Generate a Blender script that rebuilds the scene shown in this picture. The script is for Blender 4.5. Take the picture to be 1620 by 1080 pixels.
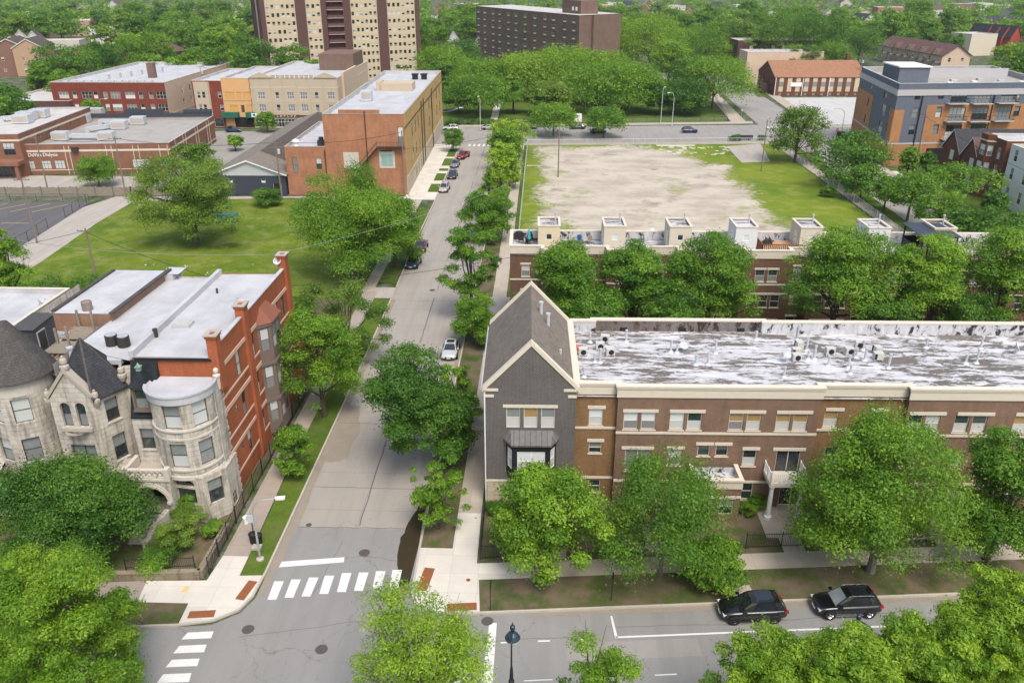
import bpy, math, random
import numpy as np
from math import radians as R, sin, cos, pi, atan2, hypot, sqrt
rnd = random.Random(7)
C = bpy.context.scene.collection
SC = bpy.context.scene
for o in list(bpy.data.objects): bpy.data.objects.remove(o)

# ------------------------------------------------------------------ camera, sky, sun, exposure
F_PX, PITCH, YAW, CAM_Z = 1292.0, 24.3, 2.0, 41.0
cam_d = bpy.data.cameras.new('camera'); cam = bpy.data.objects.new('camera', cam_d); C.objects.link(cam)
cam.location = (0, 0, CAM_Z); cam.rotation_euler = (R(90-PITCH), 0, R(YAW))
cam_d.sensor_width = 36; cam_d.lens = 36*F_PX/1620; cam_d.clip_start = 1; cam_d.clip_end = 6000
SC.camera = cam
W = bpy.data.worlds.new('World'); SC.world = W; W.use_nodes = True
wn = W.node_tree; sky = wn.nodes.new('ShaderNodeTexSky'); sky.sky_type = 'NISHITA'; sky.sun_disc = False
SUN_EL, SUN_AZ = 58, 155            # azimuth clockwise from +Y
sky.sun_elevation = R(SUN_EL); sky.sun_rotation = R(SUN_AZ); sky.air_density = 1.2; sky.dust_density = 4.0; sky.ozone_density = 0.6
bg = wn.nodes['Background']; wn.links.new(sky.outputs[0], bg.inputs[0]); bg.inputs[1].default_value = 0.128
sd = bpy.data.lights.new('sun', 'SUN'); sd.energy = 1.6; sd.angle = R(24); sd.color = (1, .955, .88)
sun = bpy.data.objects.new('sun', sd); C.objects.link(sun)
sun.rotation_euler = (R(90-SUN_EL), 0, R(180-SUN_AZ)); sun.location = (-30, -60, 120)
SC.view_settings.view_transform = 'Standard'; SC.view_settings.look = 'None'
SC.view_settings.exposure = 0.72; SC.view_settings.gamma = 1.0
SC.render.engine = 'CYCLES'
SC.cycles.use_denoising = True
SC.cycles.max_bounces = 6; SC.cycles.diffuse_bounces = 4; SC.cycles.glossy_bounces = 2
SC.cycles.transmission_bounces = 3; SC.cycles.transparent_max_bounces = 6

# ------------------------------------------------------------------ survey: where a sight line meets the ground / a wall plane
_p, _y = R(PITCH), R(YAW)
_fw = (-sin(_y)*cos(_p), cos(_y)*cos(_p), -sin(_p)); _rt = (cos(_y), sin(_y), 0)
_up = (_rt[1]*_fw[2], -_rt[0]*_fw[2], _rt[0]*_fw[1]-_rt[1]*_fw[0])
def _d(px, py):
    a, b = (px-810)/F_PX, (540-py)/F_PX
    return [_fw[i]+a*_rt[i]+b*_up[i] for i in range(3)]
def G(px, py, z=0):
    d = _d(px, py); t = (z-CAM_Z)/d[2]; return (d[0]*t, d[1]*t)
def XZ(px, py, Y):
    d = _d(px, py); t = Y/d[1]; return (d[0]*t, CAM_Z+d[2]*t)
def YZ(px, py, x):
    d = _d(px, py); t = x/d[0]; return (d[1]*t, CAM_Z+d[2]*t)
def depth_at(x, y, z): return x*_fw[0]+y*_fw[1]+(z-CAM_Z)*_fw[2]

# ------------------------------------------------------------------ mesh builder
class MB:
    def __init__(s): s.v = []; s.f = []; s.m = []
    def face(s, pts, m=0):
        i = len(s.v); s.v += [tuple(p) for p in pts]; s.f.append(tuple(range(i, i+len(pts)))); s.m.append(m)
    def box(s, x0, x1, y0, y1, z0, z1, m=0, top=None, bot=True):
        t = m if top is None else top
        s.face([(x0,y0,z1),(x1,y0,z1),(x1,y1,z1),(x0,y1,z1)], t)
        if bot: s.face([(x0,y1,z0),(x1,y1,z0),(x1,y0,z0),(x0,y0,z0)], m)
        s.face([(x0,y0,z0),(x1,y0,z0),(x1,y0,z1),(x0,y0,z1)], m); s.face([(x1,y1,z0),(x0,y1,z0),(x0,y1,z1),(x1,y1,z1)], m)
        s.face([(x0,y1,z0),(x0,y0,z0),(x0,y0,z1),(x0,y1,z1)], m); s.face([(x1,y0,z0),(x1,y1,z0),(x1,y1,z1),(x1,y0,z1)], m)
    def prism(s, poly, z0, z1, m=0, top=None, bot=False):
        n = len(poly)
        s.face([(x,y,z1) for x,y in poly], m if top is None else top)
        if bot: s.face([(x,y,z0) for x,y in reversed(poly)], m)
        for i in range(n):
            a, b = poly[i], poly[(i+1)%n]
            s.face([(a[0],a[1],z0),(b[0],b[1],z0),(b[0],b[1],z1),(a[0],a[1],z1)], m)
    def beam(s, p, q, w, h, m=0):        # box-section bar between two points
        p, q = np.array(p, float), np.array(q, float); d = q-p; d /= np.linalg.norm(d)+1e-9
        u = np.cross(d, (0,0,1)); 
        if np.linalg.norm(u) < 1e-3: u = np.array((1.,0,0))
        u /= np.linalg.norm(u); v = np.cross(u, d)
        c = [u*w/2*a+v*h/2*b for a, b in ((-1,-1),(1,-1),(1,1),(-1,1))]
        A = [p+k for k in c]; B = [q+k for k in c]
        s.face(A[::-1], m); s.face(B, m)
        for i in range(4): s.face([A[i], A[(i+1)%4], B[(i+1)%4], B[i]], m)
    def tube(s, p, q, r0, r1=None, n=8, m=0, caps=True):
        r1 = r0 if r1 is None else r1
        p, q = np.array(p, float), np.array(q, float); d = q-p; d /= np.linalg.norm(d)+1e-9
        u = np.cross(d, (0.3,0.1,1) if abs(d[2]) < .95 else (1,0,0)); u /= np.linalg.norm(u); v = np.cross(d, u)
        A = [p+(u*cos(2*pi*i/n)+v*sin(2*pi*i/n))*r0 for i in range(n)]
        B = [q+(u*cos(2*pi*i/n)+v*sin(2*pi*i/n))*r1 for i in range(n)]
        for i in range(n): s.face([A[i], A[(i+1)%n], B[(i+1)%n], B[i]], m)
        if caps: s.face(A[::-1], m); s.face(B, m)
    def path(s, pts, r0, r1=None, n=6, m=0):
        r1 = r0 if r1 is None else r1; k = len(pts)-1
        for i in range(k): s.tube(pts[i], pts[i+1], r0+(r1-r0)*i/k, r0+(r1-r0)*(i+1)/k, n, m, caps=(i in (0, k-1)))
    def lathe(s, prof, cx=0, cy=0, n=12, m=0, a0=0, a1=2*pi):
        for i in range(n):
            a, b = a0+(a1-a0)*i/n, a0+(a1-a0)*(i+1)/n
            for (r0, z0), (r1, z1) in zip(prof, prof[1:]):
                P = [(cx+r0*cos(a),cy+r0*sin(a),z0),(cx+r0*cos(b),cy+r0*sin(b),z0),(cx+r1*cos(b),cy+r1*sin(b),z1),(cx+r1*cos(a),cy+r1*sin(a),z1)]
                if r0 < 1e-6: P = [P[0], P[2], P[3]]
                elif r1 < 1e-6: P = P[:3]
                s.face(P, m)
    def mesh(s, name, mats, smooth=False):
        me = bpy.data.meshes.new(name); me.from_pydata(s.v, [], s.f)
        for mm in (mats if isinstance(mats, (list, tuple)) else [mats]): me.materials.append(mm)
        me.polygons.foreach_set('material_index', s.m)
        V = np.array(s.v, float); uv = np.zeros((len(s.v), 2))
        for f in s.f:
            P = V[list(f)]; n = np.cross(P[1]-P[0], P[2]-P[0]); L = np.linalg.norm(n)
            n = n/L if L > 1e-12 else np.array((0,0,1.))
            if abs(n[2]) > .9: uv[list(f)] = P[:, :2]
            else:
                h = hypot(n[0], n[1]); t = np.array((-n[1]/h, n[0]/h))
                uv[list(f), 0] = P[:, :2]@t; uv[list(f), 1] = P[:, 2]/max(h, .15)
        lay = me.uv_layers.new(name='uv'); lay.data.foreach_set('uv', uv.ravel())
        if smooth: me.polygons.foreach_set('use_smooth', [True]*len(s.f))
        me.update(); return me
    def build(s, name, mats, parent=None, loc=None, rz=0, smooth=False):
        return put(name, s.mesh(name, mats, smooth), parent, loc, rz)
def put(name, me, parent=None, loc=None, rz=0):
    o = bpy.data.objects.new(name, me); C.objects.link(o)
    if parent is not None: o.parent = parent
    if loc is not None: o.location = loc
    if rz: o.rotation_euler = (0, 0, rz)
    return o
def tag(o, label, cat, group=None):
    o['label'] = label; o['category'] = cat
    if group: o['group'] = group
    return o
def thing(name, label, cat, loc=(0,0,0), rz=0, group=None):
    o = bpy.data.objects.new(name, None); C.objects.link(o); o.empty_display_size = .3
    o.location = (loc[0], loc[1], loc[2] if len(loc) > 2 else 0); o.rotation_euler = (0, 0, rz)
    return tag(o, label, cat, group)
def struct(o): o['kind'] = 'structure'; return o
def stuff(o): o['kind'] = 'stuff'; return o
def copy_thing(o, loc, rz, label, group=None, scale=None):
    def rec(src, par):
        c = src.copy(); C.objects.link(c); c.parent = par
        for ch in src.children: rec(ch, c)
        return c
    r = rec(o, None); r.location = loc; r.rotation_euler = (0, 0, rz); r['label'] = label
    if group: r['group'] = group
    if scale: r.scale = scale
    return r

# ------------------------------------------------------------------ materials
class NT:
    def __init__(s, name):
        s.mat = bpy.data.materials.new(name); s.mat.use_nodes = True; s.t = s.mat.node_tree; s.n = s.t.nodes
        s.b = s.n['Principled BSDF']; s.out = s.n['Material Output']
    def new(s, t, **k):
        nd = s.n.new(t)
        for a, v in k.items(): setattr(nd, a, v)
        return nd
    def link(s, a, b): s.t.links.new(a, b)
    def val(s, sock, v):
        if isinstance(v, bpy.types.NodeSocket): s.link(v, sock)
        else: sock.default_value = v
    def math(s, op, a, b=0.0, c=0.0, clamp=False):
        nd = s.new('ShaderNodeMath', operation=op, use_clamp=clamp)
        s.val(nd.inputs[0], a); s.val(nd.inputs[1], b); s.val(nd.inputs[2], c); return nd.outputs[0]
    def pos(s): return s.new('ShaderNodeNewGeometry').outputs['Position']
    def uv(s): return s.new('ShaderNodeTexCoord').outputs['UV']
    def scale(s, vec, xyz):
        nd = s.new('ShaderNodeVectorMath', operation='MULTIPLY'); s.link(vec, nd.inputs[0]); nd.inputs[1].default_value = xyz; return nd.outputs[0]
    def noise(s, vec, sc, det=4, rough=.6, dist=0):
        nd = s.new('ShaderNodeTexNoise'); s.link(vec, nd.inputs['Vector']); nd.inputs['Scale'].default_value = sc
        nd.inputs['Detail'].default_value = det; nd.inputs['Roughness'].default_value = rough; nd.inputs['Distortion'].default_value = dist
        return nd.outputs[0]
    def ramp(s, f, stops):
        nd = s.new('ShaderNodeValToRGB'); s.link(f, nd.inputs[0]); e = nd.color_ramp.elements
        while len(e) < len(stops): e.new(.5)
        for i, (p, c) in enumerate(stops):
            e[i].position = p; e[i].color = (c, c, c, 1) if isinstance(c, (int, float)) else (*c, 1)
        return nd.outputs[0]
    def mix(s, f, a, b, mode='MIX'):
        nd = s.new('ShaderNodeMix', data_type='RGBA', blend_type=mode, clamp_factor=True)
        s.val(nd.inputs[0], f)
        for k, v in ((6, a), (7, b)):
            if isinstance(v, tuple): nd.inputs[k].default_value = (*v, 1) if len(v) == 3 else v
            else: s.link(v, nd.inputs[k])
        return nd.outputs[2]
    def bump(s, h, st=.3, d=.05):
        nd = s.new('ShaderNodeBump'); s.link(h, nd.inputs['Height']); nd.inputs['Strength'].default_value = st; nd.inputs['Distance'].default_value = d
        s.link(nd.outputs[0], s.b.inputs['Normal'])
    def fin(s, col, rough=.8, spec=.3, metal=0):
        s.val(s.b.inputs['Base Color'], (*col, 1) if isinstance(col, tuple) else col)
        s.val(s.b.inputs['Roughness'], rough); s.b.inputs['Specular IOR Level'].default_value = spec; s.b.inputs['Metallic'].default_value = metal
        return s.mat
def plain(name, col, rough=.7, amt=.25, sc=1.5, spec=.3, metal=0, bump=0):
    t = NT(name); p = t.pos()
    n = t.math('MULTIPLY', t.math('ADD', t.noise(p, sc, 5), t.noise(p, sc*9, 3)), .5)
    c = t.mix(n, tuple(x*(1-amt) for x in col), tuple(min(1, x*(1+amt)) for x in col))
    if bump: t.bump(t.noise(p, sc*12, 4), bump, .03)
    return t.fin(c, rough, spec, metal)
def brick(name, c1, c2, mortar, bw=.24, bh=.085, msz=.012, amt=.35, off=.5, dirt=.25, rough=.85):
    t = NT(name); uv = t.uv()
    b = t.new('ShaderNodeTexBrick', offset=off); t.link(uv, b.inputs['Vector'])
    b.inputs['Scale'].default_value = 1; b.inputs['Brick Width'].default_value = bw; b.inputs['Row Height'].default_value = bh
    b.inputs['Mortar Size'].default_value = msz; b.inputs['Bias'].default_value = 0; b.inputs['Mortar Smooth'].default_value = .3
    b.inputs['Color1'].default_value = (*c1, 1); b.inputs['Color2'].default_value = (*c2, 1); b.inputs['Mortar'].default_value = (*mortar, 1)
    p = t.pos(); n = t.noise(p, .45, 5, .65); n2 = t.noise(t.scale(p, (3,3,.35)), .8, 4)
    c = t.mix(amt, b.outputs['Color'], t.ramp(n, [(.3, .55), (.7, 1.15)]), 'MULTIPLY')
    c = t.mix(dirt, c, t.ramp(n2, [(.35, .6), (.65, 1.0)]), 'MULTIPLY')
    t.bump(b.outputs['Fac'], -.25, .01)
    return t.fin(c, rough, .2)
def course(name, c1, c2, joint, bw, bh, msz, off=.5, rough=.85, bump=.4, streak=.3, amt=.5):
    t = NT(name); uv = t.uv(); p = t.pos()
    b = t.new('ShaderNodeTexBrick', offset=off); t.link(uv, b.inputs['Vector'])
    b.inputs['Scale'].default_value = 1; b.inputs['Brick Width'].default_value = bw; b.inputs['Row Height'].default_value = bh
    b.inputs['Mortar Size'].default_value = msz; b.inputs['Mortar Smooth'].default_value = .5; b.inputs['Bias'].default_value = 0
    b.inputs['Color1'].default_value = (*c1, 1); b.inputs['Color2'].default_value = (*c2, 1); b.inputs['Mortar'].default_value = (*joint, 1)
    n = t.noise(p, .8, 6, .7); st = t.noise(t.scale(p, (2.2, 2.2, .25)), 1.1, 5, .65)
    c = t.mix(amt, b.outputs['Color'], t.ramp(n, [(.3, (.6,.57,.52)), (.62, (1.08,1.06,1.02))]), 'MULTIPLY')
    c = t.mix(streak, c, t.ramp(st, [(.33, (.28,.26,.24)), (.52, (1,1,1))]), 'MULTIPLY')
    h = t.math('ADD', t.noise(p, 3.2, 5, .6), t.math('MULTIPLY', b.outputs['Fac'], -.6)); t.bump(h, bump, .08)
    return t.fin(c, rough, .2)
def glass(name, col=(.02,.03,.035), rough=.06, spec=.9, curtain=None):
    t = NT(name); p = t.pos()
    n = t.noise(p, .9, 2)
    c = t.mix(n, tuple(x*.5 for x in col), tuple(x*1.6 for x in col))
    t.b.inputs['Coat Weight'].default_value = .3; t.b.inputs['Coat Roughness'].default_value = .05
    return t.fin(c, rough, spec)
def carpaint(name, col, rough=.25, metal=.3):
    t = NT(name); t.b.inputs['Coat Weight'].default_value = 1; t.b.inputs['Coat Roughness'].default_value = .06
    n = t.noise(t.pos(), 6, 3)
    return t.fin(t.mix(n, tuple(x*.9 for x in col), tuple(x*1.1 for x in col)), rough, .5, metal)
def leaf(name, dark, light, trans=.35):
    t = NT(name); a = t.new('ShaderNodeAttribute', attribute_name='tint'); oi = t.new('ShaderNodeObjectInfo')
    f = t.math('ADD', a.outputs['Fac'], t.math('MULTIPLY', t.math('SUBTRACT', oi.outputs['Random'], .5), .45), clamp=True)
    c = t.mix(f, dark, light)
    t.fin(c, .5, .35)
    tr = t.new('ShaderNodeBsdfTranslucent'); t.link(t.mix(.5, c, (light[0]*1.25, light[1]*1.2, light[2]*.7)), tr.inputs[0])
    m = t.new('ShaderNodeMixShader'); m.inputs[0].default_value = trans
    t.link(t.b.outputs[0], m.inputs[1]); t.link(tr.outputs[0], m.inputs[2]); t.link(m.outputs[0], t.out.inputs[0])
    return t.mat

M = {}
M['leaf_dark'] = leaf('leaf_dark', (.034,.112,.011), (.155,.31,.028), .36)
M['leaf_mid'] = leaf('leaf_mid', (.054,.158,.011), (.245,.415,.032), .38)
M['leaf_bright'] = leaf('leaf_bright', (.10,.225,.012), (.345,.505,.042), .4)
M['leaf_olive'] = leaf('leaf_olive', (.06,.14,.016), (.23,.35,.04), .32)
M['leaf_fresh'] = leaf('leaf_fresh', (.058,.17,.011), (.265,.435,.033), .38)
M['bark'] = plain('bark', (.085,.07,.055), .95, .45, 3, bump=.6)
M['bark_grey'] = plain('bark_grey', (.16,.145,.125), .95, .4, 3, bump=.6)

def grass_mat(name, a, b, soil, soil_amt=.5):
    t = NT(name); p = t.pos()
    n1 = t.noise(p, .12, 5, .65); n2 = t.noise(p, 1.1, 5, .7); n3 = t.noise(p, 9, 3, .7)
    c = t.mix(t.ramp(n1, [(.35, 0.), (.65, 1.)]), a, b)
    c = t.mix(t.ramp(n2, [(.3, .0), (.75, .8)]), c, tuple(x*.6 for x in a))
    c = t.mix(.6, c, t.ramp(n3, [(.3, .55), (.7, 1.3)]), 'MULTIPLY')
    s = t.ramp(t.math('ADD', t.math('MULTIPLY', t.noise(p, .33, 6, .7), .75), t.math('MULTIPLY', n2, .25)), [(.52-.1*soil_amt, 0.), (.62-.06*soil_amt, 1.)])
    c = t.mix(t.math('MULTIPLY', s, soil_amt), c, soil)
    t.bump(n3, .5, .05)
    return t.fin(c, .95, .1)
M['lawn'] = grass_mat('lawn', (.075,.135,.02), (.12,.18,.022), (.17,.15,.07), .3)
M['lawn_worn'] = grass_mat('lawn_worn', (.06,.095,.025), (.10,.125,.03), (.15,.115,.08), .95)
M['field_grass'] = grass_mat('field_grass', (.085,.155,.013), (.18,.232,.02), (.29,.26,.11), .4)
M['town_ground'] = grass_mat('town_ground', (.05,.09,.02), (.085,.115,.03), (.2,.19,.17), .7)

def road_mat(name, col, joint=0, crack=.5, stain=.3, warm=(1,1,1), jx=4.0, jy=4.6):
    t = NT(name); p = t.pos()
    n = t.noise(p, .18, 6, .65); f = t.noise(p, 14, 3, .7); tr = t.noise(t.scale(p, (.9, .06, 1)), 1, 4)
    c = t.mix(n, tuple(x*.84 for x in col), tuple(x*1.1*w for x, w in zip(col, warm)))
    c = t.mix(stain, c, t.ramp(tr, [(.32, .72), (.6, 1.05)]), 'MULTIPLY')
    c = t.mix(.35, c, t.ramp(f, [(.3, .7), (.7, 1.2)]), 'MULTIPLY')
    pt = t.new('ShaderNodeTexVoronoi'); pt.inputs['Scale'].default_value = .09; t.link(p, pt.inputs['Vector'])
    c = t.mix(.1, c, t.ramp(pt.outputs['Color'], [(.1, .62), (.9, 1.2)]), 'MULTIPLY')
    sp = t.noise(p, 1.4, 6, .75); c = t.mix(t.ramp(sp, [(.62, 0.), (.74, .5)]), c, tuple(x*.45 for x in col))
    # wandering cracks
    v = t.new('ShaderNodeTexVoronoi', feature='DISTANCE_TO_EDGE'); v.inputs['Scale'].default_value = .14
    wob = t.new('ShaderNodeVectorMath', operation='ADD'); nn = t.new('ShaderNodeTexNoise'); nn.inputs['Scale'].default_value = .5; nn.inputs['Detail'].default_value = 5
    t.link(p, nn.inputs['Vector']); t.link(t.scale(nn.outputs['Color'], (4,4,0)), wob.inputs[0]); t.link(p, wob.inputs[1]); t.link(wob.outputs[0], v.inputs['Vector'])
    cr = t.ramp(v.outputs['Distance'], [(.0, 1.), (.0045, 0.)])
    c = t.mix(t.math('MULTIPLY', cr, t.math('MULTIPLY', crack, t.ramp(n, [(.4, 0.), (.6, 1.)]))), c, tuple(x*.25 for x in col))
    if joint:
        sx = t.new('ShaderNodeSeparateXYZ'); t.link(wob.outputs[0] if joint == 2 else p, sx.inputs[0]); s2 = t.new('ShaderNodeSeparateXYZ'); t.link(p, s2.inputs[0])
        jl = t.noise(p, .8, 3)
        def line(sock, period, w):
            m = t.math('MODULO', t.math('ADD', t.math('ADD', sock, 500*period), t.math('MULTIPLY', t.math('SUBTRACT', jl, .5), .12)), period)
            return t.ramp(t.math('DIVIDE', m, period), [(0, 1.), (w/period, 0.)])
        j = t.math('MAXIMUM', line(s2.outputs[1], jy, .07), line(t.math('ADD', s2.outputs[0], 14.5), jx, .07))
        c = t.mix(t.math('MULTIPLY', j, .8), c, tuple(x*.42 for x in col))
    t.bump(f, .15, .01)
    return t.fin(c, .9, .25)
M['street'] = road_mat('street', (.335,.31,.278), 1, .35, .35, (1,1,.98), 5.55, 5.6)
M['asphalt'] = road_mat('asphalt', (.255,.25,.24), 0, .6, .3)
M['asphalt_far'] = road_mat('asphalt_far', (.30,.285,.265), 0, .6, .4)
M['asphalt_dark'] = road_mat('asphalt_dark', (.12,.115,.12), 0, .6, .5)
M['lot_pale'] = road_mat('lot_pale', (.50,.49,.475), 0, .4, .4)
M['alley'] = road_mat('alley', (.40,.36,.32), 0, .5, .5)
def walk_mat(name, col, per):
    t = NT(name); uv = t.uv(); p = t.pos()
    s = t.new('ShaderNodeSeparateXYZ'); t.link(uv, s.inputs[0])
    def line(sock):
        m = t.math('MODULO', t.math('ADD', sock, 400*per), per); return t.ramp(t.math('DIVIDE', m, per), [(0, 1.), (.035/per, 0.)])
    j = t.math('MAXIMUM', line(s.outputs[0]), line(s.outputs[1]))
    n = t.noise(p, .5, 6, .65)
    fl = t.new('ShaderNodeVectorMath', operation='FLOOR'); t.link(t.scale(uv, (1/per, 1/per, 1)), fl.inputs[0])
    wn_ = t.new('ShaderNodeTexWhiteNoise', noise_dimensions='2D'); t.link(fl.outputs[0], wn_.inputs[0])
    c = t.mix(n, tuple(x*.78 for x in col), tuple(x*1.12 for x in col))
    c = t.mix(.25, c, t.ramp(wn_.outputs[0], [(0, .65), (1, 1.15)]), 'MULTIPLY')
    c = t.mix(t.math('MULTIPLY', j, .6), c, tuple(x*.35 for x in col))
    return t.fin(c, .9, .25)
M['walk'] = walk_mat('walk', (.42,.37,.30), 1.85)
M['walk_new'] = walk_mat('walk_new', (.60,.565,.50), 2.1)
M['walk_old'] = walk_mat('walk_old', (.34,.29,.245), 1.7)
M['kerb'] = plain('kerb', (.42,.385,.33), .9, .3, .9)
M['gutter'] = plain('gutter', (.26,.225,.18), .9, .4, .7)
def worn():
    t = NT('paint_white'); p = t.pos(); n = t.noise(p, 2.2, 7, .75); n2 = t.noise(t.scale(p, (1,8,1)), 2.5, 5, .7)
    c = t.mix(t.ramp(n, [(.3, .25), (.6, .0)]), (.66,.66,.64), (.30,.29,.28)); c = t.mix(t.ramp(n2, [(.6, 0.), (.72, .55)]), c, (.3,.3,.29)); return t.fin(c, .85, .2)
M['paint_white'] = worn()
M['paint_yellow'] = plain('paint_yellow', (.62,.48,.12), .8, .2, 2)
M['rust_tile'] = plain('rust_tile', (.24,.085,.035), .8, .3, 3, bump=.3)
M['dirt'] = plain('dirt', (.14,.10,.07), .95, .5, 1.2, bump=.4)
M['mud_water'] = plain('mud_water', (.045,.034,.02), .2, .5, .6, spec=.6)
M['iron'] = plain('iron', (.02,.02,.022), .5, .3, 4, spec=.5)
M['manhole'] = plain('manhole', (.11,.095,.085), .7, .4, 8, metal=.3)
M['steel'] = plain('steel', (.48,.49,.50), .45, .15, 3, metal=.6)
M['galv'] = plain('galv', (.55,.57,.60), .5, .2, 4, metal=.3)
M['white'] = plain('white', (.76,.755,.73), .6, .1, 2)
M['cream'] = plain('cream', (.62,.56,.46), .7, .14, 2)
M['black'] = plain('black', (.018,.018,.02), .6, .3, 3)
M['rubber'] = plain('rubber', (.02,.02,.02), .9, .3, 6)
M['wood_pole'] = plain('wood_pole', (.20,.165,.13), .95, .35, 2.5, bump=.4)
M['wood_old'] = plain('wood_old', (.26,.225,.18), .95, .45, 2, bump=.4)
M['wood_red'] = plain('wood_red', (.22,.09,.04), .7, .35, 2)
M['wood_tan'] = plain('wood_tan', (.42,.27,.15), .8, .3, 2)
M['lime_trim'] = plain('lime_trim', (.60,.54,.44), .85, .18, 1.6)
M['concrete'] = plain('concrete', (.40,.37,.33), .9, .25, .8)
M['glass'] = glass('glass')
M['glass_green'] = glass('glass_green', (.03,.05,.05))
M['blind'] = plain('blind', (.50,.52,.51), .35, .12, 1.2, spec=.6)
M['blind_white'] = plain('blind_white', (.62,.66,.66), .3, .1, 1.2, spec=.6)
M['blind_tan'] = plain('blind_tan', (.34,.23,.10), .3, .25, 2, spec=.6)
M['screen'] = plain('screen', (.20,.21,.215), .4, .2, 1.5, spec=.5)
M['curtain'] = plain('curtain', (.22,.24,.235), .25, .5, 2.5, spec=.7)
M['plywood'] = plain('plywood', (.60,.32,.11), .8, .2, 1.2)
# ------------------------------------------------------------------ walls with real openings, windows
def wall(mb, p, q, z0, z1, holes=(), depth=.14, m=0, mrev=None):
    """vertical wall from p to q (outside on the right of p->q); holes = (u0,u1,za,zb[,arch])"""
    L = hypot(q[0]-p[0], q[1]-p[1]); t = ((q[0]-p[0])/L, (q[1]-p[1])/L); n = (t[1], -t[0]); mrev = m if mrev is None else mrev
    P = lambda u, z, d=0: (p[0]+t[0]*u-n[0]*d, p[1]+t[1]*u-n[1]*d, z)
    hs = [h for h in holes if h[1] > 0 and h[0] < L]
    us = sorted({0, L, *[min(max(h[0], 0), L) for h in hs], *[min(max(h[1], 0), L) for h in hs]})
    for u0, u1 in zip(us, us[1:]):
        if u1-u0 < 1e-4: continue
        um = (u0+u1)/2; cols = sorted([(h[2], h[3]) for h in hs if h[0] < um < h[1]]); z = z0
        for a, b in cols:
            if a > z+1e-4: mb.face([P(u0,z), P(u1,z), P(u1,a), P(u0,a)], m)
            z = max(z, b)
        if z1 > z+1e-4: mb.face([P(u0,z), P(u1,z), P(u1,z1), P(u0,z1)], m)
    for h in hs:
        a, b, c, d = h[:4]
        mb.face([P(a,c), P(b,c), P(b,c,depth), P(a,c,depth)], mrev); mb.face([P(a,d,depth), P(b,d,depth), P(b,d), P(a,d)], mrev)
        mb.face([P(a,c,depth), P(a,d,depth), P(a,d), P(a,c)], mrev); mb.face([P(b,c), P(b,d), P(b,d,depth), P(b,c,depth)], mrev)
        if len(h) > 4 and h[4]:
            r = (b-a)/2; cx = (a+b)/2; k = 8; sp = d-r*h[4]
            for i in range(k):
                a0, a1 = pi-pi*i/k, pi-pi*(i+1)/k
                x0, y0, x1, y1 = cx+r*cos(a0), sp+r*h[4]*sin(a0), cx+r*cos(a1), sp+r*h[4]*sin(a1)
                mb.face([P(x0,y0), P(x1,y1), P(x1,d), P(x0,d)], m)
                mb.face([P(x1,y1), P(x0,y0), P(x0,y0,depth), P(x1,y1,depth)], mrev)
_wc = {}
def win_meshes(w, h, style, fm, lo, hi):
    """origin bottom centre of the opening, x along wall, +y into the wall"""
    key = (round(w, 2), round(h, 2), style, fm, lo, hi)
    if key in _wc: return _wc[key]
    a = .06 if style not in ('wide', 'bar') else .07; d = .05
    b = MB(); x = w/2
    b.box(-x, -x+a, 0, d, 0, h); b.box(x-a, x, 0, d, 0, h); b.box(-x+a, x-a, 0, d, 0, a); b.box(-x+a, x-a, 0, d, h-a, h)
    if style in ('sash', 'arch'): b.box(-x+a, x-a, .004, d, h*.5-a/2, h*.5+a/2)
    if style == 'door2': b.box(-a/2, a/2, .004, d, a, h-a)
    if style == 'triple':
        for u in (-w/6, w/6): b.box(u-a*.6, u+a*.6, .004, d, a, h-a)
        b.box(-x+a, x-a, .008, d, h*.5-a/2, h*.5+a/2)
    if style == 'wide':
        k = max(2, int(round(w/.85)))
        for i in range(1, k): u = -x+w*i/k; b.box(u-.035, u+.035, .004, d, a, h-a)
        b.box(-x+a, x-a, .008, d, h*.62-.03, h*.62+.03)
    if style == 'pair': b.box(-a*.7, a*.7, .004, d, a, h-a); b.box(-x+a, x-a, .008, d, h*.5-.03, h*.5+.03)
    fr = b.mesh('window_frame', M[fm])
    b = MB(); mid = h*.5
    b.face([(-x+a*.5,.03,a*.5), (x-a*.5,.03,a*.5), (x-a*.5,.03,mid), (-x+a*.5,.03,mid)], 0)
    b.face([(-x+a*.5,.03,mid), (x-a*.5,.03,mid), (x-a*.5,.03,h-a*.5), (-x+a*.5,.03,h-a*.5)], 1)
    pn = b.mesh('window_pane', [M[lo], M[hi]])
    _wc[key] = (fr, pn); return _wc[key]
_sill = {}
def slab_mesh(w, d, h, mat):
    key = (round(w, 2), d, h, mat)
    if key not in _sill:
        b = MB(); b.box(-w/2, w/2, -d, .02, 0, h); _sill[key] = b.mesh('stone_sill', M[mat])
    return _sill[key]
_count = {}; _rest = {}
def window(root, p, q, u, z, w, h, style='sash', fm='white', lo='glass', hi='glass', depth=.14, sill=None, lintel=None, name='window'):
    L = hypot(q[0]-p[0], q[1]-p[1]); t = ((q[0]-p[0])/L, (q[1]-p[1])/L); n = (t[1], -t[0]); d = depth-.055
    loc = (p[0]+t[0]*u-n[0]*d, p[1]+t[1]*u-n[1]*d, z); rz = atan2(t[1], t[0])
    fr, pn = win_meshes(w, h, style, fm, lo, hi)
    k = _count.get(root.name, 0); _count[root.name] = k+1
    if k >= 98:
        _rest.setdefault(root.name, (root, []))[1].append((fr, pn, loc, rz)); return None
    o = put(name, fr, root, loc, rz); put('pane', pn, o, (0,0,0))
    if sill: put('sill', slab_mesh(w+.16, .07+d, .1, sill), o, (0, 0, -.103))
    if lintel: put('lintel', slab_mesh(w+.3, .03+d, .26, lintel), o, (0, 0, h+.003))
    return o
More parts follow.
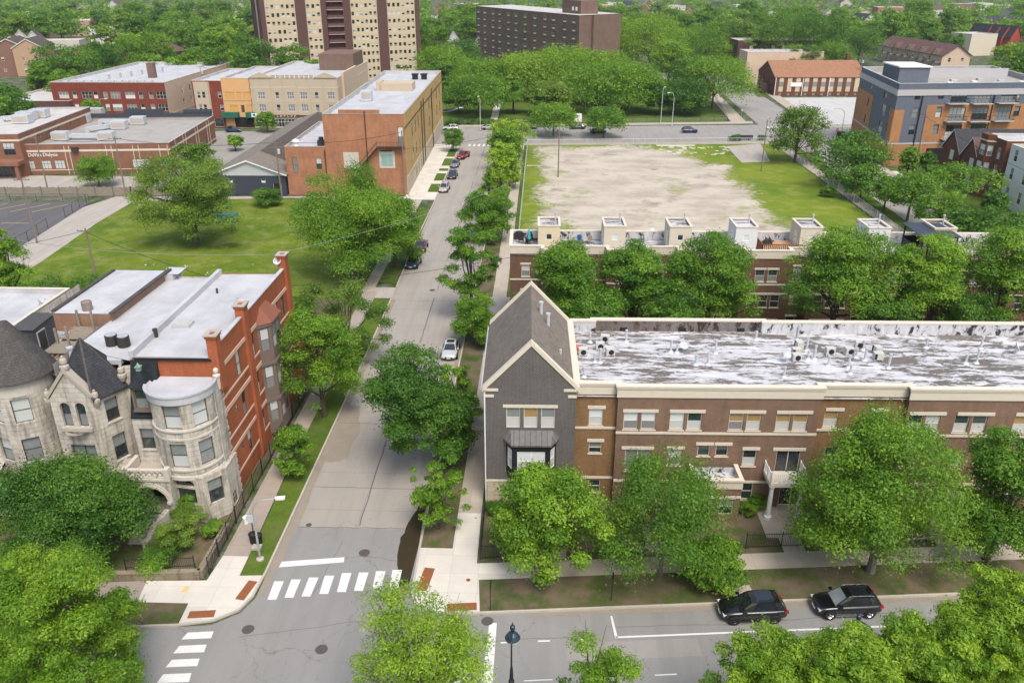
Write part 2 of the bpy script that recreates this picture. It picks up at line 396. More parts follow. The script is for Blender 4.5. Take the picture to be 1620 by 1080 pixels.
def flush_rest():
    for root, lst in _rest.values():
        mats = []; V = []; Fc = []; MI = []
        for fr, pn, loc, rz in lst:
            for me in (fr, pn):
                c, s = cos(rz), sin(rz); i0 = len(V)
                V += [(loc[0]+c*v.co.x-s*v.co.y, loc[1]+s*v.co.x+c*v.co.y, loc[2]+v.co.z) for v in me.vertices]
                for f in me.polygons:
                    mt = me.materials[f.material_index]
                    if mt not in mats: mats.append(mt)
                    Fc.append([i0+j for j in f.vertices]); MI.append(mats.index(mt))
        me = bpy.data.meshes.new('windows'); me.from_pydata(V, [], Fc)
        for mt in mats: me.materials.append(mt)
        me.polygons.foreach_set('material_index', MI); stuff(put('windows', me, root))
GL = ['glass', 'blind', 'screen', 'glass_green', 'curtain', 'blind_white']
def facade(root, mb, p, q, z0, z1, wins, m=0, depth=.14, extra=(), fm='white', sill=None, lintel=None, mrev=None):
    """wins = (u_centre, z_bottom, w, h, style[, lo, hi]); cuts the openings and hangs the windows"""
    hs = []
    for wn_ in wins:
        u, z, w, h, st = wn_[:5]; lo, hi = (wn_[5], wn_[6]) if len(wn_) > 6 else (rnd.choice(GL), rnd.choice(GL))
        hs.append((u-w/2, u+w/2, z, z+h, 1.0 if st == 'arch' else 0))
        window(root, p, q, u, z, w, h, st, fm, lo, hi, depth, sill, lintel)
    wall(mb, p, q, z0, z1, hs+list(extra), depth, m, mrev)
def coping(mb, poly, z, h, w, m=0, out=.06, closed=True):
    """parapet cap following a counter-clockwise outline, w wide inwards"""
    n = len(poly)
    def off(d):
        r = []
        for i in range(n):
            a, b, c = poly[i-1], poly[i], poly[(i+1)%n]
            e0 = np.array((b[0]-a[0], b[1]-a[1]), float); e1 = np.array((c[0]-b[0], c[1]-b[1]), float); e0 /= np.linalg.norm(e0); e1 /= np.linalg.norm(e1)
            n0, n1 = np.array((e0[1], -e0[0])), np.array((e1[1], -e1[0])); s = n0+n1; s = s/max(1e-6, s@n0)
            r.append((b[0]+s[0]*d, b[1]+s[1]*d))
        return r
    A, B = off(out), off(-w)
    for i in range(n):
        j = (i+1) % n
        a, b, c, d = A[i], A[j], B[j], B[i]
        mb.face([(*a,z+h), (*b,z+h), (*c,z+h), (*d,z+h)], m); mb.face([(*a,z), (*b,z), (*b,z+h), (*a,z+h)], m)
        mb.face([(*c,z), (*d,z), (*d,z+h), (*c,z+h)], m); mb.face([(*b,z), (*a,z), (*d,z), (*c,z)], m)
def inner_parapet(mb, poly, z0, z1, w, m=0):
    n = len(poly); t = MB(); 
    def off(d):
        r = []
        for i in range(n):
            a, b, c = poly[i-1], poly[i], poly[(i+1)%n]
            e0 = np.array((b[0]-a[0], b[1]-a[1]), float); e1 = np.array((c[0]-b[0], c[1]-b[1]), float); e0 /= np.linalg.norm(e0); e1 /= np.linalg.norm(e1)
            n0, n1 = np.array((e0[1], -e0[0])), np.array((e1[1], -e1[0])); s = n0+n1; s = s/max(1e-6, s@n0)
            r.append((b[0]+s[0]*d, b[1]+s[1]*d))
        return r
    B = off(-w)
    for i in range(n):
        j = (i+1) % n; mb.face([(*B[j],z0), (*B[i],z0), (*B[i],z1), (*B[j],z1)], m)
def flat_block(name, label, cat, loc, rz, w, d, h, wm, rm, wins_front=(), wins_right=(), wins_left=(), wins_back=(), par=.5, cap='lime_trim', fm='white', sill=None, lintel=None, depth=.12, base=None, group=None, belts=(), poly=None, wm2=None):
    """flat-roofed building; local x along the front (camera side), y to the back"""
    root = thing(name, label, cat, loc, rz, group)
    P = poly or [(0,0), (w,0), (w,d), (0,d)]
    sides = (wins_front, wins_right, wins_back, wins_left)
    mats = [M[wm], M[wm2 or wm]]
    mb = MB()
    for i, wl in enumerate(sides): facade(root, mb, P[i], P[(i+1) % 4], 0, h, wl, 1 if (i and wm2) else 0, depth, fm=fm, sill=sill, lintel=lintel)
    mb.build('wall', mats, root)
    mb = MB(); mb.face([(x, y, h-par) for x, y in P], 0); inner_parapet(mb, P, h-par, h, .22, 0); mb.build('roof', M[rm], root)
    mb = MB(); coping(mb, P, h, .1, .25, 0, .05); mb.build('parapet_cap', M[cap], root)
    for z, hh, mt in belts:
        mb = MB(); 
        for i in (0, 1): 
            a, b = P[i], P[i+1]; L = hypot(b[0]-a[0], b[1]-a[1]); t = ((b[0]-a[0])/L, (b[1]-a[1])/L); n = (t[1], -t[0])
            mb.prism([(a[0]+n[0]*.05,a[1]+n[1]*.05), (b[0]+n[0]*.05,b[1]+n[1]*.05), (b[0]-n[0]*.02,b[1]-n[1]*.02), (a[0]-n[0]*.02,a[1]-n[1]*.02)], z, z+hh, 0, bot=True)
        mb.build('belt_course', M[mt], root)
    return root
def gable_block(name, label, cat, loc, rz, w, d, h, rh, wm, rm, wf=(), wr=(), wl=(), ridge='y', trim='white', group=None, fm='white', over=.35, chim=None):
    """gable-roofed building; ridge along local 'y' (gable in front) or 'x'"""
    root = thing(name, label, cat, loc, rz, group); mb = MB()
    facade(root, mb, (0,0), (w,0), 0, h, wf, fm=fm); facade(root, mb, (w,0), (w,d), 0, h, wr, fm=fm); facade(root, mb, (0,d), (0,0), 0, h, wl, fm=fm); wall(mb, (w,d), (0,d), 0, h)
    r = MB(); o = over; t = .16; tb = MB()
    if ridge == 'y':
        mb.face([(0,0,h), (w,0,h), (w/2,0,h+rh)]); mb.face([(w,d,h), (0,d,h), (w/2,d,h+rh)])
        k = rh/(w/2)
        for sx, x0, x1 in ((1, -o, w/2), (-1, w+o, w/2)):
            z0 = h-o*k; A = [(x0,-o,z0), (x1,-o,h+rh), (x1,d+o,h+rh), (x0,d+o,z0)]
            if sx < 0: A = A[::-1]
            r.face([(x,y,z+t) for x,y,z in (A if sx < 0 else [A[3],A[2],A[1],A[0]])][::-1])
            r.face([(x0,-o,z0), (x0,d+o,z0), (x0,d+o,z0+t), (x0,-o,z0+t)]); r.face(A)
            tb.face([(x0,-o-.02,z0-.1), (x1,-o-.02,h+rh-.1), (x1,-o-.02,h+rh+t+.02), (x0,-o-.02,z0+t+.02)])
            tb.face([(x0,d+o+.02,z0-.1), (x1,d+o+.02,h+rh-.1), (x1,d+o+.02,h+rh+t+.02), (x0,d+o+.02,z0+t+.02)])
    else:
        mb.face([(w,0,h), (w,d,h), (w,d/2,h+rh)]); mb.face([(0,d,h), (0,0,h), (0,d/2,h+rh)])
        k = rh/(d/2)
        for y0, y1 in ((-o, d/2), (d+o, d/2)):
            z0 = h-o*k; A = [(-o,y0,z0), (w+o,y0,z0), (w+o,y1,h+rh), (-o,y1,h+rh)]
            r.face([(x,y,z+t) for x,y,z in A]); r.face(A[::-1]); r.face([(-o,y0,z0), (w+o,y0,z0), (w+o,y0,z0+t), (-o,y0,z0+t)])
            for x in (-o-.02, w+o+.02): tb.face([(x,y0,z0-.1), (x,y1,h+rh-.1), (x,y1,h+rh+t+.02), (x,y0,z0+t+.02)])
    mb.build('wall', M[wm], root); r.build('roof', M[rm], root); tb.build('fascia', M[trim], root)
    if chim:
        c = MB(); x, y, s, z = chim; c.box(x-s/2, x+s/2, y-s/2, y+s/2, h, z); c.build('chimney', M[wm], root)
    return root
def grid(us, zs, w, h, st='sash', lo=None, hi=None):
    return [(u, z, w, h, st, lo or rnd.choice(GL), hi or rnd.choice(GL)) for z in zs for u in us]
def seg(p, q, us, zs, w, h, st='sash'): return grid(us, zs, w, h, st)
def lin(a, b, n): return [a+(b-a)*i/(n-1) for i in range(n)] if n > 1 else [(a+b)/2]
def sheet(name, poly, z, mat, kind='structure'):
    # ground sheet, wound upwards; uv in metres
    ar = sum(a[0]*b[1]-b[0]*a[1] for a, b in zip(poly, poly[1:]+poly[:1]))
    if ar < 0: poly = poly[::-1]
    mb = MB(); mb.face([(x, y, z) for x, y in poly]); o = mb.build(name, M[mat]); o['kind'] = kind; return o
def pave(name, poly, z0, z1, mat, kind='structure'):
    ar = sum(a[0]*b[1]-b[0]*a[1] for a, b in zip(poly, poly[1:]+poly[:1]))
    if ar < 0: poly = poly[::-1]
    mb = MB(); mb.prism(poly, z0, z1); o = mb.build(name, M[mat]); o['kind'] = kind; return o
def strip(name, pts, w, z0, z1, mat, kind='structure', side=0):
    """band along a polyline; side 0 centred, +1 to the left, -1 to the right"""
    n = len(pts); L = []; Rr = []
    for i in range(n):
        a = np.array(pts[max(i-1, 0)], float); b = np.array(pts[min(i+1, n-1)], float); d = b-a; d = d/np.linalg.norm(d); nn = np.array((-d[1], d[0]))
        l, r = {0: (w/2, -w/2), 1: (w, 0), -1: (0, -w)}[side]
        L.append(tuple(np.array(pts[i])+nn*l)); Rr.append(tuple(np.array(pts[i])+nn*r))
    mb = MB()
    for i in range(n-1):
        a, b, c, d = Rr[i], Rr[i+1], L[i+1], L[i]
        mb.face([(*a,z1), (*b,z1), (*c,z1), (*d,z1)])
        if z1-z0 > .01: mb.face([(*a,z0), (*b,z0), (*b,z1), (*a,z1)]); mb.face([(*c,z0), (*d,z0), (*d,z1), (*c,z1)])
    if z1-z0 > .01:
        mb.face([(*L[0],z0), (*Rr[0],z0), (*Rr[0],z1), (*L[0],z1)]); mb.face([(*Rr[-1],z0), (*L[-1],z0), (*L[-1],z1), (*Rr[-1],z1)])
    o = mb.build(name, M[mat]); o['kind'] = kind; return o
# ------------------------------------------------------------------ ground, streets, kerbs, pavements
sheet('ground', [(-2600,-200), (2600,-200), (2600,4200), (-2600,4200)], -.06, 'town_ground')
E5 = (cos(R(5.2)), sin(R(5.2)))                      # the near cross street runs a little askew
def ns(s, off, o=(-4.2, 44.17)): return (o[0]+E5[0]*s-E5[1]*off, o[1]+E5[1]*s+E5[0]*off)   # along the near street, off = north of its kerb
sheet('cross_street', [ns(-150,0), ns(150,0), ns(150,-13), ns(-150,-13)], 0, 'asphalt')
sheet('street_mouth', [(-20.05,53.6), (-20.05,45.3), (-20.6,43.8), (-22.2,42.6), (-24.6,42.1), (-4.2,43.9), (-6.6,44.0), (-8.3,45), (-9.0,46.3), (-9.05,53.6)], .004, 'asphalt')
sheet('main_street', [(-20.05,53.6), (-9.05,53.6), (-9.15,219), (-20.9,217.4)], 0, 'street')
FS = lambda x: 217.0+.085*(x+9)                     # south kerb of the far street
FN = lambda x: 241.0+.105*(x+25)                    # north kerb of the far street
sheet('far_street', [(-260,FS(-60)-1), (-60,FS(-60)-1), (260,FS(260)), (260,FN(200)), (-25,FN(-25)), (-70,233), (-260,228)], .004, 'asphalt_far')
sheet('side_street', [(66.5,38), (74.5,38), (74.5,226), (66.5,224)], 0, 'asphalt_far')
sheet('side_street_north', [(64,244), (78.5,246), (84,420), (72,420)], 0, 'asphalt_far')
# --- right block (town houses and the vacant lot)
RK = [(-9.1,216), (-9.1,120), (-9.1,52), (-8.95,46.2), (-8.55,45.1), (-7.6,44.4), (-6.4,44.05), (-4.2,44.17)]+[ns(s,0) for s in (8,20,45,71)]
pave('verge_corner', [(-9.1,216), (-6.4,216), (-6.4,57.9)]+[(-6.4,51.3), (-8.95,51.2)], 0, .1, 'lawn_worn')
strip('kerb', RK, .17, 0, .15, 'kerb', side=1)
strip('gutter', [(-9.1,216), (-9.1,120), (-9.1,52)], .5, 0, .006, 'gutter', side=-1)
strip('gutter', [ns(s,0) for s in (4,10,20,45,71)], .45, 0, .006, 'gutter', side=-1)
pave('street_verge', [ns(0.4,.17), ns(71,.17), ns(71,3.5), ns(0.4,3.5)], 0, .1, 'lawn_worn')
pave('pavement_corner', [(-8.93,51.2), (-6.42,51.2), (-6.42,55.8), (-4.5,55.8), (-4.4,49.5), ns(4.3,5.3), ns(4.3,3.5), ns(.4,3.5), ns(.4,.17), (-6.4,44.24), (-7.5,44.6), (-8.4,45.25), (-8.78,46.3)], 0, .12, 'walk_new')
pave('pavement', [ns(4.3,3.5), ns(71,3.5), ns(71,5.3), ns(4.3,5.3)], 0, .12, 'walk')
pave('pavement', [(-6.42,55.8), (-4.5,55.8), (-4.47,98.8), (-6.4,98.8)], 0, .12, 'walk')
pave('pavement', [(-6.4,105.3), (-4.45,105.3), (-4.3,215), (-6.2,215)], 0, .12, 'walk')
pave('alley_apron', [(-9.1,98.8), (66.4,99.6), (66.4,105.9), (-9.1,105.3)], 0, .126, 'alley')
pave('pavement_link', [(-9,71.6), (-6.42,71.6), (-6.42,76.6), (-9,76.6)], 0, .125, 'walk')
pave('yard', [(-4.4,49.5), ns(4.3,5.3), ns(71,5.3), (66.4,98.8), (-4.4,98.8)], 0, .09, 'lawn_worn')
strip('rust_tactile', [(-8.6,46.4), (-8.3,48.9)], .8, .12, .127, 'rust_tile', side=-1)
strip('rust_tactile', [ns(-1.9,.35), ns(.2,.35)], .75, .12, .127, 'rust_tile', side=1)
pave('garden_path', [(19.3,51.5), (21.0,51.7), (21.0,53.4), (22.2,53.6), (22.2,57.6), (18.4,57.6), (18.4,53.4), (19.3,53.4)], .05, .125, 'walk')
pave('garden_path', [(1.2,50.2), (2.4,50.3), (2.4,57), (1.2,57)], .05, .125, 'walk'); pave('garden_path', [(8.6,51), (10.4,51.2), (10.4,57), (8.6,57)], .05, .125, 'walk')
pave('garden_path', [ns(18.9,.17), ns(20.3,.17), ns(20.0,3.5), ns(18.6,3.5)], .05, .125, 'walk')
pave('garden_path', [(31.5,52.8), (33.0,53), (33.0,57), (31.5,57)], .05, .125, 'walk')
# --- vacant lot: pale gravel worn through the grass
def lot_mat():
    t = NT('lot_surface'); p = t.pos(); s = t.new('ShaderNodeSeparateXYZ'); t.link(p, s.inputs[0])
    def sd(cx, cy, hx, hy):
        dx = t.math('DIVIDE', t.math('ABSOLUTE', t.math('SUBTRACT', s.outputs[0], cx)), hx); dy = t.math('DIVIDE', t.math('ABSOLUTE', t.math('SUBTRACT', s.outputs[1], cy)), hy)
        return t.math('MAXIMUM', dx, dy)
    n = t.noise(p, .07, 6, .65); n2 = t.noise(p, .9, 5, .7); n3 = t.noise(p, 8, 3, .7); n4 = t.noise(t.scale(p, (.8, 1.25, 1)), .13, 6, .7)
    m = t.math('MINIMUM', sd(19,176,20,39), sd(24,163,20,30))
    m = t.math('ADD', m, t.math('ADD', t.math('MULTIPLY', t.math('SUBTRACT', n, .5), 1.0), t.math('MULTIPLY', t.math('SUBTRACT', n2, .5), .6)))
    g = t.ramp(m, [(.86, 0.), (1.05, 1.)])
    gr = t.mix(n2, (.41,.365,.295), (.55,.505,.42)); gr = t.mix(t.ramp(n4, [(.4, 0.), (.62, .8)]), gr, (.33,.28,.23))
    gr = t.mix(t.ramp(t.noise(p, .13, 4), [(.58, 0.), (.68, .7)]), gr, (.21,.18,.15)); gr = t.mix(t.ramp(t.noise(p, .085, 6, .7), [(.57, 0.), (.66, .75)]), gr, (.22,.25,.06))
    gr = t.mix(.3, gr, t.ramp(n3, [(.3, .7), (.7, 1.25)]), 'MULTIPLY')
    ga = t.mix(t.ramp(n, [(.35, 0.), (.65, 1.)]), (.085,.152,.015), (.18,.228,.024)); ga = t.mix(t.ramp(t.noise(p, .3, 4), [(.5, 0.), (.75, .8)]), ga, (.28,.26,.07))
    ga = t.mix(.5, ga, t.ramp(n3, [(.3, .6), (.7, 1.3)]), 'MULTIPLY')
    return t.fin(t.mix(g, gr, ga), .95, .1)
M['lot_surface'] = lot_mat()
pave('vacant_lot', [(-3.6,105.9), (60.4,106), (60.8,219.5), (-3.4,214)], 0, .1, 'lot_surface')
pave('lot_strip', [(-4.4,105.4), (-3.6,105.4), (-3.4,214), (-4.3,214)], 0, .095, 'lawn')
pave('broken_slab', [(47.9,214.5), (47.4,195), (54.5,196), (57.5,218.5)], .1, .14, 'alley')
pave('broken_slab', [(2,189.6), (-3.2,189.4), (-3.2,190.4), (2,190.4)], .1, .13, 'alley')
pave('broken_slab', [(30,214.5), (40,215), (40,216.3), (30,216)], .1, .13, 'walk_new')
r2 = random.Random(5)
mb = MB()
for i in range(46):
    x, y, s = r2.uniform(30, 47), r2.uniform(203, 214), r2.uniform(.25, .8); mb.box(x, x+s*1.6, y, y+s, .1, .1+.15*r2.random()+.04)
stuff(mb.build('rubble', M['walk_new']))
pave('pavement', [(-6,214.2), (60,218.8), (60,222), (-6,216.2)], 0, .13, 'walk')
pave('pavement', [(61.3,100), (63.3,100), (63.3,222.6), (60.8,222.2)], 0, .12, 'walk')
pave('street_verge', [(63.3,100), (66.3,100), (66.3,214), (63.3,216)], 0, .1, 'lawn')
strip('kerb', [(66.4,100), (66.4,216), (65.4,220), (62,222.6)], .17, 0, .15, 'kerb', side=1)
# --- left block
LK = [(-60,39.2), (-40,41.0), (-24.6,42.3), (-22.2,42.85), (-20.75,43.9), (-20.2,45.4), (-20.05,48), (-20.05,74), (-20.2,104.2)]
strip('kerb', LK, .17, 0, .15, 'kerb', side=1)
strip('gutter', [(-20.05,45.5), (-20.05,74), (-20.2,104.2)], .6, 0, .006, 'gutter', side=-1)
pave('street_verge', [(-20.2,47.6), (-21.95,47.5), (-22.1,55), (-22.3,61), (-22.6,72), (-22.6,104), (-20.35,104), (-20.2,74)], 0, .1, 'lawn')
pave('pavement_corner', [(-20.22,45.4), (-20.2,47.6), (-21.97,47.5), (-22,49.7), (-24.0,49.7), (-24.2,46.9), (-28.6,46.7), (-28.3,44.5), (-24.6,44.5), (-24.5,42.47), (-22.3,43.0), (-20.9,44.05)], 0, .12, 'walk_new')
pave('pavement', [(-22,49.7), (-24.0,49.7), (-24.4,107), (-22.7,107), (-22.4,61)], 0, .12, 'walk_old')
pave('pavement', [(-28.6,46.7), (-60,44), (-60,41.8), (-28.3,44.5)], 0, .12, 'walk_old')
pave('street_verge', [(-24.6,44.5), (-28.3,44.5), (-60,41.8), (-60,39.4), (-40,41.15), (-24.6,42.45)], 0, .1, 'lawn_worn')
strip('rust_tactile', [(-20.75,44.9), (-20.4,46.9)], .7, .12, .127, 'rust_tile', side=1)
strip('rust_tactile', [(-24.1,43.0), (-22.3,43.2)], .7, .12, .127, 'rust_tile', side=1)
pave('garden', [(-24.6,47.3), (-24.6,104), (-60,104), (-60,44.5), (-28.6,46.95)], 0, .11, 'lawn_worn')
sheet('chalk_mark', [(-25.6,45.6), (-25.3,45.6), (-25.2,46.2), (-25.5,46.2)], .126, 'paint_yellow')
strip('lawn_strip', [(-22,110.5), (-22,150)], 2.6, 0, .1, 'lawn', side=0)
strip('kerb', [(-20.25,109), (-20.6,128), (-20.6,162), (-20.9,213)], .17, 0, .15, 'kerb', side=1)
pave('pavement', [(-23.3,107), (-25,107), (-25,158), (-23.3,158)], 0, .12, 'walk')
pave('pavement', [(-20.85,158), (-27.2,158), (-28.6,214.5), (-21,214.5)], 0, .12, 'walk_new')
for a, b in ((164,171), (174,181), (183.5,186), (189,197), (199,209)): pave('tree_lawn', [(-20.95,a), (-23.0,a), (-23.1,b), (-21,b)], .1, .14, 'lawn')
pave('apron', [(-20.2,104.5), (-24.6,104.5), (-24.6,108.6), (-20.3,108.6)], 0, .11, 'alley')
sheet('grass_field', [(-25,84), (-78.6,106), (-80.8,157.5), (-25,157.5)], .05, 'field_grass')
sheet('grass_field', [(-22,104), (-78,104), (-78.6,84), (-22,84)], .046, 'field_grass')
sheet('alley_lane', [(-84.9,60), (-77.2,60), (-77.3,118), (-79.4,139), (-79.8,155), (-50,158.5), (-24.5,158.8), (-24.5,160.5), (-85,158.5), (-87.4,150), (-85.2,128)], .056, 'alley')
sheet('parking_lot', [(-85.2,95), (-85.2,127), (-87.4,149), (-88,154), (-160,152), (-160,95)], .05, 'asphalt_dark')
sheet('forecourt', [(-160,158.8), (-83.5,158.8), (-82,176), (-160,176)], .05, 'alley')
sheet('yard', [(-82,160.7), (-62,160.7), (-62,225), (-88,225)], .05, 'asphalt_far')
for i in range(9):
    x = -91-i*4.2
    strip('parking_line', [(x-4.3,146.5), (x,152.5)], .14, .05, .056, 'paint_yellow')
for i in range(4): strip('parking_line', [(-91.5-i*.4,139-i*6), (-96.5-i*.4,139-i*6)], .14, .05, .056, 'paint_yellow')
# --- beyond the far street
pave('pavement', [(-25,FN(-25)), (63,FN(63)), (63.5,FN(63)+3.4), (-26,FN(-25)+3.2)], 0, .13, 'walk')
pave('pavement', [(57,252.5), (61.5,252.5), (66,330), (62.5,330)], 0, .12, 'walk')
sheet('park_lawn', [(-26,FN(-25)+3.2), (55.5,253.2), (62,330), (30,420), (-60,400), (-52,260)], .06, 'lawn')
strip('park_path', [(-14.3,247), (-14.6,268), (-15.2,300)], 2.2, .06, .09, 'walk_new'); strip('park_path', [(-51,262), (-30,270), (-24,286)], 1.6, .06, .09, 'walk_new')
pave('pavement', [(78.9,246), (82.4,246), (88,330), (84,330)], 0, .12, 'walk')
pave('pavement', [(79,246), (140,251), (140,247.5), (79,243.5)], 0, .12, 'walk')
sheet('church_car_park', [(83,249), (140,254), (140,310), (85,306)], .05, 'lot_pale')
sheet('church_lawn', [(78,308), (84,308), (86,325), (80,330)], .055, 'lawn')
sheet('lawn', [(74.7,60), (120,60), (120,190), (74.7,190)], .02, 'lawn')
pave('pavement', [(76.5,100), (78.6,100), (79.6,226), (77.4,226)], 0, .12, 'walk')
pave('driveway', [(74.6,182), (80.5,182), (80.5,187), (74.6,187)], 0, .11, 'walk_new')
sheet('far_car_park', [(42,352), (66,352), (66,385), (42,385)], .05, 'alley')
# --- markings on the near streets
def poly_px(name, pts, mat='paint_white', z=.012): return sheet(name, [G(*p) for p in pts], z, mat)
for x0, x1, y0, y1 in ((424,448,919,948),(451,475,916,945),(478,503,913,943),(506,528,910,939),(534,555,906,936),(561,582,905,934),(590,609,903,931),(617,635,901,929)):
    dx = 6; poly_px('crosswalk_bar', [(x0-1,y1), (x0+13,y1), (x1+1,y0), (x1-14,y0)])
poly_px('stop_line', [(441,897), (446,888), (545,881), (544,889)])
for y0, y1, a, b in ((998,1011,287,338),(1019,1033,274,327),(1041,1055,262,316),(1064,1080,248,303)):
    poly_px('crosswalk_bar', [(a,y1), (b-4,y1-2), (b,y0), (a+10,y0+2)])
for y0, y1 in ((984,992),(1004,1013),(1045,1056),(1070,1082)): poly_px('crosswalk_bar', [(702,y1+1), (736,y1), (741,y0), (706,y0+1)])
poly_px('stop_line', [(762,1082), (774,985), (786,985), (779,1082)])
for a, b, y in ((792,808,1016),(851,870,1013.5),(914,932,1011)): poly_px('lane_dash', [(a,y+1.3), (b,y+.8), (b,y-1.6), (a,y-1)])
poly_px('lane_line', [(972,1006.5), (977.5,1008.8), (1536,986), (1536,983.4), (978,1006)]); poly_px('lane_line', [(965.5,974), (968.5,973.6), (977.5,1008.8), (973,1008.8)])
poly_px('lane_dash', [(829,1077.2), (874,1075.2), (874,1073.6), (829,1075.5)]); poly_px('lane_dash', [(1036,1068.3), (1071,1066.8), (1071,1064.8), (1036,1066.4)])
for i in range(8): x = -18.8+i*1.25; sheet('crosswalk_dot', [(x,213), (x+.5,213), (x+.5,215.8), (x,215.8)], .012, 'paint_white')
for i in range(6): x = 65.5+i*1.5; sheet('crosswalk_dot', [(x,243), (x+.6,243), (x+.6,246), (x,246)], .012, 'paint_white')
g9 = random.Random(12)
def seam(pts, w=.05, jit=.12, n=10, z=.0085):
    o = []
    for a, b in zip(pts, pts[1:]):
        for i in range(n): f = i/n; o.append((a[0]+(b[0]-a[0])*f+g9.uniform(-jit,jit), a[1]+(b[1]-a[1])*f+g9.uniform(-jit,jit)))
    strip('crack_seal', o+[pts[-1]], w, z, z, 'asphalt_dark')
for i in range(9): seam([(-14.3,54+i*18), (-14.4,54+i*18+g9.uniform(9,17.5))], g9.uniform(.05,.11), .05, 12)
for y in (53.6, 59.3, 70.4, 87.2, 103.9, 121): seam([(-19.8,y), (-9.4,y+g9.uniform(-.2,.2))], .06, .07, 14)
for p in (((-20,41.5), (-12,43.3), (-4,41.6), (3,42.4)), ((5,43.3), (14,43.9), (26,45.6)), ((-16,46), (-15.2,52)), ((-18.5,49), (-13,50.2), (-9.8,49.6))): seam(p, .035, .07, 9)
for i, (x, y, w_, h_) in enumerate(((-13,84,1.6,3.4), (-12,118,2.4,5))): sheet('road_patch', [(x,y), (x+w_,y+.1), (x+w_,y+h_), (x,y+h_)], .004, 'asphalt')
for s_, o_, w_ in ((6,-4.6,9),): sheet('road_patch', [ns(s_,o_), ns(s_+w_,o_), ns(s_+w_,o_+1.6), ns(s_,o_+1.6)], .004, 'asphalt_far')
# standing water and silt along the right-hand gutter
def blob(name, pts, z, mat, seed, amp=.18):
    r = random.Random(seed); out = []
    for (a, b) in zip(pts, pts[1:]+pts[:1]):
        for k in range(5): f = k/5; out.append((a[0]+(b[0]-a[0])*f+r.uniform(-amp,amp), a[1]+(b[1]-a[1])*f+r.uniform(-amp,amp)))
    return sheet(name, out, z, mat)
blob('puddle', [(-9.16,46.4), (-9.16,60.2), (-9.6,58), (-10.3,55), (-10.75,52), (-10.5,49.2), (-10.0,47)], .009, 'mud_water', 3, .1)
blob('silt', [(-9.25,45.2), (-9.2,47), (-9.9,46.9), (-9.9,45.6)], .012, 'dirt', 4, .12)
blob('silt', [(-19.98,48), (-19.4,48), (-19.3,55), (-19.6,66), (-19.98,66)], .009, 'gutter', 6, .12)
blob('road_stain', [(-19.8,63), (-17.4,64), (-17.2,69), (-18.4,74), (-19.9,74)], .0025+.002, 'gutter', 8, .3)
for i, (px, py, r, lb) in enumerate(((576.5,874,.43,'manhole cover just above the end of the white stop line'),(392.5,995,.42,'plain oval manhole cover near the left corner crosswalk'),(508.5,1026.5,.42,'patterned manhole cover in the middle of the junction'),(771,982,.42,'rusty drain cover by the right-hand stop line'),(684,459,.4,'small manhole cover in the street beyond the white car'),(488.5,830,.24,'small round valve cover by the left gutter'),(741,919,.16,'small orange valve cover in the new pavement corner'))):
    x, y = G(px, py); b = MB(); b.lathe([(0,.016), (r*.8,.016), (r*.82,.011), (r*.9,.011), (r*.92,.017), (r,.017), (r,0)], 0, 0, 20)
    if i == 2:
        for k in range(8):
            a = k*pi/4; b.beam((cos(a)*r*.25,sin(a)*r*.25,.017), (cos(a)*r*.72,sin(a)*r*.72,.017), .05, .012)
    tag(b.build('manhole_cover', M['rust_tile'] if i == 6 else M['manhole'], loc=(x, y, .121 if i == 6 else .004)), lb, 'manhole cover')
# ------------------------------------------------------------------ materials of the near houses
M['brick_brown'] = brick('brick_brown', (.222,.112,.058), (.14,.07,.042), (.32,.26,.21), .22, .085, .012, .45, dirt=.35)
M['brick_tan'] = brick('brick_tan', (.27,.14,.052), (.18,.092,.036), (.30,.21,.13), .22, .085, .012, .45, dirt=.35)
M['brick_grey'] = brick('brick_grey', (.095,.086,.082), (.06,.055,.053), (.24,.225,.21), .22, .085, .014, .3)
M['brick_far'] = brick('brick_far', (.165,.085,.052), (.12,.062,.042), (.2,.14,.10), .22, .085, .01, .4)
M['brick_red'] = brick('brick_red', (.42,.122,.05), (.35,.10,.042), (.32,.13,.08), .22, .085, .006, .5, dirt=.4)
M['brick_redbrown'] = brick('brick_redbrown', (.19,.065,.04), (.14,.05,.033), (.17,.10,.07), .22, .085, .01, .4)
M['stone'] = course('stone', (.56,.525,.47), (.48,.445,.395), (.38,.35,.30), 1.25, .42, .016, streak=.62, bump=.7)
M['stone_smooth'] = plain('stone_smooth', (.53,.49,.43), .85, .28, 1.2)
M['stone_grey'] = plain('stone_grey', (.38,.34,.29), .9, .35, 1.4, bump=.3)
M['base_stone'] = course('base_stone', (.54,.47,.36), (.48,.41,.31), (.3,.25,.19), 1.1, .42, .012, streak=.25, bump=.15)
M['shingle_grey'] = course('shingle_grey', (.22,.195,.168), (.185,.163,.14), (.13,.115,.10), .35, .17, .015, rough=.95, bump=.2, streak=.25)
M['slate_dark'] = course('slate_dark', (.055,.058,.068), (.042,.044,.052), (.024,.025,.03), .32, .22, .018, rough=.7, bump=.25, streak=.3)
M['slate_brown'] = course('slate_brown', (.10,.094,.092), (.08,.075,.074), (.05,.047,.047), .32, .2, .018, rough=.8, bump=.25, streak=.3)
M['slate_teal'] = course('slate_teal', (.022,.03,.035), (.017,.023,.028), (.012,.015,.018), .3, .25, .015, rough=.7, bump=.25)
M['seam_metal'] = course('seam_metal', (.16,.15,.145), (.13,.125,.125), (.06,.058,.06), .45, 9, .03, 0, .45, 0, .3, .3)
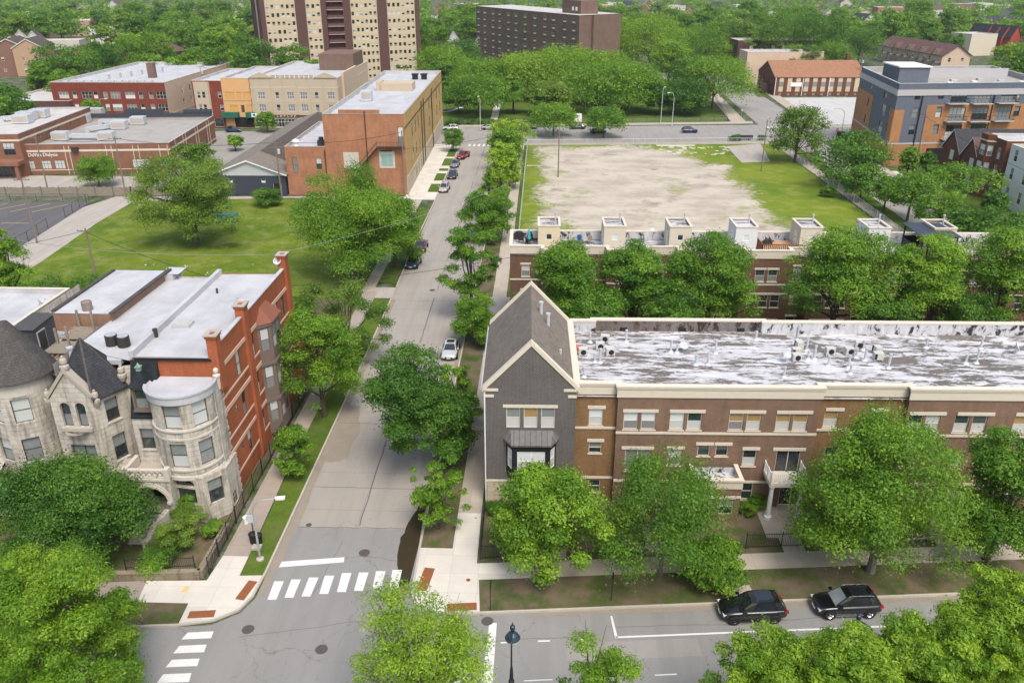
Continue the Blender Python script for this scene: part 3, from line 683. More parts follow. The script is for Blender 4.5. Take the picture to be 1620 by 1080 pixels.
def membrane(name, col, stainc, amt=.35):
    t = NT(name); p = t.pos()
    n = t.noise(t.scale(p, (.5,.12,1)), .9, 5, .6); n2 = t.noise(p, .35, 5, .7)
    s = t.new('ShaderNodeSeparateXYZ'); t.link(p, s.inputs[0]); m = t.math('MODULO', t.math('ADD', s.outputs[1], 300), 1.05)
    c = t.mix(t.ramp(n2, [(.4, 0.), (.75, amt)]), col, stainc); c = t.mix(t.ramp(n, [(.5, 0.), (.8, amt*.7)]), c, stainc)
    c = t.mix(t.math('MULTIPLY', t.ramp(m, [(0., 1.), (.05, 0.)]), .22), c, stainc)
    return t.fin(c, .7, .3)
M['roof_white'] = membrane('roof_white', (.48,.485,.505), (.28,.28,.285), .62)
M['roof_pale'] = membrane('roof_pale', (.52,.50,.47), (.30,.29,.27), .6)
M['roof_gravel'] = membrane('roof_gravel', (.36,.34,.31), (.22,.21,.19), .6)
def peeling(name, wallish=False):
    t = NT(name); p = t.pos()
    wv = t.new('ShaderNodeTexNoise'); wv.inputs['Scale'].default_value = .6; wv.inputs['Detail'].default_value = 4; t.link(p, wv.inputs['Vector'])
    w2 = t.new('ShaderNodeVectorMath', operation='ADD'); t.link(t.scale(wv.outputs['Color'], (1.6,.5,0)), w2.inputs[0]); t.link(p, w2.inputs[1]); q = w2.outputs[0]
    a = t.noise(t.scale(q, (.34, 1.5, 1) if not wallish else (1.6,1.6,.5)), .95, 8, .68, .6); b = t.noise(p, .16, 3, .6); d = t.noise(t.scale(q, (1.2, 3.4, 1)), 1.7, 5, .72)
    f = t.math('ADD', t.math('MULTIPLY', a, .52), t.math('ADD', t.math('MULTIPLY', b, .2), t.math('MULTIPLY', d, .28)))
    m = t.ramp(f, [(.484, 0.), (.493, .9), (.53, 1.)] if not wallish else [(.44, 0.), (.47, 1.)])
    dark = t.mix(d, (.05,.045,.04), (.21,.19,.165)) if not wallish else t.mix(d, (.012,.012,.012), (.06,.06,.062))
    wh = t.mix(t.ramp(a, [(.45, .0), (.7, 1.)]), (.44,.44,.455), (.62,.62,.645))
    # repair sheets of clean membrane, laid in rectangles
    s = t.new('ShaderNodeSeparateXYZ'); t.link(p, s.inputs[0])
    br = t.new('ShaderNodeTexBrick', offset=.37); t.link(p, br.inputs['Vector']); br.inputs['Scale'].default_value = 1; br.inputs['Brick Width'].default_value = 4.2; br.inputs['Row Height'].default_value = 1.1; br.inputs['Mortar Size'].default_value = .04
    br.inputs['Color1'].default_value = (0,0,0,1); br.inputs['Color2'].default_value = (1,1,1,1); br.inputs['Mortar'].default_value = (0,0,0,1); br.inputs['Bias'].default_value = -.25
    c = t.mix(m, dark, wh)
    if not wallish: c = t.mix(t.math('MULTIPLY', t.ramp(br.outputs['Color'], [(.74, 0.), (.78, 1.)]), .85), c, (.52,.52,.55))
    if not wallish:
        sp = t.new('ShaderNodeSeparateXYZ'); t.link(q, sp.inputs[0]); sm = t.math('MODULO', t.math('ADD', sp.outputs[1], 300), .98)
        c = t.mix(t.math('MULTIPLY', t.ramp(sm, [(0., 1.), (.09, 0.)]), t.ramp(d, [(.4, .0), (.55, .75)])), c, (.1,.09,.08))
        c = t.mix(t.ramp(t.noise(p, .3, 5, .7), [(.52, 0.), (.68, .55)]), c, (.20,.18,.16))
    return t.fin(c, .75, .3)
M['roof_peel'] = peeling('roof_peel'); M['parapet_peel'] = peeling('parapet_peel', True)
M['siding_grey'] = course('siding_grey', (.085,.085,.09), (.08,.08,.085), (.05,.05,.052), 6, .18, .02, rough=.7, bump=.2, streak=.15)
M['stucco_cream'] = plain('stucco_cream', (.60,.54,.43), .9, .1, 1); M['stucco_tan'] = plain('stucco_tan', (.62,.53,.36), .9, .1, 1); M['stucco_white'] = plain('stucco_white', (.66,.66,.66), .9, .08, 1)

# ------------------------------------------------------------------ front town house row with the gabled corner
t1 = thing('townhouse_row', 'long three storey brown brick townhouse row with a grey gabled corner house', 'townhouses', (-4.1,57.4,0), R(.9))
def lx(px, py=660): return XZ(px, py, 57.6)[0]+4.1
XG, X1, X2, X3, XE = 7.2, lx(976), lx(1297), lx(1437), 66.0
D1 = 13.4; ZR, ZP = 10.15, 11.25
def w3(px, st='sash', lo=None, hi=None): return (lx(px), 7.35, 1.14, 1.55, st, lo or 'screen', hi or 'blind')
BT = ('screen', 'blind_tan')
win_S1 = [(lx(943.5), 7.4, 1.12, 1.5, 'sash', 'blind', 'blind_white'), (lx(942,714), 4.75, 1.05, 1.05, 'sash', 'glass', 'screen'), (lx(940,780), .9, 1.0, 1.2, 'sash', 'glass', 'glass')]
win_S2 = [w3(998,lo='screen',hi='blind_white'), w3(1026,lo='screen',hi='blind_white'), w3(1071.5,lo='blind',hi='blind_white'), w3(1099.5,lo='blind',hi='glass_green'), w3(1166,lo=BT[0],hi=BT[1]), w3(1194,lo='blind',hi=BT[1]), w3(1241,lo='blind',hi=BT[1]), w3(1268.5,lo='blind',hi=BT[1]),
    (lx(1008,728), 3.4, 2.05, 2.05, 'door2', 'screen', 'screen'), (lx(1067.5,722), 3.98, 1.1, 1.5, 'sash', 'screen', 'blind'), (lx(1113.5,713), 4.9, 1.0, 1.0, 'plain', 'glass_green', 'glass'), (lx(1142.5,713), 4.9, 1.0, 1.0, 'plain', 'glass', 'glass_green'), (lx(1186.5,722), 3.98, 1.1, 1.5, 'sash', 'blind', 'glass'),
    (lx(1247,730), 3.42, 1.95, 2.05, 'door2', 'glass', 'glass'), (lx(1182,778), .69, .95, 1.6, 'sash', 'glass_green', 'glass'), (lx(1250,800), .13, 2.0, 2.2, 'door2', 'glass', 'glass'), (lx(1030,790), .7, 1.0, 1.5, 'sash'), (lx(1075,790), .7, 1.0, 1.5, 'sash')]
win_S3 = [(lx(1321), 7.4, 1.12, 1.5, 'sash', 'blind', 'blind_tan'), (lx(1394), 7.4, 1.12, 1.5, 'sash', 'blind', 'glass_green'), (lx(1321,720), 4.0, 1.1, 1.5, 'sash'), (lx(1394,720), 4.0, 1.1, 1.5, 'sash'), (lx(1340,780), .8, 1.1, 1.5, 'sash')]
win_S4 = [w3(1453,lo='blind',hi='glass_green'), w3(1481,lo='blind',hi='blind'), w3(1528,lo='blind',hi='glass_green'), w3(1557,lo='blind',hi='glass_green'), w3(1624,lo='blind',hi='blind_tan')]
win_S4 += [(x+lx(1453), 7.35, 1.14, 1.55, 'sash', 'blind', 'blind_tan') for x in (10.2, 13.4, 14.8, 18, 19.4)]+[(lx(1517,727), 3.98, .9, 1.4, 'sash', 'blind', 'screen')]+[(lx(1453)+x, 4, 1.1, 1.5, 'sash') for x in (0, 6.5, 9, 13)]+[(lx(1453)+x, .7, 1.1, 1.5, 'sash') for x in (1, 5, 9, 13)]
TR = dict(fm='cream', sill='lime_trim')
mb = MB()
facade(t1, mb, (XG,.5), (X1,.5), 0, ZP, [(u-XG,)+tuple(r) for u, *r in win_S1], 1, **TR)
facade(t1, mb, (X1,0), (X2,0), 0, ZP, [(u-X1,)+tuple(r) for u, *r in win_S2], 0, **TR)
facade(t1, mb, (X2,.5), (X3,.5), 0, ZP, [(u-X2,)+tuple(r) for u, *r in win_S3], 1, **TR)
facade(t1, mb, (X3,0), (XE,0), 0, ZP, [(u-X3,)+tuple(r) for u, *r in win_S4 if u < XE], 0, **TR)
for x, a in ((X1,-1), (X2,1), (X3,-1)):
    if a < 0: wall(mb, (x,.5), (x,0), 0, ZP, m=0)
    else: wall(mb, (x,0), (x,.5), 0, ZP, m=0)
wall(mb, (XE,0), (XE,D1), 0, ZP); wall(mb, (XE,D1), (XG,D1), 0, ZP)
mb.build('wall', [M['brick_brown'], M['brick_tan']], t1)
# gabled corner house
gx = lambda px: lx(px)
mb = MB()
gw = [(gx(812), 7.4, 1.12, 1.85, 'sash', 'blind', 'curtain'), (gx(839.5), 7.4, 1.12, 1.85, 'sash', 'blind', 'blind_tan'), (gx(867), 7.4, 1.12, 1.85, 'sash', 'blind', 'curtain')]
facade(t1, mb, (0,-.02), (XG,-.02), 2.25, 11, gw, 0, fm='cream')
facade(t1, mb, (0,-.05), (XG,-.05), 0, 2.25, [(gx(816), .65, 1.25, 1.5, 'sash', 'glass_green', 'blind'), (gx(862), .65, 1.25, 1.5, 'sash', 'glass', 'glass')], 1, fm='cream')
PX = XG/2; PZ = 14.75
mb.face([(0,-.02,11), (XG,-.02,11), (PX,-.02,PZ)], 0); mb.face([(XG,D1,11), (0,D1,11), (PX,D1,PZ)], 0)
wall(mb, (0,D1), (0,-.02), 0, 11, [(2,3,7.4,8.9), (6,7,7.4,8.9), (10,11,7.4,8.9), (2,3,4,5.5), (8,9,4,5.5)], .1)
for u, z in ((2.5,7.4), (6.5,7.4), (10.5,7.4), (2.5,4), (8.5,4)): window(t1, (0,D1), (0,0), u, z, 1, 1.5, 'sash', 'cream', 'screen', 'blind', .1)
wall(mb, (XG,0), (XG,D1), 9.5, 11); wall(mb, (XG,D1), (0,D1), 0, 11)
mb.build('gable_wall', [M['brick_grey'], M['base_stone']], t1)
mb = MB(); mb.box(-.04, XG+.04, -.09, .02, 2.25, 2.42); mb.box(gx(796), gx(882), -.08, .02, 9.27, 9.53)
for z in (10.75, 10.2):
    w = 1.0 if z > 10.5 else .65; mb.box(-.05, w, -.09, .02, z, z+.22); mb.box(XG-w, XG+.05, -.09, .02, z, z+.22)
mb.box(XG, X1, .42, .52, 7.1, 7.28); mb.box(X1-.03, X2+.03, -.08, .02, 6.95, 7.15); mb.box(X2, X3, .42, .52, 7.1, 7.28); mb.box(X3-.03, XE, -.08, .02, 6.95, 7.15)
mb.box(XG, X1, .42, .52, 2.3, 2.5); mb.box(X1, X2, -.08, .02, 2.35, 2.55); mb.box(X3, XE, -.08, .02, 2.35, 2.55)
def lint(a, b, z, y=-.07, py=660, h=.27): mb.box(lx(a,py), lx(b,py), y, y+.09, z, z+h)
for a, b in ((985,1041), (1059,1115.5), (1154,1211.5), (1229,1286.5), (1441,1500), (1518,1578), (1612,1660)): lint(a, b, 8.93)
for a, b in ((930,958.5), (1310,1340), (1382,1412)): lint(a, b, 8.95, .43)
for a, b, z, y in ((929,956,5.85,.43), (983,1034.5,5.48,-.07), (1054.5,1083,5.52,-.07), (1100.5,1128.5,5.93,-.07), (1130,1158,5.93,-.07), (1175,1203,5.52,-.07), (1224,1276,5.5,-.07)): lint(a, b, z, y, 712)
mb.build('stone_trim', M['lime_trim'], t1)
# cornice band and parapet
mb = MB()
outl = [(XG,.5), (X1,.5), (X1,0), (X2,0), (X2,.5), (X3,.5), (X3,0), (XE,0)]
for (a, b) in zip(outl, outl[1:]):
    if abs(a[0]-b[0]) < .01: continue
    y = a[1]; mb.box(a[0]-(.0 if y else .1), b[0]+(.0 if y else .1), y-.1, y+.0-.005, ZP-.95, ZP-.12); mb.box(a[0]-(.0 if y else .16), b[0]+(.0 if y else .16), y-.16, y-.003, ZP-.2, ZP-.05)
mb.build('cornice', M['lime_trim'], t1)
mb = MB(); cap = [(XG,.5), (X1,.5), (X1,0), (X2,0), (X2,.5), (X3,.5), (X3,0), (XE,0), (XE,D1), (25.5,D1), (25.5,D1+.3), (9.4,D1+.3), (9.4,D1), (XG,D1)]
coping(mb, cap, ZP-.05, .14, .34, 0, .2); mb.build('parapet_cap', M['cream'], t1)
mb = MB(); mb.face([(XG,.3,ZR), (XE,.2,ZR), (XE,D1+.2,ZR), (XG,D1,ZR)]); mb.build('roof', M['roof_peel'], t1)
mb = MB(); inner_parapet(mb, cap, ZR-.1, ZP, .3, 0); mb.build('parapet', M['parapet_peel'], t1)
# pitched roof with raised copings
mb = MB(); n = (PZ-11)/PX
mb.face([(-.3,.3,11-.3*n+.1), (-.3,D1-.3,11-.3*n+.1), (PX,D1-.3,PZ+.1), (PX,.3,PZ+.1)][::-1]); mb.face([(XG+.2,.3,11-.2*n+.1), (PX,.3,PZ+.1), (PX,D1-.3,PZ+.1), (XG+.2,D1-.3,11-.2*n+.1)][::-1])
mb.build('pitched_roof', M['shingle_grey'], t1)
mb = MB()
for y0 in (-.1, D1-.32):
    for sx in (-1, 1):
        x0 = PX+sx*(PX+.25); z0 = 11-.25*n
        q = [(x0,z0), (PX,PZ)]
        for (dz0, dz1) in ((-.05,.38),):
            A = [(x0,y0,z0+dz0), (PX,y0,PZ+dz0), (PX,y0,PZ+dz1), (x0,y0,z0+dz1)]; B = [(x,y+.45,z) for x, y, z in A]
            if sx > 0: A, B = A[::-1], B[::-1]
            mb.face(A); mb.face(B[::-1]); 
            for i in range(4): mb.face([A[(i+1)%4], A[i], B[i], B[(i+1)%4]])
mb.build('gable_coping', M['cream'], t1)
mb = MB(); mb.box(-.42, -.3, .3, D1-.3, 10.55, 10.68); mb.build('eaves_gutter', M['galv'], t1)
mb = MB(); mb.tube((-.1,-.05,.1), (-.1,-.05,10.6), .06, n=6); mb.build('downpipe', M['white'], t1)
for px, py in ((858,512), (869,520), (888,548)):
    x, y = G(px, py, 13); x += 4.1; y -= 57.4; z = PZ-n*abs(x-PX)
    mb = MB(); mb.tube((x,y,z-.1), (x,y,z+1.1 if px < 880 else z+.4), .15 if px < 880 else .1, n=10); mb.tube((x,y,z+1.0 if px < 880 else z+.35), (x,y,z+1.2 if px < 880 else z+.45), .2 if px < 880 else .12, n=10); mb.build('vent_pipe', M['galv'], t1)
# bay window of the corner house
bx = lx(840, 730); bay = thing
mb = MB(); P = [(bx-2.05,0), (bx-1.45,-1.0), (bx+1.45,-1.0), (bx+2.05,0)]
for a, b, wl in ((P[0],P[1],[(.58,3.95,.72,1.85,'sash','blind','blind_white')]), (P[1],P[2],[(1.45,3.9,2.25,1.85,'pair','blind','blind_white')]), (P[2],P[3],[(.58,3.95,.72,1.85,'sash','blind','blind_white')])):
    facade(t1, mb, a, b, 3.2, 6.35, wl, 0, .08, fm='white')
mb.face([(x,y,3.2) for x, y in P][::-1]); Q = [(bx-1.5,0), (bx-1.1,-.55), (bx+1.1,-.55), (bx+1.5,0)]
for (a, b, c, d) in zip(P, P[1:], Q, Q[1:]): mb.face([(*a,3.2), (*c,2.7), (*d,2.7), (*b,3.2)])
mb.face([(x,y,2.7) for x, y in Q][::-1])
b2 = mb.build('bay_window', M['black'], t1)
mb = MB(); P2 = [(bx-2.3,-.02), (bx-1.6,-1.2), (bx+1.6,-1.2), (bx+2.3,-.02)]; Q2 = [(bx-1.75,-.02), (bx-1.65,-.05), (bx+1.65,-.05), (bx+1.75,-.02)]
for (a, b, c, d) in zip(P2, P2[1:], Q2, Q2[1:]): mb.face([(*a,6.45), (*b,6.45), (*d,7.2), (*c,7.2)]); mb.face([(*a,6.3), (*b,6.3), (*b,6.45), (*a,6.45)])
mb.face([(x,y,6.3) for x, y in P2][::-1]); mb.build('bay_roof', M['seam_metal'], t1)
# entrance block, balcony
ex0, ex1 = 12.7+4.1, 16.45+4.1
mb = MB(); facade(t1, mb, (ex0,-2.3), (ex1,-2.3), 0, 4.0, [(1.0,.1,1.0,2.2,'plain','glass','glass'), (2.7,.8,1.1,1.5,'sash','glass','screen')], fm='cream', lintel='lime_trim'); wall(mb, (ex1,-2.3), (ex1,0), 0, 4); wall(mb, (ex0,0), (ex0,-2.3), 0, 4); mb.build('entrance_wall', M['brick_brown'], t1)
mb = MB(); mb.face([(ex0,-2.3,3.5), (ex1,-2.3,3.5), (ex1,0,3.5), (ex0,0,3.5)]); inner_parapet(mb, [(ex0,-2.3), (ex1,-2.3), (ex1,-.01), (ex0,-.01)], 3.5, 4, .25); mb.build('entrance_roof', M['parapet_peel'], t1)
mb = MB(); mb.box(ex0-.06, ex1+.06, -2.37, -2.305, 3.3, 4.0); mb.box(ex1+.004, ex1+.06, -2.3, 0, 3.3, 4.0); mb.box(ex0-.1, ex1+.12, -2.45, -2.05, 4, 4.16); mb.box(ex1-.22, ex1+.12, -2.05, 0, 4, 4.16); mb.box(ex0-.12, ex0+.22, -2.05, 0, 4, 4.16)
mb.box(ex0, ex1+.03, -2.36, -2.302, 2.4, 2.6); mb.build('entrance_cornice', M['lime_trim'], t1)
cx0, cx1 = 18.75+4.1, 21.75+4.1
mb = MB(); mb.box(cx0, cx1, -2.0, 0, 3.25, 3.5); 
bal = mb.build('balcony', M['cream'], t1)
mb = MB()
for (a, b) in (((cx0+.05,-1.95), (cx1-.05,-1.95)), ((cx0+.05,-1.95), (cx0+.05,-.05)), ((cx1-.05,-1.95), (cx1-.05,-.05))):
    for z in (3.62, 4.5): mb.beam((*a,z), (*b,z), .06, .06)
    L = hypot(b[0]-a[0], b[1]-a[1]); k = int(L/.14)
    for i in range(k+1): x, y = a[0]+(b[0]-a[0])*i/k, a[1]+(b[1]-a[1])*i/k; r = .045 if i in (0, k, k//2) else .015; mb.box(x-r, x+r, y-r, y+r, 3.5, 4.6 if r > .02 else 4.5)
mb.build('railing', M['white'], bal)
for x in (cx0+.3, cx1-.3):
    mb = MB(); mb.lathe([(.32,.12), (.32,.35), (.22,.42), (.2,.5), (.165,3.0), (.24,3.1), (.24,3.25)], x, -1.75, 14); mb.build('column', M['white'], bal, smooth=False)
# roof pipes
pp = [(936.5,543), (994,543), (1074.7,561), (1136,563), (1103.7,581), (1123,581), (943,574.6), (951.5,575.5), (924.8,598), (1064.8,560), (1201.8,542), (1268,543), (1245,602), (1282.5,560.5), (1284.3,574.5), (1294.6,574.5), (1316.7,585), (1349,589), (1351.7,598), (1413.9,590), (1476,558), (1565,560.5), (1539.6,583.7), (1557,583.7), (1373.7,560.5), (1376,577), (1362,572), (1266.9,542)]
for i, (px, py) in enumerate(pp):
    x, y = G(px, py, ZR); x += 4.1; y -= 57.4-.012*x; h = (.9, 1.15, .8, 1.3)[i % 4]
    mb = MB(); mb.tube((x,y,ZR-.02), (x,y,ZR+h), .1, n=8); mb.tube((x,y,ZR+h-.08), (x,y,ZR+h+.05), .13, n=8); mb.lathe([(.28,ZR), (.2,ZR+.08), (.1,ZR+.16)], x, y, 8); mb.build('vent_pipe', M['galv'], t1)
mb = MB()
for i in range(6): x = (12,17.5,23,29,37,44)[i]; mb.box(x, x+.7, D1-.05, D1+.02, ZR+.05, ZR+.4)
mb.build('roof_scupper', M['black'], t1)

# ------------------------------------------------------------------ roof plant: condensers, dishes
M['panel_grey'] = plain('panel_grey', (.50,.49,.46), .6, .15, 3)
def condenser(name='condenser'):
    r = thing(name, 'box', 'air conditioner')
    mb = MB(); mb.box(-.45,.45,-.35,.35,.12,.85); mb.box(-.42,-.36,-.36,.36,0,.12); mb.box(.36,.42,-.36,.36,0,.12); mb.build('casing', M['panel_grey'], r)
    mb = MB(); mb.lathe([(.28,-.01), (.28,.03), (0,.03)], 0, 0, 14); o = mb.build('fan_grille', M['black'], r); o.location = (.05,-.36,.5); o.rotation_euler = (R(90),0,0)
    mb = MB(); mb.box(.2,.44,.352,.37,.2,.8); mb.build('coil_panel', M['black'], r)
    return r
def round_condenser():
    r = thing('condenser_drum', 'drum', 'air conditioner')
    mb = MB(); mb.lathe([(0,0), (.5,0), (.5,.85), (.46,.92), (.42,.92)], 0, 0, 18); mb.build('casing', M['dark_metal'], r)
    mb = MB(); mb.lathe([(.44,.93), (.44,.90), (.1,.86), (0,.86)], 0, 0, 18)
    for i in range(9): a = i*pi/9; mb.beam((cos(a)*.43,sin(a)*.43,.925), (-cos(a)*.43,-sin(a)*.43,.925), .015, .015)
    mb.build('fan_grille', M['galv'], r); return r
M['dark_metal'] = plain('dark_metal', (.055,.05,.048), .5, .3, 5, metal=.4)
def dish(name='satellite_dish', mat='galv'):
    r = thing(name, 'dish', 'satellite dish')
    mb = MB(); mb.lathe([(0,0), (.2,.03), (.36,.1), (.42,.15), (.41,.16), (.35,.12), (.2,.05), (0,.02)], 0, 0, 16); o = mb.build('reflector', M[mat], r); o.location = (0,0,.75); o.rotation_euler = (R(60),0,R(25))
    mb = MB(); mb.tube((0,0,0), (0,0,.75), .035); mb.tube((0,0,0), (.35,.1,.0), .03); mb.tube((0,0,.02), (-.3,.2,0), .03); mb.tube((0,-.05,.7), (.18,-.5,.95), .02); mb.box(.13,.23,-.56,-.46,.9,1.0); mb.build('mast', M['steel'], r)
    return r
con = condenser(); con.scale = (.85,)*3; con.location = (*G(922, 562, ZR), ZR); con['label'] = 'white condenser unit beside the grey gabled roof'; con['group'] = 'condensers on the peeling white roof'
cl = [(949,553,'white condenser standing behind two short pipes near the gabled roof'), (965,562,'white condenser rightmost of the three near the gabled roof'), (957,541,'small condenser below the long pipe, farthest back of the left cluster'),
      (1263.5,551,'condenser farthest back in the middle cluster of the peeling roof'), (1259,562,'condenser beside the satellite dish on the peeling roof'), (1259,571,'black fronted condenser standing in front of the dish on the peeling roof'), (1312,561,'lone condenser between two groups of pipes on the peeling roof'), (1342,561,'condenser at the left of the right-hand pipe cluster'), (1358.7,551,'condenser behind the tall pipes of the right-hand cluster'), (1387,559,'condenser at the right end of the right-hand pipe cluster'), (1388,569,'low condenser nearest the camera in the right-hand pipe cluster')]
for i, (px, py, lb) in enumerate(cl): copy_thing(con, (*G(px, py, ZR), ZR), R((0,8,-12,95,180,4)[i % 6]), lb)
d0 = dish(); d0.location = (*G(1242, 572, ZR), ZR); d0['label'] = 'grey satellite dish beside the middle condenser cluster'; d0['group'] = 'satellite dishes on the townhouse roof'
copy_thing(d0, (*G(1604, 560, ZR), ZR), R(40), 'grey satellite dish near the right end of the peeling roof'); copy_thing(d0, (*G(1082, 557, ZR), ZR), R(-30), 'small satellite dish standing alone mid roof on a brown mat')
mb = MB(); mb.box(-.7,.7,-.35,.35,0,.35); tag(mb.build('red_crate', plain('red_plastic', (.45,.12,.09), .6), loc=(*G(905, 553, ZR), ZR)), 'faded red box lying against the grey gabled roof', 'box')

# ------------------------------------------------------------------ second town house row behind the trees
t2 = thing('townhouse_row', 'brown brick townhouse row with white stair boxes and roof decks behind trees', 'townhouses', (-3.5,93.0,0), R(.7))
T2D, TZ, TP = 7.2, 10.1, 11.2
def l2(px, py=420): return XZ(px, py, 92.6)[0]+3.5
bnd = [807,857,918,961,1026,1074,1125,1180,1257,1290,1365,1400,1470,1510,1580,1620,1700,1740]
bx_ = [l2(p, 395) for p in bnd]; bx_[0] = 0; outl = []
mb = MB()
W2 = dict(fm='cream', sill='lime_trim', lintel='lime_trim')
for i in range(len(bnd)-1):
    a, b = bx_[i], bx_[i+1]; bay_ = i % 2; y = -.55 if bay_ else .7; c = (b-a)/2; wl = []
    if bay_:
        for z in (7.35, 4.05, .75): wl += [(c-.75, z, 1.12, 1.5, 'sash', 'screen', 'glass_green'), (c+.75, z, 1.12, 1.5, 'sash', 'screen', 'glass_green')] if z > 7 else [(c+k, z, 1.1, 1.6, 'sash', 'glass', 'glass') for k in (-1.4, 0, 1.4)]
    else:
        wl = [(c, 7.35, 1.0, 1.5, 'sash', 'screen', 'blind'), (c, 4.05, 1.0, 1.5, 'sash', 'screen', 'blind'), (c, .2, 1.1, 2.2, 'plain', 'glass', 'glass')]
    facade(t2, mb, (a,y), (b,y), 0, TP, wl, 0, **W2)
    outl += [(a,y), (b,y)]
    if i: (wall(mb, (a,.7), (a,-.55), 0, TP) if bay_ else wall(mb, (a,-.55), (a,.7), 0, TP))
xe = bx_[-1]
wall(mb, (xe,.7), (xe,T2D), 0, TP); wall(mb, (xe,T2D), (0,T2D), 0, TP); wall(mb, (0,T2D), (0,.7), 0, TP); mb.build('wall', M['brick_far'], t2)
op = [outl[0]]+[p for p in outl[1:]]+[(xe,T2D), (0,T2D)]
mb = MB(); coping(mb, op, TP-.05, .14, .3, 0, .12); mb.build('parapet_cap', M['cream'], t2)
mb = MB(); inner_parapet(mb, op, TZ-.1, TP, .28); mb.build('parapet', M['parapet_peel'], t2)
mb = MB(); mb.face([(0,.6,TZ), (xe,.6,TZ), (xe,T2D-.1,TZ), (0,T2D-.1,TZ)])
for i in range(1, len(bnd)-1, 2): mb.face([(bx_[i],-.5,TZ), (bx_[i+1],-.5,TZ), (bx_[i+1],.6,TZ), (bx_[i],.6,TZ)])
mb.build('roof', M['roof_peel'], t2)
mb = MB()
for i in range(len(bnd)-1):
    a, b = bx_[i], bx_[i+1]; y = -.55 if i % 2 else .7
    mb.box(a, b, y-.08, y-.004, TP-.95, TP-.05); mb.box(a, b, y-.06, y-.004, 6.9, 7.08); mb.box(a, b, y-.06, y-.004, 5.75, 5.95) if i % 2 else 0
mb.build('cornice', M['lime_trim'], t2)
for i, px in enumerate((871,976,1081,1187,1291,1400,1506)):
    c = l2(px, 400)-.15+.1*i; w = 1.32; mt = ('stucco_tan','stucco_cream','stucco_cream','stucco_white','stucco_cream','stucco_white','stucco_tan')[i]
    mb = MB(); y0, y1 = 2.3, 6.2
    wn_ = [(w, 11.5, .72, .75, 'plain', 'glass' if i in (0,2,5) else 'blind_white', 'glass' if i in (0,2,5) else 'blind_white')]
    facade(t2, mb, (c-w,y0), (c+w,y0), TZ, 13.15, wn_, 0, .08, fm='white'); wall(mb, (c+w,y0), (c+w,y1), TZ, 13.15); wall(mb, (c+w,y1), (c-w,y1), TZ, 13.15); wall(mb, (c-w,y1), (c-w,y0), TZ, 13.15)
    ph = mb.build('stair_box', M[mt], t2)
    mb = MB(); P = [(c-w,y0), (c+w,y0), (c+w,y1), (c-w,y1)]; coping(mb, P, 13.15, .14, .2, 0, .06); mb.build('cap', M['cream'], ph)
    mb = MB(); mb.face([(x,y,12.95) for x, y in P]); mb.build('box_roof', M['roof_peel'], ph)
    mb = MB(); mb.tube((c+.8,y1-1.3,12.9), (c+.8,y1-1.3,14.1), .1); mb.tube((c+.8,y1-1.3,14), (c+.8,y1-1.3,14.2), .14); mb.build('vent_pipe', M['galv'], ph)
    mb = MB(); mb.box(c-w-.03, c-w+.02, y0+1.2, y0+2.2, TZ+.05, TZ+2.15); mb.build('door', M['white'], ph)
# roof deck railing and pergola
def rail_run(name, lb, pts, z0, h, mat, step=.16, base=None):
    r = thing(name, lb, 'railing', base or (0,0,0)); mb = MB()
    for a, b in zip(pts, pts[1:]):
        mb.beam((*a,z0+h), (*b,z0+h), .1, .07); mb.beam((*a,z0+.1), (*b,z0+.1), .06, .06); L = hypot(b[0]-a[0], b[1]-a[1]); k = max(1, int(L/step))
        for i in range(k+1): x, y = a[0]+(b[0]-a[0])*i/k, a[1]+(b[1]-a[1])*i/k; mb.box(x-.025, x+.025, y-.025, y+.025, z0, z0+h)
    mb.build('balusters', M[mat], r); return r
dk = thing('roof_deck', 'reddish wooden roof deck with slatted railing between two white stair boxes', 'deck')
xa, xb = l2(1212,400)-3.5, l2(1276,400)-3.5
mb = MB(); mb.box(xa, xb, 94.3, 99.3, TZ+.25, TZ+.4); mb.build('deck_boards', M['wood_tan'], dk)
mb = MB()
for a, b in (((xa,94.3), (xb,94.3)), ((xa,94.3), (xa,99.3))):
    mb.beam((*a,TZ+1.4), (*b,TZ+1.4), .12, .08); k = int(hypot(b[0]-a[0], b[1]-a[1])/.22)
    for i in range(k+1): x, y = a[0]+(b[0]-a[0])*i/k, a[1]+(b[1]-a[1])*i/k; mb.box(x-.045, x+.045, y-.045, y+.045, TZ, TZ+1.4)
mb.build('railing', M['wood_red'], dk)
pg = thing('pergola', 'black metal pergola with dark blue sheet roof beside the tan stair box', 'pergola')
xa, xb = XZ(1447,370,96)[0], XZ(1500,370,96)[0]; mb = MB()
for x in (xa, xb):
    for y in (93.6, 98.8): mb.box(x-.07, x+.07, y-.07, y+.07, TZ, TZ+2.75)
for y in (93.6, 98.8): mb.beam((xa,y,TZ+2.7), (xb,y,TZ+2.7), .1, .16)
mb.build('frame', M['black'], pg); mb = MB(); mb.box(xa-.3, xb+.3, 93.2, 99.2, TZ+2.8, TZ+2.88); mb.build('canopy_sheet', course('blue_sheet', (.05,.06,.085), (.045,.055,.08), (.03,.035,.05), .5, 9, .04, 0, .5, 0, .2, .2), pg)
mb = MB(); mb.box(xa, xb, 99.0, 99.06, TZ, TZ+1.3); mb.box(xa-.03, xa+.03, 94, 99, TZ, TZ+1.2); mb.build('screen_panel', M['black'], pg)
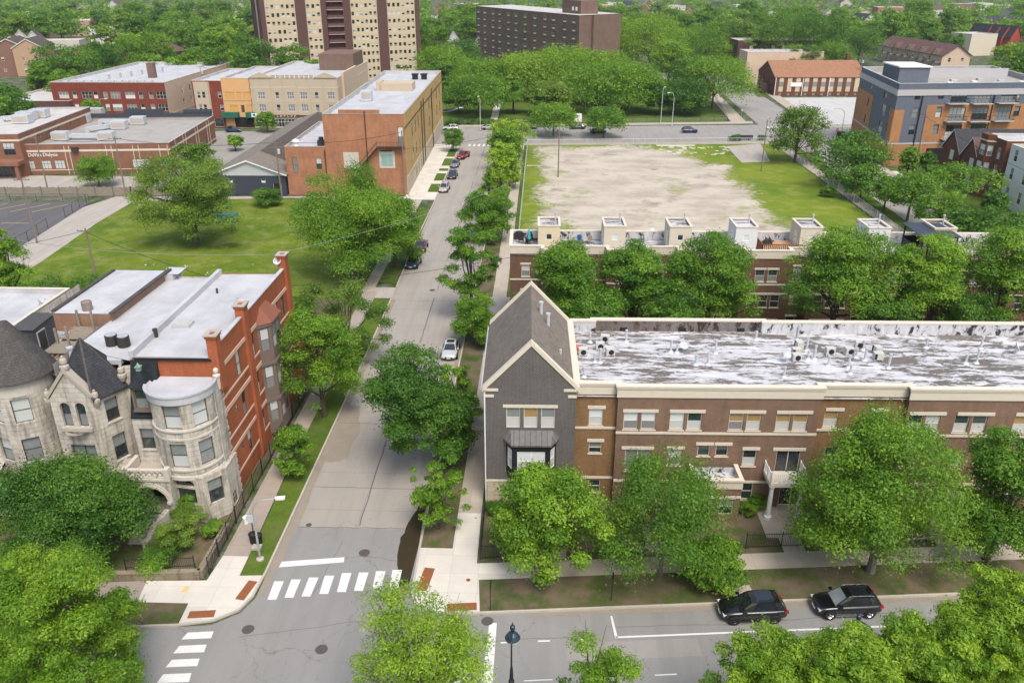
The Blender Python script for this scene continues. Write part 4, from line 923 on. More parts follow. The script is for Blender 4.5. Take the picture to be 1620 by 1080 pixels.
# teal parasol, chairs, grill, tables on the decks
um = thing('closed_parasol', 'closed teal parasol standing on the corner roof deck', 'umbrella', (*G(837,390,TZ), TZ)); mb = MB(); mb.tube((0,0,0), (0,0,2.5), .03); mb.lathe([(0,0), (.3,0), (.28,.1), (0,.12)], 0, 0, 10); mb.build('pole', M['steel'], um)
mb = MB(); mb.lathe([(.06,.95), (.2,1.0), (.17,1.5), (.11,2.1), (.04,2.5), (0,2.58)], 0, 0, 9); mb.build('canopy', plain('teal_cloth', (.04,.42,.42), .8, .15, 5), um)
def deck_chair(lb, x, y, rz, mat, grp='chairs on the townhouse roof decks'):
    r = thing('deck_chair', lb, 'chair', (x, y, TZ), rz, grp); mb = MB(); mb.box(-.27,.27,-.27,.27,.4,.46); mb.build('seat', M[mat], r)
    mb = MB(); mb.face([(-.27,.27,.44), (.27,.27,.44), (.27,.42,1.0), (-.27,.42,1.0)]); mb.face([(.27,.31,.44), (-.27,.31,.44), (-.27,.46,1.0), (.27,.46,1.0)]); mb.face([(-.27,.42,1), (.27,.42,1), (.27,.46,1), (-.27,.46,1)]); mb.build('backrest', M[mat], r)
    for sx in (-1, 1):
        for sy in (-1, 1): mb = MB(); mb.tube((sx*.24,sy*.24,0), (sx*.24,sy*.24,.4), .02, n=5); mb.build('leg', M['black'], r)
    return r
M['blue_plastic'] = plain('blue_plastic', (.02,.07,.2), .5, .2, 3)
x, y = G(836, 385, TZ)
deck_chair('black chair to the left of the closed teal parasol', x-.9, y+.2, 1.4, 'black'); deck_chair('black chair to the right of the closed teal parasol', x+.9, y+.4, -1.3, 'black'); deck_chair('black chair in front of the closed teal parasol', x-.1, y-.8, 3.2, 'black'); deck_chair('black chair behind the closed teal parasol by the dark grill', x+.2, y+1.0, .2, 'black')
def grill(lb, x, y, rz):
    r = thing('barbecue_grill', lb, 'grill', (x, y, TZ), rz); mb = MB(); mb.box(-.6,.6,-.3,.3,.3,.85); mb.box(-.95,-.6,-.25,.25,.8,.85); mb.box(.6,.95,-.25,.25,.8,.85); mb.build('cabinet', M['dark_metal'], r)
    mb = MB(); mb.lathe([(.34,0), (.3,.12), (.2,.25), (0,.3)], 0, 0, 12); o = mb.build('lid', M['black'], r); o.location = (0,0,.87); o.scale = (1.6,.85,1)
    for sx in (-1, 1): mb = MB(); mb.box(sx*.5-.04, sx*.5+.04, -.25, .25, 0, .3); mb.build('leg', M['black'], r)
grill('dark covered barbecue grill against the back wall of the corner deck', x-1.2, y+1.6, 0); grill('black barbecue grill beside the reddish wooden deck', *G(1212,392,TZ), .3)
mb = MB(); mb.lathe([(0,.7), (.5,.7), (.5,.74), (0,.74)], 0, 0, 14); mb.tube((0,0,0), (0,0,.7), .05); mb.lathe([(0,0), (.25,0), (.25,.04), (0,.05)], 0, 0, 12); tag(mb.build('round_table', M['dark_metal'], loc=(x,y,TZ)), 'round dark table under the closed teal parasol', 'table')
x, y = G(918, 385, TZ); deck_chair('blue rounded chair on the deck between the first two stair boxes', x, y, .4, 'blue_plastic'); deck_chair('brown chair beside the blue chair on the second deck', x+1.0, y-.2, -.6, 'wood_old')
mb = MB(); mb.tube((0,0,.05), (0,0,.12), .5, n=16); tag(mb.build('hoop_table', M['galv'], loc=(x+2.2,y,TZ)), 'low round grey table near the second stair box', 'table')
x, y = G(1046, 375, TZ); mb = MB(); mb.box(-.45,.45,-.3,.3,0,.6); mb.box(-.48,.48,-.33,.33,.6,.72); tag(mb.build('cooler_box', M['blue_plastic'], loc=(x,y,TZ)), 'bright blue cooler on the third roof deck', 'cooler'); deck_chair('white chair beside the blue cooler on the third deck', x-1.1, y, .2, 'white')
copy_thing(con, (*G(1213,375,TZ), TZ), 0, 'grey condenser standing behind the grill by the fourth stair box'); copy_thing(con, (*G(1432,378,TZ), TZ), 0, 'condenser between the white stair box and the black pergola')
# ------------------------------------------------------------------ greystone corner house (world coordinates minus root)
m1 = thing('corner_mansion', 'corner greystone mansion with round white-topped bow and long red brick side wall', 'house', (0,0,0))
XR = -25.5
mb = MB()
# red brick side wall, seen along the street: p at the front, q at the back
pS, qS = (XR,57.5), (XR,77.0); H1 = 14.0
WD = ('sash','screen','glass')
def sw(y, z, w=.85, h=2.25): return (y-57.5, z, w, h, 'sash', rnd.choice(['screen','glass','blind']), rnd.choice(['glass','curtain','blind']))
sw_ = []
for z in (9.5, 5.7, 1.95):
    sw_ += [sw(61.9,z), sw(65.7,z), sw(72.9,z), sw(75.0,z)]
    if z < 9: sw_.append(sw(60.2, z+1.0, .5, .9))
M['dark_frame'] = plain('dark_frame', (.06,.055,.05), .5, .2, 4); M['brown_wood'] = plain('brown_wood', (.16,.12,.10), .7, .3, 3)
facade(m1, mb, pS, qS, 0, H1, sw_, 0, .12, fm='dark_frame')
wall(mb, qS, (-32.2,77.0), 0, 13.3); wall(mb, (-32.2,57.5), (XR,57.5), 10.5, 13.25)
mb.face([(XR-.35,57.5,13.2), (XR,57.5,H1), (XR,57.5,13.2)])
mb.build('brick_wall', M['brick_red'], m1)
mb = MB(); x0 = XR+.004
for z, h, d in ((11.87,.34,.07), (9.3,.2,.06), (8.05,.36,.07), (5.52,.18,.06), (4.15,.32,.07), (1.75,.2,.06)):
    for a, b in ((57.5,67.0), (71.6,77.02)): mb.box(x0, x0+d, a, b, z, z+h)
mb.build('stone_bands', plain('pink_stone', (.58,.40,.30), .85, .15, 1.5), m1)
mb = MB(); mb.box(XR-.3, XR+.06, 57.5, 77.05, H1, H1+.1); mb.box(-32.4,-32.0,57.4,77,13.2,13.75); mb.build('parapet_cap', M['roof_white'], m1)
for y, zt in ((57.9,14.9), (64.4,14.8), (76.9,15.2)):
    mb = MB(); mb.box(XR-.5, XR+.28, y-.5, y+.5, 10.4 if y < 58 else 0, zt); mb.box(XR-.58, XR+.36, y-.58, y+.58, zt, zt+.22); mb.box(XR-.3, XR+.08, y-.3, y+.3, zt+.22, zt+.24)
    mb.build('chimney', M['brick_red'] , m1)
    mb = MB(); coping(mb, [(XR-.6,y-.6), (XR+.38,y-.6), (XR+.38,y+.6), (XR-.6,y+.6)], zt+.223, .1, .3); mb.build('chimney_cap', M['stone_grey'], m1)
# brown timber oriel on the side
mb = MB(); OP = [(XR,67.0), (XR+1.0,68.0), (XR+1.0,70.6), (XR,71.6)]
for z0, zs in ((.6,1.9), (4.1,5.4), (7.9,9.2)):
    for a, b, wl in ((OP[0],OP[1],[(.7,zs,.85,2.2,'sash','screen','blind')]), (OP[1],OP[2],[(.72,zs,.95,2.2,'sash','blind','curtain'), (1.9,zs,.95,2.2,'sash','glass','curtain')]), (OP[2],OP[3],[(.7,zs,.85,2.2,'sash','glass','glass')])):
        facade(m1, mb, a, b, z0, z0+3.8 if z0 > 5 else z0+(3.5 if z0 < 1 else 3.8), wl, 0, .1, fm='brown_wood')
for z in (4.0, 7.75, 11.6):
    Q = [(XR,66.85), (XR+1.12,67.95), (XR+1.12,70.65), (XR,71.75)]
    for a, b in zip(Q, Q[1:]): wall(mb, a, b, z, z+.28)
    mb.face([(x,y,z+.28) for x, y in Q]); mb.face([(x,y,z) for x, y in Q][::-1])
mb.face([(x,y,.6) for x, y in OP][::-1]); mb.build('oriel', M['brown_wood'], m1)
mb = MB(); Q = [(XR,66.8), (XR+1.2,67.9), (XR+1.2,70.7), (XR,71.8)]
R1, R2 = (XR+.02,68.4,13.2), (XR+.02,70.2,13.2); mb.face([(*Q[0],11.9), (*Q[1],11.9), R1]); mb.face([(*Q[1],11.9), (*Q[2],11.9), R2, R1]); mb.face([(*Q[2],11.9), (*Q[3],11.9), R2]); mb.build('oriel_roof', plain('tile_red', (.22,.085,.055), .85, .35, 4, bump=.4), m1)
# flat white roof
mb = MB(); mb.face([(-32.2,57.4,13.2), (XR-.02,57.4,13.25), (XR-.02,77,13.3), (-32.2,77,13.2)]); mb.build('roof', M['roof_white'], m1)
mb = MB(); mb.box(-32.0,-25.8,57.36,57.48,12.95,13.16); mb.build('roof_edge', M['black'], m1)
mb = MB(); x, y = G(290,514,13.3); mb.box(x-.75,x+.75,y-.6,y+.6,13.2,13.55); mb.build('skylight', M['roof_white'], m1)
mb = MB(); mb.box(x-.6,x+.6,y-.45,y+.45,13.55,13.6); 
for k in range(5): mb.box(x-.6+.28*k-.02,x-.6+.28*k+.02+.02,y-.46,y+.46,13.6,13.64,1)
mb.build('skylight_glass', [plain('frosted', (.46,.46,.38), .3, .1, 3), M['galv']], m1)
for px, py, h, r in ((247,533,.75,.2), (344,464,.5,.1)):
    x, y = G(px, py, 13.2); mb = MB(); mb.tube((x,y,13.2), (x,y,13.2+h), r, n=10); mb.build('vent_pipe', M['dark_metal'], m1)
# stone front: bow, returns, porch wing
def bow_ring(mb, cx, cy, r, z0, z1, spec, floors, root, m=0, depth=.22, fm='dark_frame', h=2.2):
    for a0, a1, win in spec:
        p = (cx+r*sin(R(a0)), cy-r*cos(R(a0))); q = (cx+r*sin(R(a1)), cy-r*cos(R(a1))); L = hypot(q[0]-p[0], q[1]-p[1])
        if win: facade(root, mb, p, q, z0, z1, [(L/2, z, min(L-.12, 1.35), h, 'sash', rnd.choice(['screen','curtain','blind']), rnd.choice(['curtain','blind','curtain'])) for z in floors], m, depth, fm=fm)
        else:
            k = max(1, int((a1-a0)/9))
            for i in range(k):
                b0, b1 = a0+(a1-a0)*i/k, a0+(a1-a0)*(i+1)/k; wall(mb, (cx+r*sin(R(b0)), cy-r*cos(R(b0))), (cx+r*sin(R(b1)), cy-r*cos(R(b1))), z0, z1, m=m)
BC = (-28.05,56.25); BR_ = 2.5
SPEC = [(-96,-72,0), (-72,-40,1), (-40,-17,0), (-17,17,1), (17,36,0), (36,68,1), (68,92,0)]
mb = MB(); bow_ring(mb, *BC, BR_, 4.4, 11.0, SPEC, (5.25, 8.75), m1)
# canted ground floor under the bow, with an arched front window
GP = [(-30.5,56.2), (-29.7,54.25), (-26.6,53.75), (-25.15,55.3), (-25.15,57.52)]
L = hypot(3.1,.5)
facade(m1, mb, GP[1], GP[2], 0, 4.4, [(L/2, 1.7, 1.75, 1.55, 'plain', 'glass', 'glass')], 0, .3, fm='stone_grey', extra=[(L/2-.875, L/2+.875, 3.4, 4.1, .45)])
L2 = hypot(GP[3][0]-GP[2][0], GP[3][1]-GP[2][1])
facade(m1, mb, GP[2], GP[3], 0, 4.4, [(L2/2, 1.7, 1.25, 2.2, 'sash', 'glass', 'curtain')], 0, .25, fm='dark_frame'); wall(mb, GP[0], GP[1], 0, 4.4)
wall(mb, GP[3], GP[4], 0, 4.4, [(.5,1.5,.35,1.55)], .12)
mb.face([(GP[4][0],GP[4][1],4.4), (GP[0][0],GP[0][1],4.4), (GP[1][0],GP[1][1],4.4), (GP[2][0],GP[2][1],4.4), (GP[3][0],GP[3][1],4.4)])
# stone quoin return above, jagged edge towards the brick
for i in range(22):
    z = 4.4+i*.31; mb.box(XR-.02, XR+.05, 56.1, 57.5+(.28 if i % 2 else .0)+.1*(i % 3), z, z+.31)
for i in range(14):
    z = i*.31; mb.box(XR, XR+.36, 57.5, 57.62+(.25 if i % 2 else .05), z, z+.31)
wall(mb, (-32.35,55.8), (-30.3,55.8), 0, 8.7, [(.42,1.52,5.75,7.65), (.3,1.7,1.0,3.4)], .22)
wall(mb, (-32.35,57.5), (-32.35,55.8), 0, 8.7)
mb.build('stone_wall', M['stone'], m1)
window(m1, (-32.35,55.8), (-30.3,55.8), .97, 5.75, 1.1, 1.9, 'sash', 'dark_frame', 'glass_green', 'screen', .22, 'stone_smooth')
mb = MB(); mb.box(-31.95,-30.75,56.05,56.12,1.0,3.4); mb.build('front_door', M['black'], m1)
mb = MB(); L = hypot(3.1,.5); t = (3.1/L,-.5/L); c = (GP[1][0]+t[0]*L/2, GP[1][1]+t[1]*L/2); mb.box(-.8,.8,-.02,.0,0,.65); mb.build('transom_pane', M['glass'], m1, loc=(c[0]-t[1]*-.25*-1, c[1]+.25, 3.42), rz=atan2(t[1],t[0]))
window(m1, GP[3], GP[4], 1.0, .35, 1.0, 1.2, 'wide', 'stone_grey', 'glass_green', 'glass_green', .12)
mb = MB()
for z0, z1, r in ((4.15,4.5,2.58), (4.95,5.15,2.56), (7.75,7.95,2.53), (8.5,8.7,2.56)): mb = MB(); mb.lathe([(2.4,z0), (r,z0+.03), (r,z1), (2.4,z1)], *BC, 26, 0, -pi*.98, pi*.02); mb.build('string_course', M['stone_smooth'], m1)
mb = MB(); prof = [(2.5,10.9), (2.62,10.95), (2.66,11.55), (2.74,11.6), (2.74,11.75), (2.5,11.72), (2.4,11.6), (0,11.5)]
mb.lathe(prof, *BC, 30, 0, -pi*1.02, pi*.08); mb.face([(-30.6,56.2,11.5), (-25.5,56.2,11.5), (-25.5,57.45,11.55), (-30.6,57.45,11.55)]); mb.build('bow_roof', M['roof_white'], m1)
mb = MB(); mb.lathe([(.2,10.6), (.24,11.6), (.3,11.7), (.3,11.85), (.14,11.95), (.22,12.15), (.2,12.35), (0,12.5)], -25.55, 57.3, 10); mb.build('finial', M['stone_smooth'], m1, smooth=False)
# mansard and dormer between bow and the middle house
mb = MB(); mb.face([(-32.35,55.75,8.7), (-30.2,55.75,8.7), (-30.2,57.4,13.0), (-32.35,57.4,13.0)]); mb.face([(-30.2,55.75,8.7), (-30.2,57.45,8.7), (-30.2,57.4,13.0)]); mb.box(-32.35,-30.2,55.7,55.8,8.6,8.72); mb.build('mansard_roof', M['slate_teal'], m1)
mb = MB(); dx = -31.2
mb.box(dx-.68,dx-.5,55.7,57.2,9.4,11.35); mb.box(dx+.5,dx+.68,55.7,57.2,9.4,11.35); mb.box(dx-.5,dx+.5,55.7,57.2,9.4,9.55); mb.box(dx-.68,dx+.68,55.7,57.2,11.2,11.4); mb.box(dx-.74,dx+.74,55.62,55.8,9.25,9.4); dm = mb.build('dormer', M['brown_wood'], m1)
o = window(m1, (dx-.5,55.7), (dx+.5,55.7), .5, 9.55, 1.0, 1.65, 'sash', 'brown_wood', 'curtain', 'glass_green', .16)
mb = MB(); A = [(dx-.85,55.5), (dx+.85,55.5), (dx+.85,57.3), (dx-.85,57.3)]; ap = (dx,56.3,12.75)
for a, b in zip(A, A[1:]+A[:1]): mb.face([(*a,11.4), (*b,11.4), ap])
mb.face([(*p,11.4) for p in A][::-1]); mb.build('dormer_roof', M['slate_teal'], m1)
mb = MB(); mb.box(dx-.16,dx+.16,56.14,56.46,12.6,12.9); mb.box(dx-.22,dx+.22,56.08,56.52,12.9,13.0); mb.lathe([(.2,13), (.05,13.25), (0,13.3)], dx, 56.3, 4); mb.build('dormer_finial', plain('copper_green', (.2,.3,.24), .7, .3, 4), m1)
# arched porch with balustrade
px0, px1, py0 = -32.6, -29.0, 53.4
mb = MB(); AC = 1.8; r = 1.4
wall(mb, (px0,py0), (px1,py0), 0, 4.45, [(AC-r, AC+r, .9, 3.75, 1.0)], .55)
wall(mb, (px1,py0), (px1,55.0), 0, 4.45); wall(mb, (px0,55.8), (px0,py0), 0, 4.45, [(.4,1.9,1.0,3.3)], .4)
mb.build('porch', M['stone'], m1)
mb = MB(); k = 16
for i in range(k):
    a, b = pi*i/k, pi*(i+1)/k; zc = 3.75-r
    for (r0, r1, d) in ((r, r+.2, .1), (r+.2, r+.38, .05)):
        p = lambda rr, an, y: (px0+AC+rr*cos(an), y, zc+rr*sin(an))
        mb.face([p(r0,a,py0-d), p(r1,a,py0-d), p(r1,b,py0-d), p(r0,b,py0-d)][::-1]); mb.face([p(r1,a,py0-d), p(r1,a,py0), p(r1,b,py0), p(r1,b,py0-d)]); mb.face([p(r0,a,py0-d), p(r0,b,py0-d), p(r0,b,py0), p(r0,a,py0)])
for x in (px0+AC-r-.3, px0+AC+r-.08): mb.box(x, x+.38, py0-.16, py0+.3, 2.15, 2.42)
mb.box(px0-.08, px1+.08, py0-.1, py0+.02, 4.3, 4.5); mb.build('arch_ring', M['stone_smooth'], m1)
mb = MB(); mb.box(px0,px1,py0+.02,55.78,4.4,4.46); mb.build('porch_deck', M['stone_grey'], m1)
mb = MB(); mb.box(px0,px1,py0-.03,py0+.3,4.502,4.68); mb.box(px0,px1,py0-.03,py0+.3,5.15,5.3)
for i in range(8): x = px0+.25+i*.44; mb.lathe([(.1,4.68), (.16,4.8), (.08,4.95), (.14,5.15)], x, py0+.13, 7)
for x in (px0, px1-.3): mb.box(x, x+.3, py0+.3, 55.6, 4.5, 5.3)
mb.box(px0-.06,px0+.36,py0-.1,py0+.36,4.5,5.42); mb.box(px1-.36,px1+.06,py0-.1,py0+.36,4.5,5.42); mb.build('balustrade', M['stone_smooth'], m1)
mb = MB(); mb.box(px0+.3,px1-.3,py0+.3,55.78,0,.9); mb.build('porch_floor', M['stone_grey'], m1)
mb = MB()
for i in range(7): mb.box(px0+.6, px1-.9, py0-.35-.32*i-.3, py0-.3-.32*i, 0, .9-.125*(i+1)+.1)
st = mb.build('steps', M['stone_smooth'], m1)
mb = MB(); pts = [(px1-.6,py0-.1,1.7), (px1-.7,py0-.9,1.65), (px1-1.1,py0-1.5,1.35), (px1-1.15,py0-2.9,.75)]
for a, b in zip(pts, pts[1:]): 
    mb.face([(a[0]-.2,a[1],a[2]), (b[0]-.2,b[1],b[2]), (b[0]+.2,b[1],b[2]), (a[0]+.2,a[1],a[2])]); mb.face([(a[0]+.2,a[1],a[2]), (b[0]+.2,b[1],b[2]), (b[0]+.2,b[1],0), (a[0]+.2,a[1],0)]); mb.face([(b[0]-.2,b[1],b[2]), (a[0]-.2,a[1],a[2]), (a[0]-.2,a[1],0), (b[0]-.2,b[1],0)])
b = pts[-1]; mb.box(b[0]-.25,b[0]+.25,b[1]-.4,b[1]+.0,0,.95); mb.build('stair_wall', M['stone_smooth'], m1)

# ------------------------------------------------------------------ middle greystone with the pyramid roof
m2 = thing('greystone_house', 'middle greystone house with dark pyramid roof and carved stone gable', 'house', (0,0,0))
FP = [(-38.6,57.2), (-37.95,54.8), (-34.6,54.8), (-33.1,57.3)]; ze = 10.7
mb = MB()
facade(m2, mb, FP[1], FP[2], 0, ze, [(1.05,8.3,.78,2.15,'arch','screen','glass'), (2.27,8.3,.78,2.15,'arch','screen','glass'), (1.75,4.55,2.0,2.1,'pair','curtain','curtain'), (1.75,1.0,2.0,2.2,'pair','glass','glass')], 0, .3, fm='dark_frame')
L = hypot(1.5,2.5)
facade(m2, mb, FP[2], FP[3], 0, ze, [(L/2,8.25,1.15,2.0,'sash','glass','screen'), (L/2,4.7,1.15,2.3,'sash','glass','curtain'), (L/2,1.0,1.15,2.3,'sash')], 0, .25, fm='dark_frame', sill='stone_smooth')
facade(m2, mb, FP[0], FP[1], 0, ze, [(1.2,8.3,.9,2,'sash'), (1.2,4.7,.9,2.2,'sash')], 0, .2, fm='dark_frame'); wall(mb, FP[3], (-32.36,57.5), 0, 12.5)
# gable
gx0, gx1, gxm, gz = -38.0, -34.55, -36.28, 13.0
for y in (54.8, 55.35):
    A = [(gx0,y,ze), (gx1,y,ze), (gxm,y,gz)]; mb.face(A if y < 55 else A[::-1])
wall(mb, (-38.6,77), (-38.6,57.2), 0, 12.6); wall(mb, (-32.3,77), (-38.6,77), 0, 12.9); mb.build('stone_wall', M['stone'], m2)
mb = MB()
for s, xe_ in ((-1,gx0-.1), (1,gx1+.1)):
    A = [(xe_,ze+.0), (gxm,gz+.05), (gxm,gz+.45), (xe_,ze+.42)]
    P = [[(x,y,z) for x, z in A] for y in (54.68, 55.42)]
    if s > 0: P = [p[::-1] for p in P]
    mb.face(P[0]); mb.face(P[1][::-1])
    for i in range(4): mb.face([P[0][(i+1)%4], P[0][i], P[1][i], P[1][(i+1)%4]])
mb.build('gable_coping', M['stone_grey'], m2)
for x, y, z, s in ((gx0-.15,55.0,ze-.2,1), (gx1+.15,55.0,ze-.2,1), (gxm,55.05,gz+.35,1.05), (-33.15,57.2,ze+.9,1.0)): mb = MB(); mb.lathe([(.18*s,z-.4), (.34*s,z), (.34*s,z+.22), (.2*s,z+.3), (.27*s,z+.5), (.24*s,z+.75), (.1*s,z+.88), (.11*s,z+1.0), (0,z+1.08)], x, y, 10); mb.build('finial', M['stone_grey'], m2)
mb = MB(); mb.box(-37.5,-35.0,54.55,54.82,8.0,8.28); mb.lathe([(0,7.6), (.5,7.75), (.95,8.0)], -36.25, 54.85, 12, 0, pi, 2*pi); mb.build('sill_corbel', M['stone_grey'], m2)
mb = MB(); PB = [(-38.8,57.6), (-38.05,55.36), (-34.75,55.36), (-34.4,54.55), (-32.75,57.5), (-34.3,60.3), (-37.6,60.3)]; ap = (-35.85,57.1,14.95); zb = 10.75
for a, b in zip(PB, PB[1:]+PB[:1]): mb.face([(*a,zb), (*b,zb), ap]); mb.face([(*a,zb-.14), (*b,zb-.14), (*b,zb), (*a,zb)])
mb.face([(*p,zb-.14) for p in PB][::-1]); mb.build('pyramid_roof', M['slate_dark'], m2)
mb = MB()
for a in (PB[1], PB[3], PB[4]): mb.beam((a[0]*.97+ap[0]*.03,a[1]*.97+ap[1]*.03,zb+.12), (ap[0],ap[1],ap[2]+.03), .16, .06)
mb.build('hip_ridge', M['slate_brown'], m2)
mb = MB(); mb.face([(-38.4,60,12.7), (-32.2,57.6,12.75), (-32.2,77,12.75), (-37.7,77,12.7)]); mb.build('roof', M['roof_white'], m2)
mb = MB(); mb.box(-37.6,-33.4,57.9,60.0,12.3,12.68); mb.build('roof_curb', M['roof_white'], m2)
mb = MB(); mb.box(-33.4,-32.9,53.6,55.75,0,4.3); mb.box(-33.6,-32.65,53.4,54.0,4.3,4.6); mb.box(-33.5,-32.75,53.5,55.7,4.6,4.9); mb.lathe([(.3,4.9), (.42,5.0), (.25,5.15), (0,5.3)], -33.1, 53.8, 9); mb.build('porch_pier', M['stone_grey'], m2)
mb = MB(); mb.box(-34.6,-33.4,54.0,56.3,3.95,4.15); mb.build('porch_slab', M['stone_grey'], m2)
rc = round_condenser(); rc.location = (*G(178,545,12.75), 12.75); rc['label'] = 'left of two round black condensers on the white roof behind the pyramid'; rc['group'] = 'round condensers on the white roof'
copy_thing(rc, (*G(197,547,12.75), 12.75), .6, 'right of two round black condensers on the white roof behind the pyramid')

# ------------------------------------------------------------------ left greystone with the conical turret
m3 = thing('greystone_house', 'left greystone house with round turret under a dark cone roof', 'house', (0,0,0))
TC = (-41.6,57.0); mb = MB()
SP3 = [(-110,-80,0), (-80,-48,1), (-48,-34,0), (-34,-1,1), (-1,14,0), (14,47,1), (47,62,0), (62,92,1), (92,110,0)]
SP3 = [(-110,-88,0), (-88,-56,1), (-56,-38,0), (-38,-4,1), (-4,13,0), (13,45,1), (45,110,0)]
bow_ring(mb, *TC, 2.55, 0, 10.9, SP3, (1.2, 5.05, 8.6), m3, fm='dark_frame', h=2.1)
wall(mb, (-47,56.5), (-43.6,56.5), 0, 10.5); wall(mb, (-47,77), (-47,56.5), 0, 12); mb.build('stone_wall', M['stone'], m3)
mb = MB(); mb.lathe([(2.57,10.9), (2.6,12.0), (2.75,12.1)], *TC, 30); mb.build('turret_band', M['stone_smooth'], m3)
mb = MB(); mb.lathe([(2.6,12.05), (2.95,12.05), (2.95,12.15), (.35,16.3), (0,16.4)], *TC, 36); mb.build('cone_roof', M['slate_brown'], m3)
mb = MB(); mb.face([(-47,57,11.6), (-38.6,57.3,11.6), (-38.2,66.4,11.6), (-47,66.4,11.6)]); mb.face([(-47,66.4,11.2), (-38.2,66.4,11.2), (-37.8,77,11.2), (-47,77,11.2)]); mb.build('roof', M['roof_white'], m3)
mb = MB(); mb.face([(-43.4,66,13.3), (-37.95,66,13.3), (-37.7,77.6,13.3), (-43.2,77.6,13.3)]); mb.build('raised_roof', M['roof_white'], m3)
mb = MB(); wall(mb, (-37.85,65.6), (-37.6,77.4), 11, 13.5); wall(mb, (-43.5,65.9), (-37.85,65.9), 11, 13.3); wall(mb, (-43.4,77.6), (-43.5,65.9), 11, 13.3); mb.build('party_wall', brick('brick_common', (.34,.17,.10), (.26,.13,.08), (.33,.25,.19), .22, .08, .012, .4), m3)
mb = MB(); mb.beam((-37.75,65.5,13.55), (-37.5,77.4,13.55), .42, .14); mb.beam((-43.4,66.2,13.4), (-43.3,77.4,13.4), .3, .2); mb.build('wall_coping', M['slate_brown'], m3)
mb = MB(); mb.box(-38.0,-36.8,76.2,78.3,11,13.35); mb.face([(-38,76.2,13.4), (-36.2,76.3,13.4), (-36.2,78.4,13.4), (-38,78.4,13.4)]); mb.build('porch_roof', M['roof_white'], m3)
# timber deck ruin, shed and posts on the lower roof
mb = MB(); mb.box(-43.6,-41.9,60.6,63.8,11.6,14.0); mb.face([(-43.75,60.45,14.05), (-41.75,60.45,14.05), (-41.75,63.95,14.2), (-43.75,63.95,14.2)]); sh = mb.build('roof_shed', M['siding_grey'], m3)
mb = MB(); mb.box(-41.9,-41.84,61.0,62.2,11.7,13.6); mb.build('shed_door', M['galv'], sh); mb = MB(); mb.box(-41.84,-41.8,61.1,62.1,11.8,13.5); mb.build('door_panel', M['dark_metal'], sh)
mb = MB()
for i in range(15): y = 60.2+i*.16; mb.box(-41.3+.05*(i%3), -38.5, y, y+.13, 12.1, 12.16+.02*(i%2))
for i in range(14): y = 63.0+i*.19; mb.box(-41.6+.15*(i%4), -38.9, y, y+.15, 12.15, 12.2+.02*(i%2))
mb.build('deck_boards', M['wood_old'], m3)
mb = MB()
for i in range(8): x = -41.4+i*.45; mb.beam((x,59.3,11.85), (x+.3,66.0,11.95), .06, .18)
for i in range(6): y = 62.6+i*.55; mb.beam((-41.5,y,11.75), (-38.2,y+.15,11.8), .06, .18)
mb.build('deck_joists', plain('wood_fresh', (.36,.26,.15), .9, .3, 3), m3)
for x, y, h in ((-40.9,65.6,2.2), (-38.9,60.4,2.9), (-39.2,64.9,2.8), (-40.9,62.0,2.0)): mb = MB(); mb.box(x-.08,x+.08,y-.08,y+.08,11.6,11.6+h); mb.build('deck_post', M['wood_old'], m3)
mb = MB(); mb.lathe([(.3,11.6), (.2,11.75), (.16,11.8), (.16,13.0), (.26,13.05), (.26,13.2), (0,13.25)], *G(85,607,11.7)[:2], 12) if False else mb.lathe([(.3,11.6), (.2,11.75), (.16,11.8), (.16,13.0), (.26,13.05), (.26,13.2), (0,13.25)], -38.2, 59.2, 12); mb.build('vent_pipe', M['galv'], m3)
mb = MB(); x, y = G(107,487,13.35); mb.lathe([(0,0), (.45,0), (.45,.8), (.4,.85), (.38,.75), (0,.75)], 0, 0, 16); tag(mb.build('roof_condenser', plain('rusty_grey', (.23,.19,.16), .7, .3, 4), loc=(-40.6,66.9,13.3)), 'rusty grey round condenser on the white roof by the broken deck', 'air conditioner')
d1 = copy_thing(d0, (*G(65,490,11.2), 11.2), 2.0, 'dark satellite dish on the low white roof behind the shed'); copy_thing(d0, (XR-.7,65.6,14.0), .4, 'satellite dish beside the middle chimney of the red wall'); copy_thing(d0, (XR-.5,78.0-1.5,14.1), -.6, 'small antenna dish beside the rear chimney of the red wall')
mb = MB(); mb.box(-46.5,-43.0,53.8,56.5,4.0,4.3); mb.box(-46.5,-43.0,53.8,54.1,0,4); mb.face([(-46.7,53.5,4.5), (-42.8,53.5,4.5), (-43.4,56.4,5.2), (-46.7,56.4,5.2)]); mb.build('porch', M['stone_grey'], m3)
nb = flat_block('greystone_house', 'pale roofed house at the left frame edge behind the dark cone', 'house', (-56,58.5,0), 0, 8.8, 17, 12, 'stone', 'roof_white')
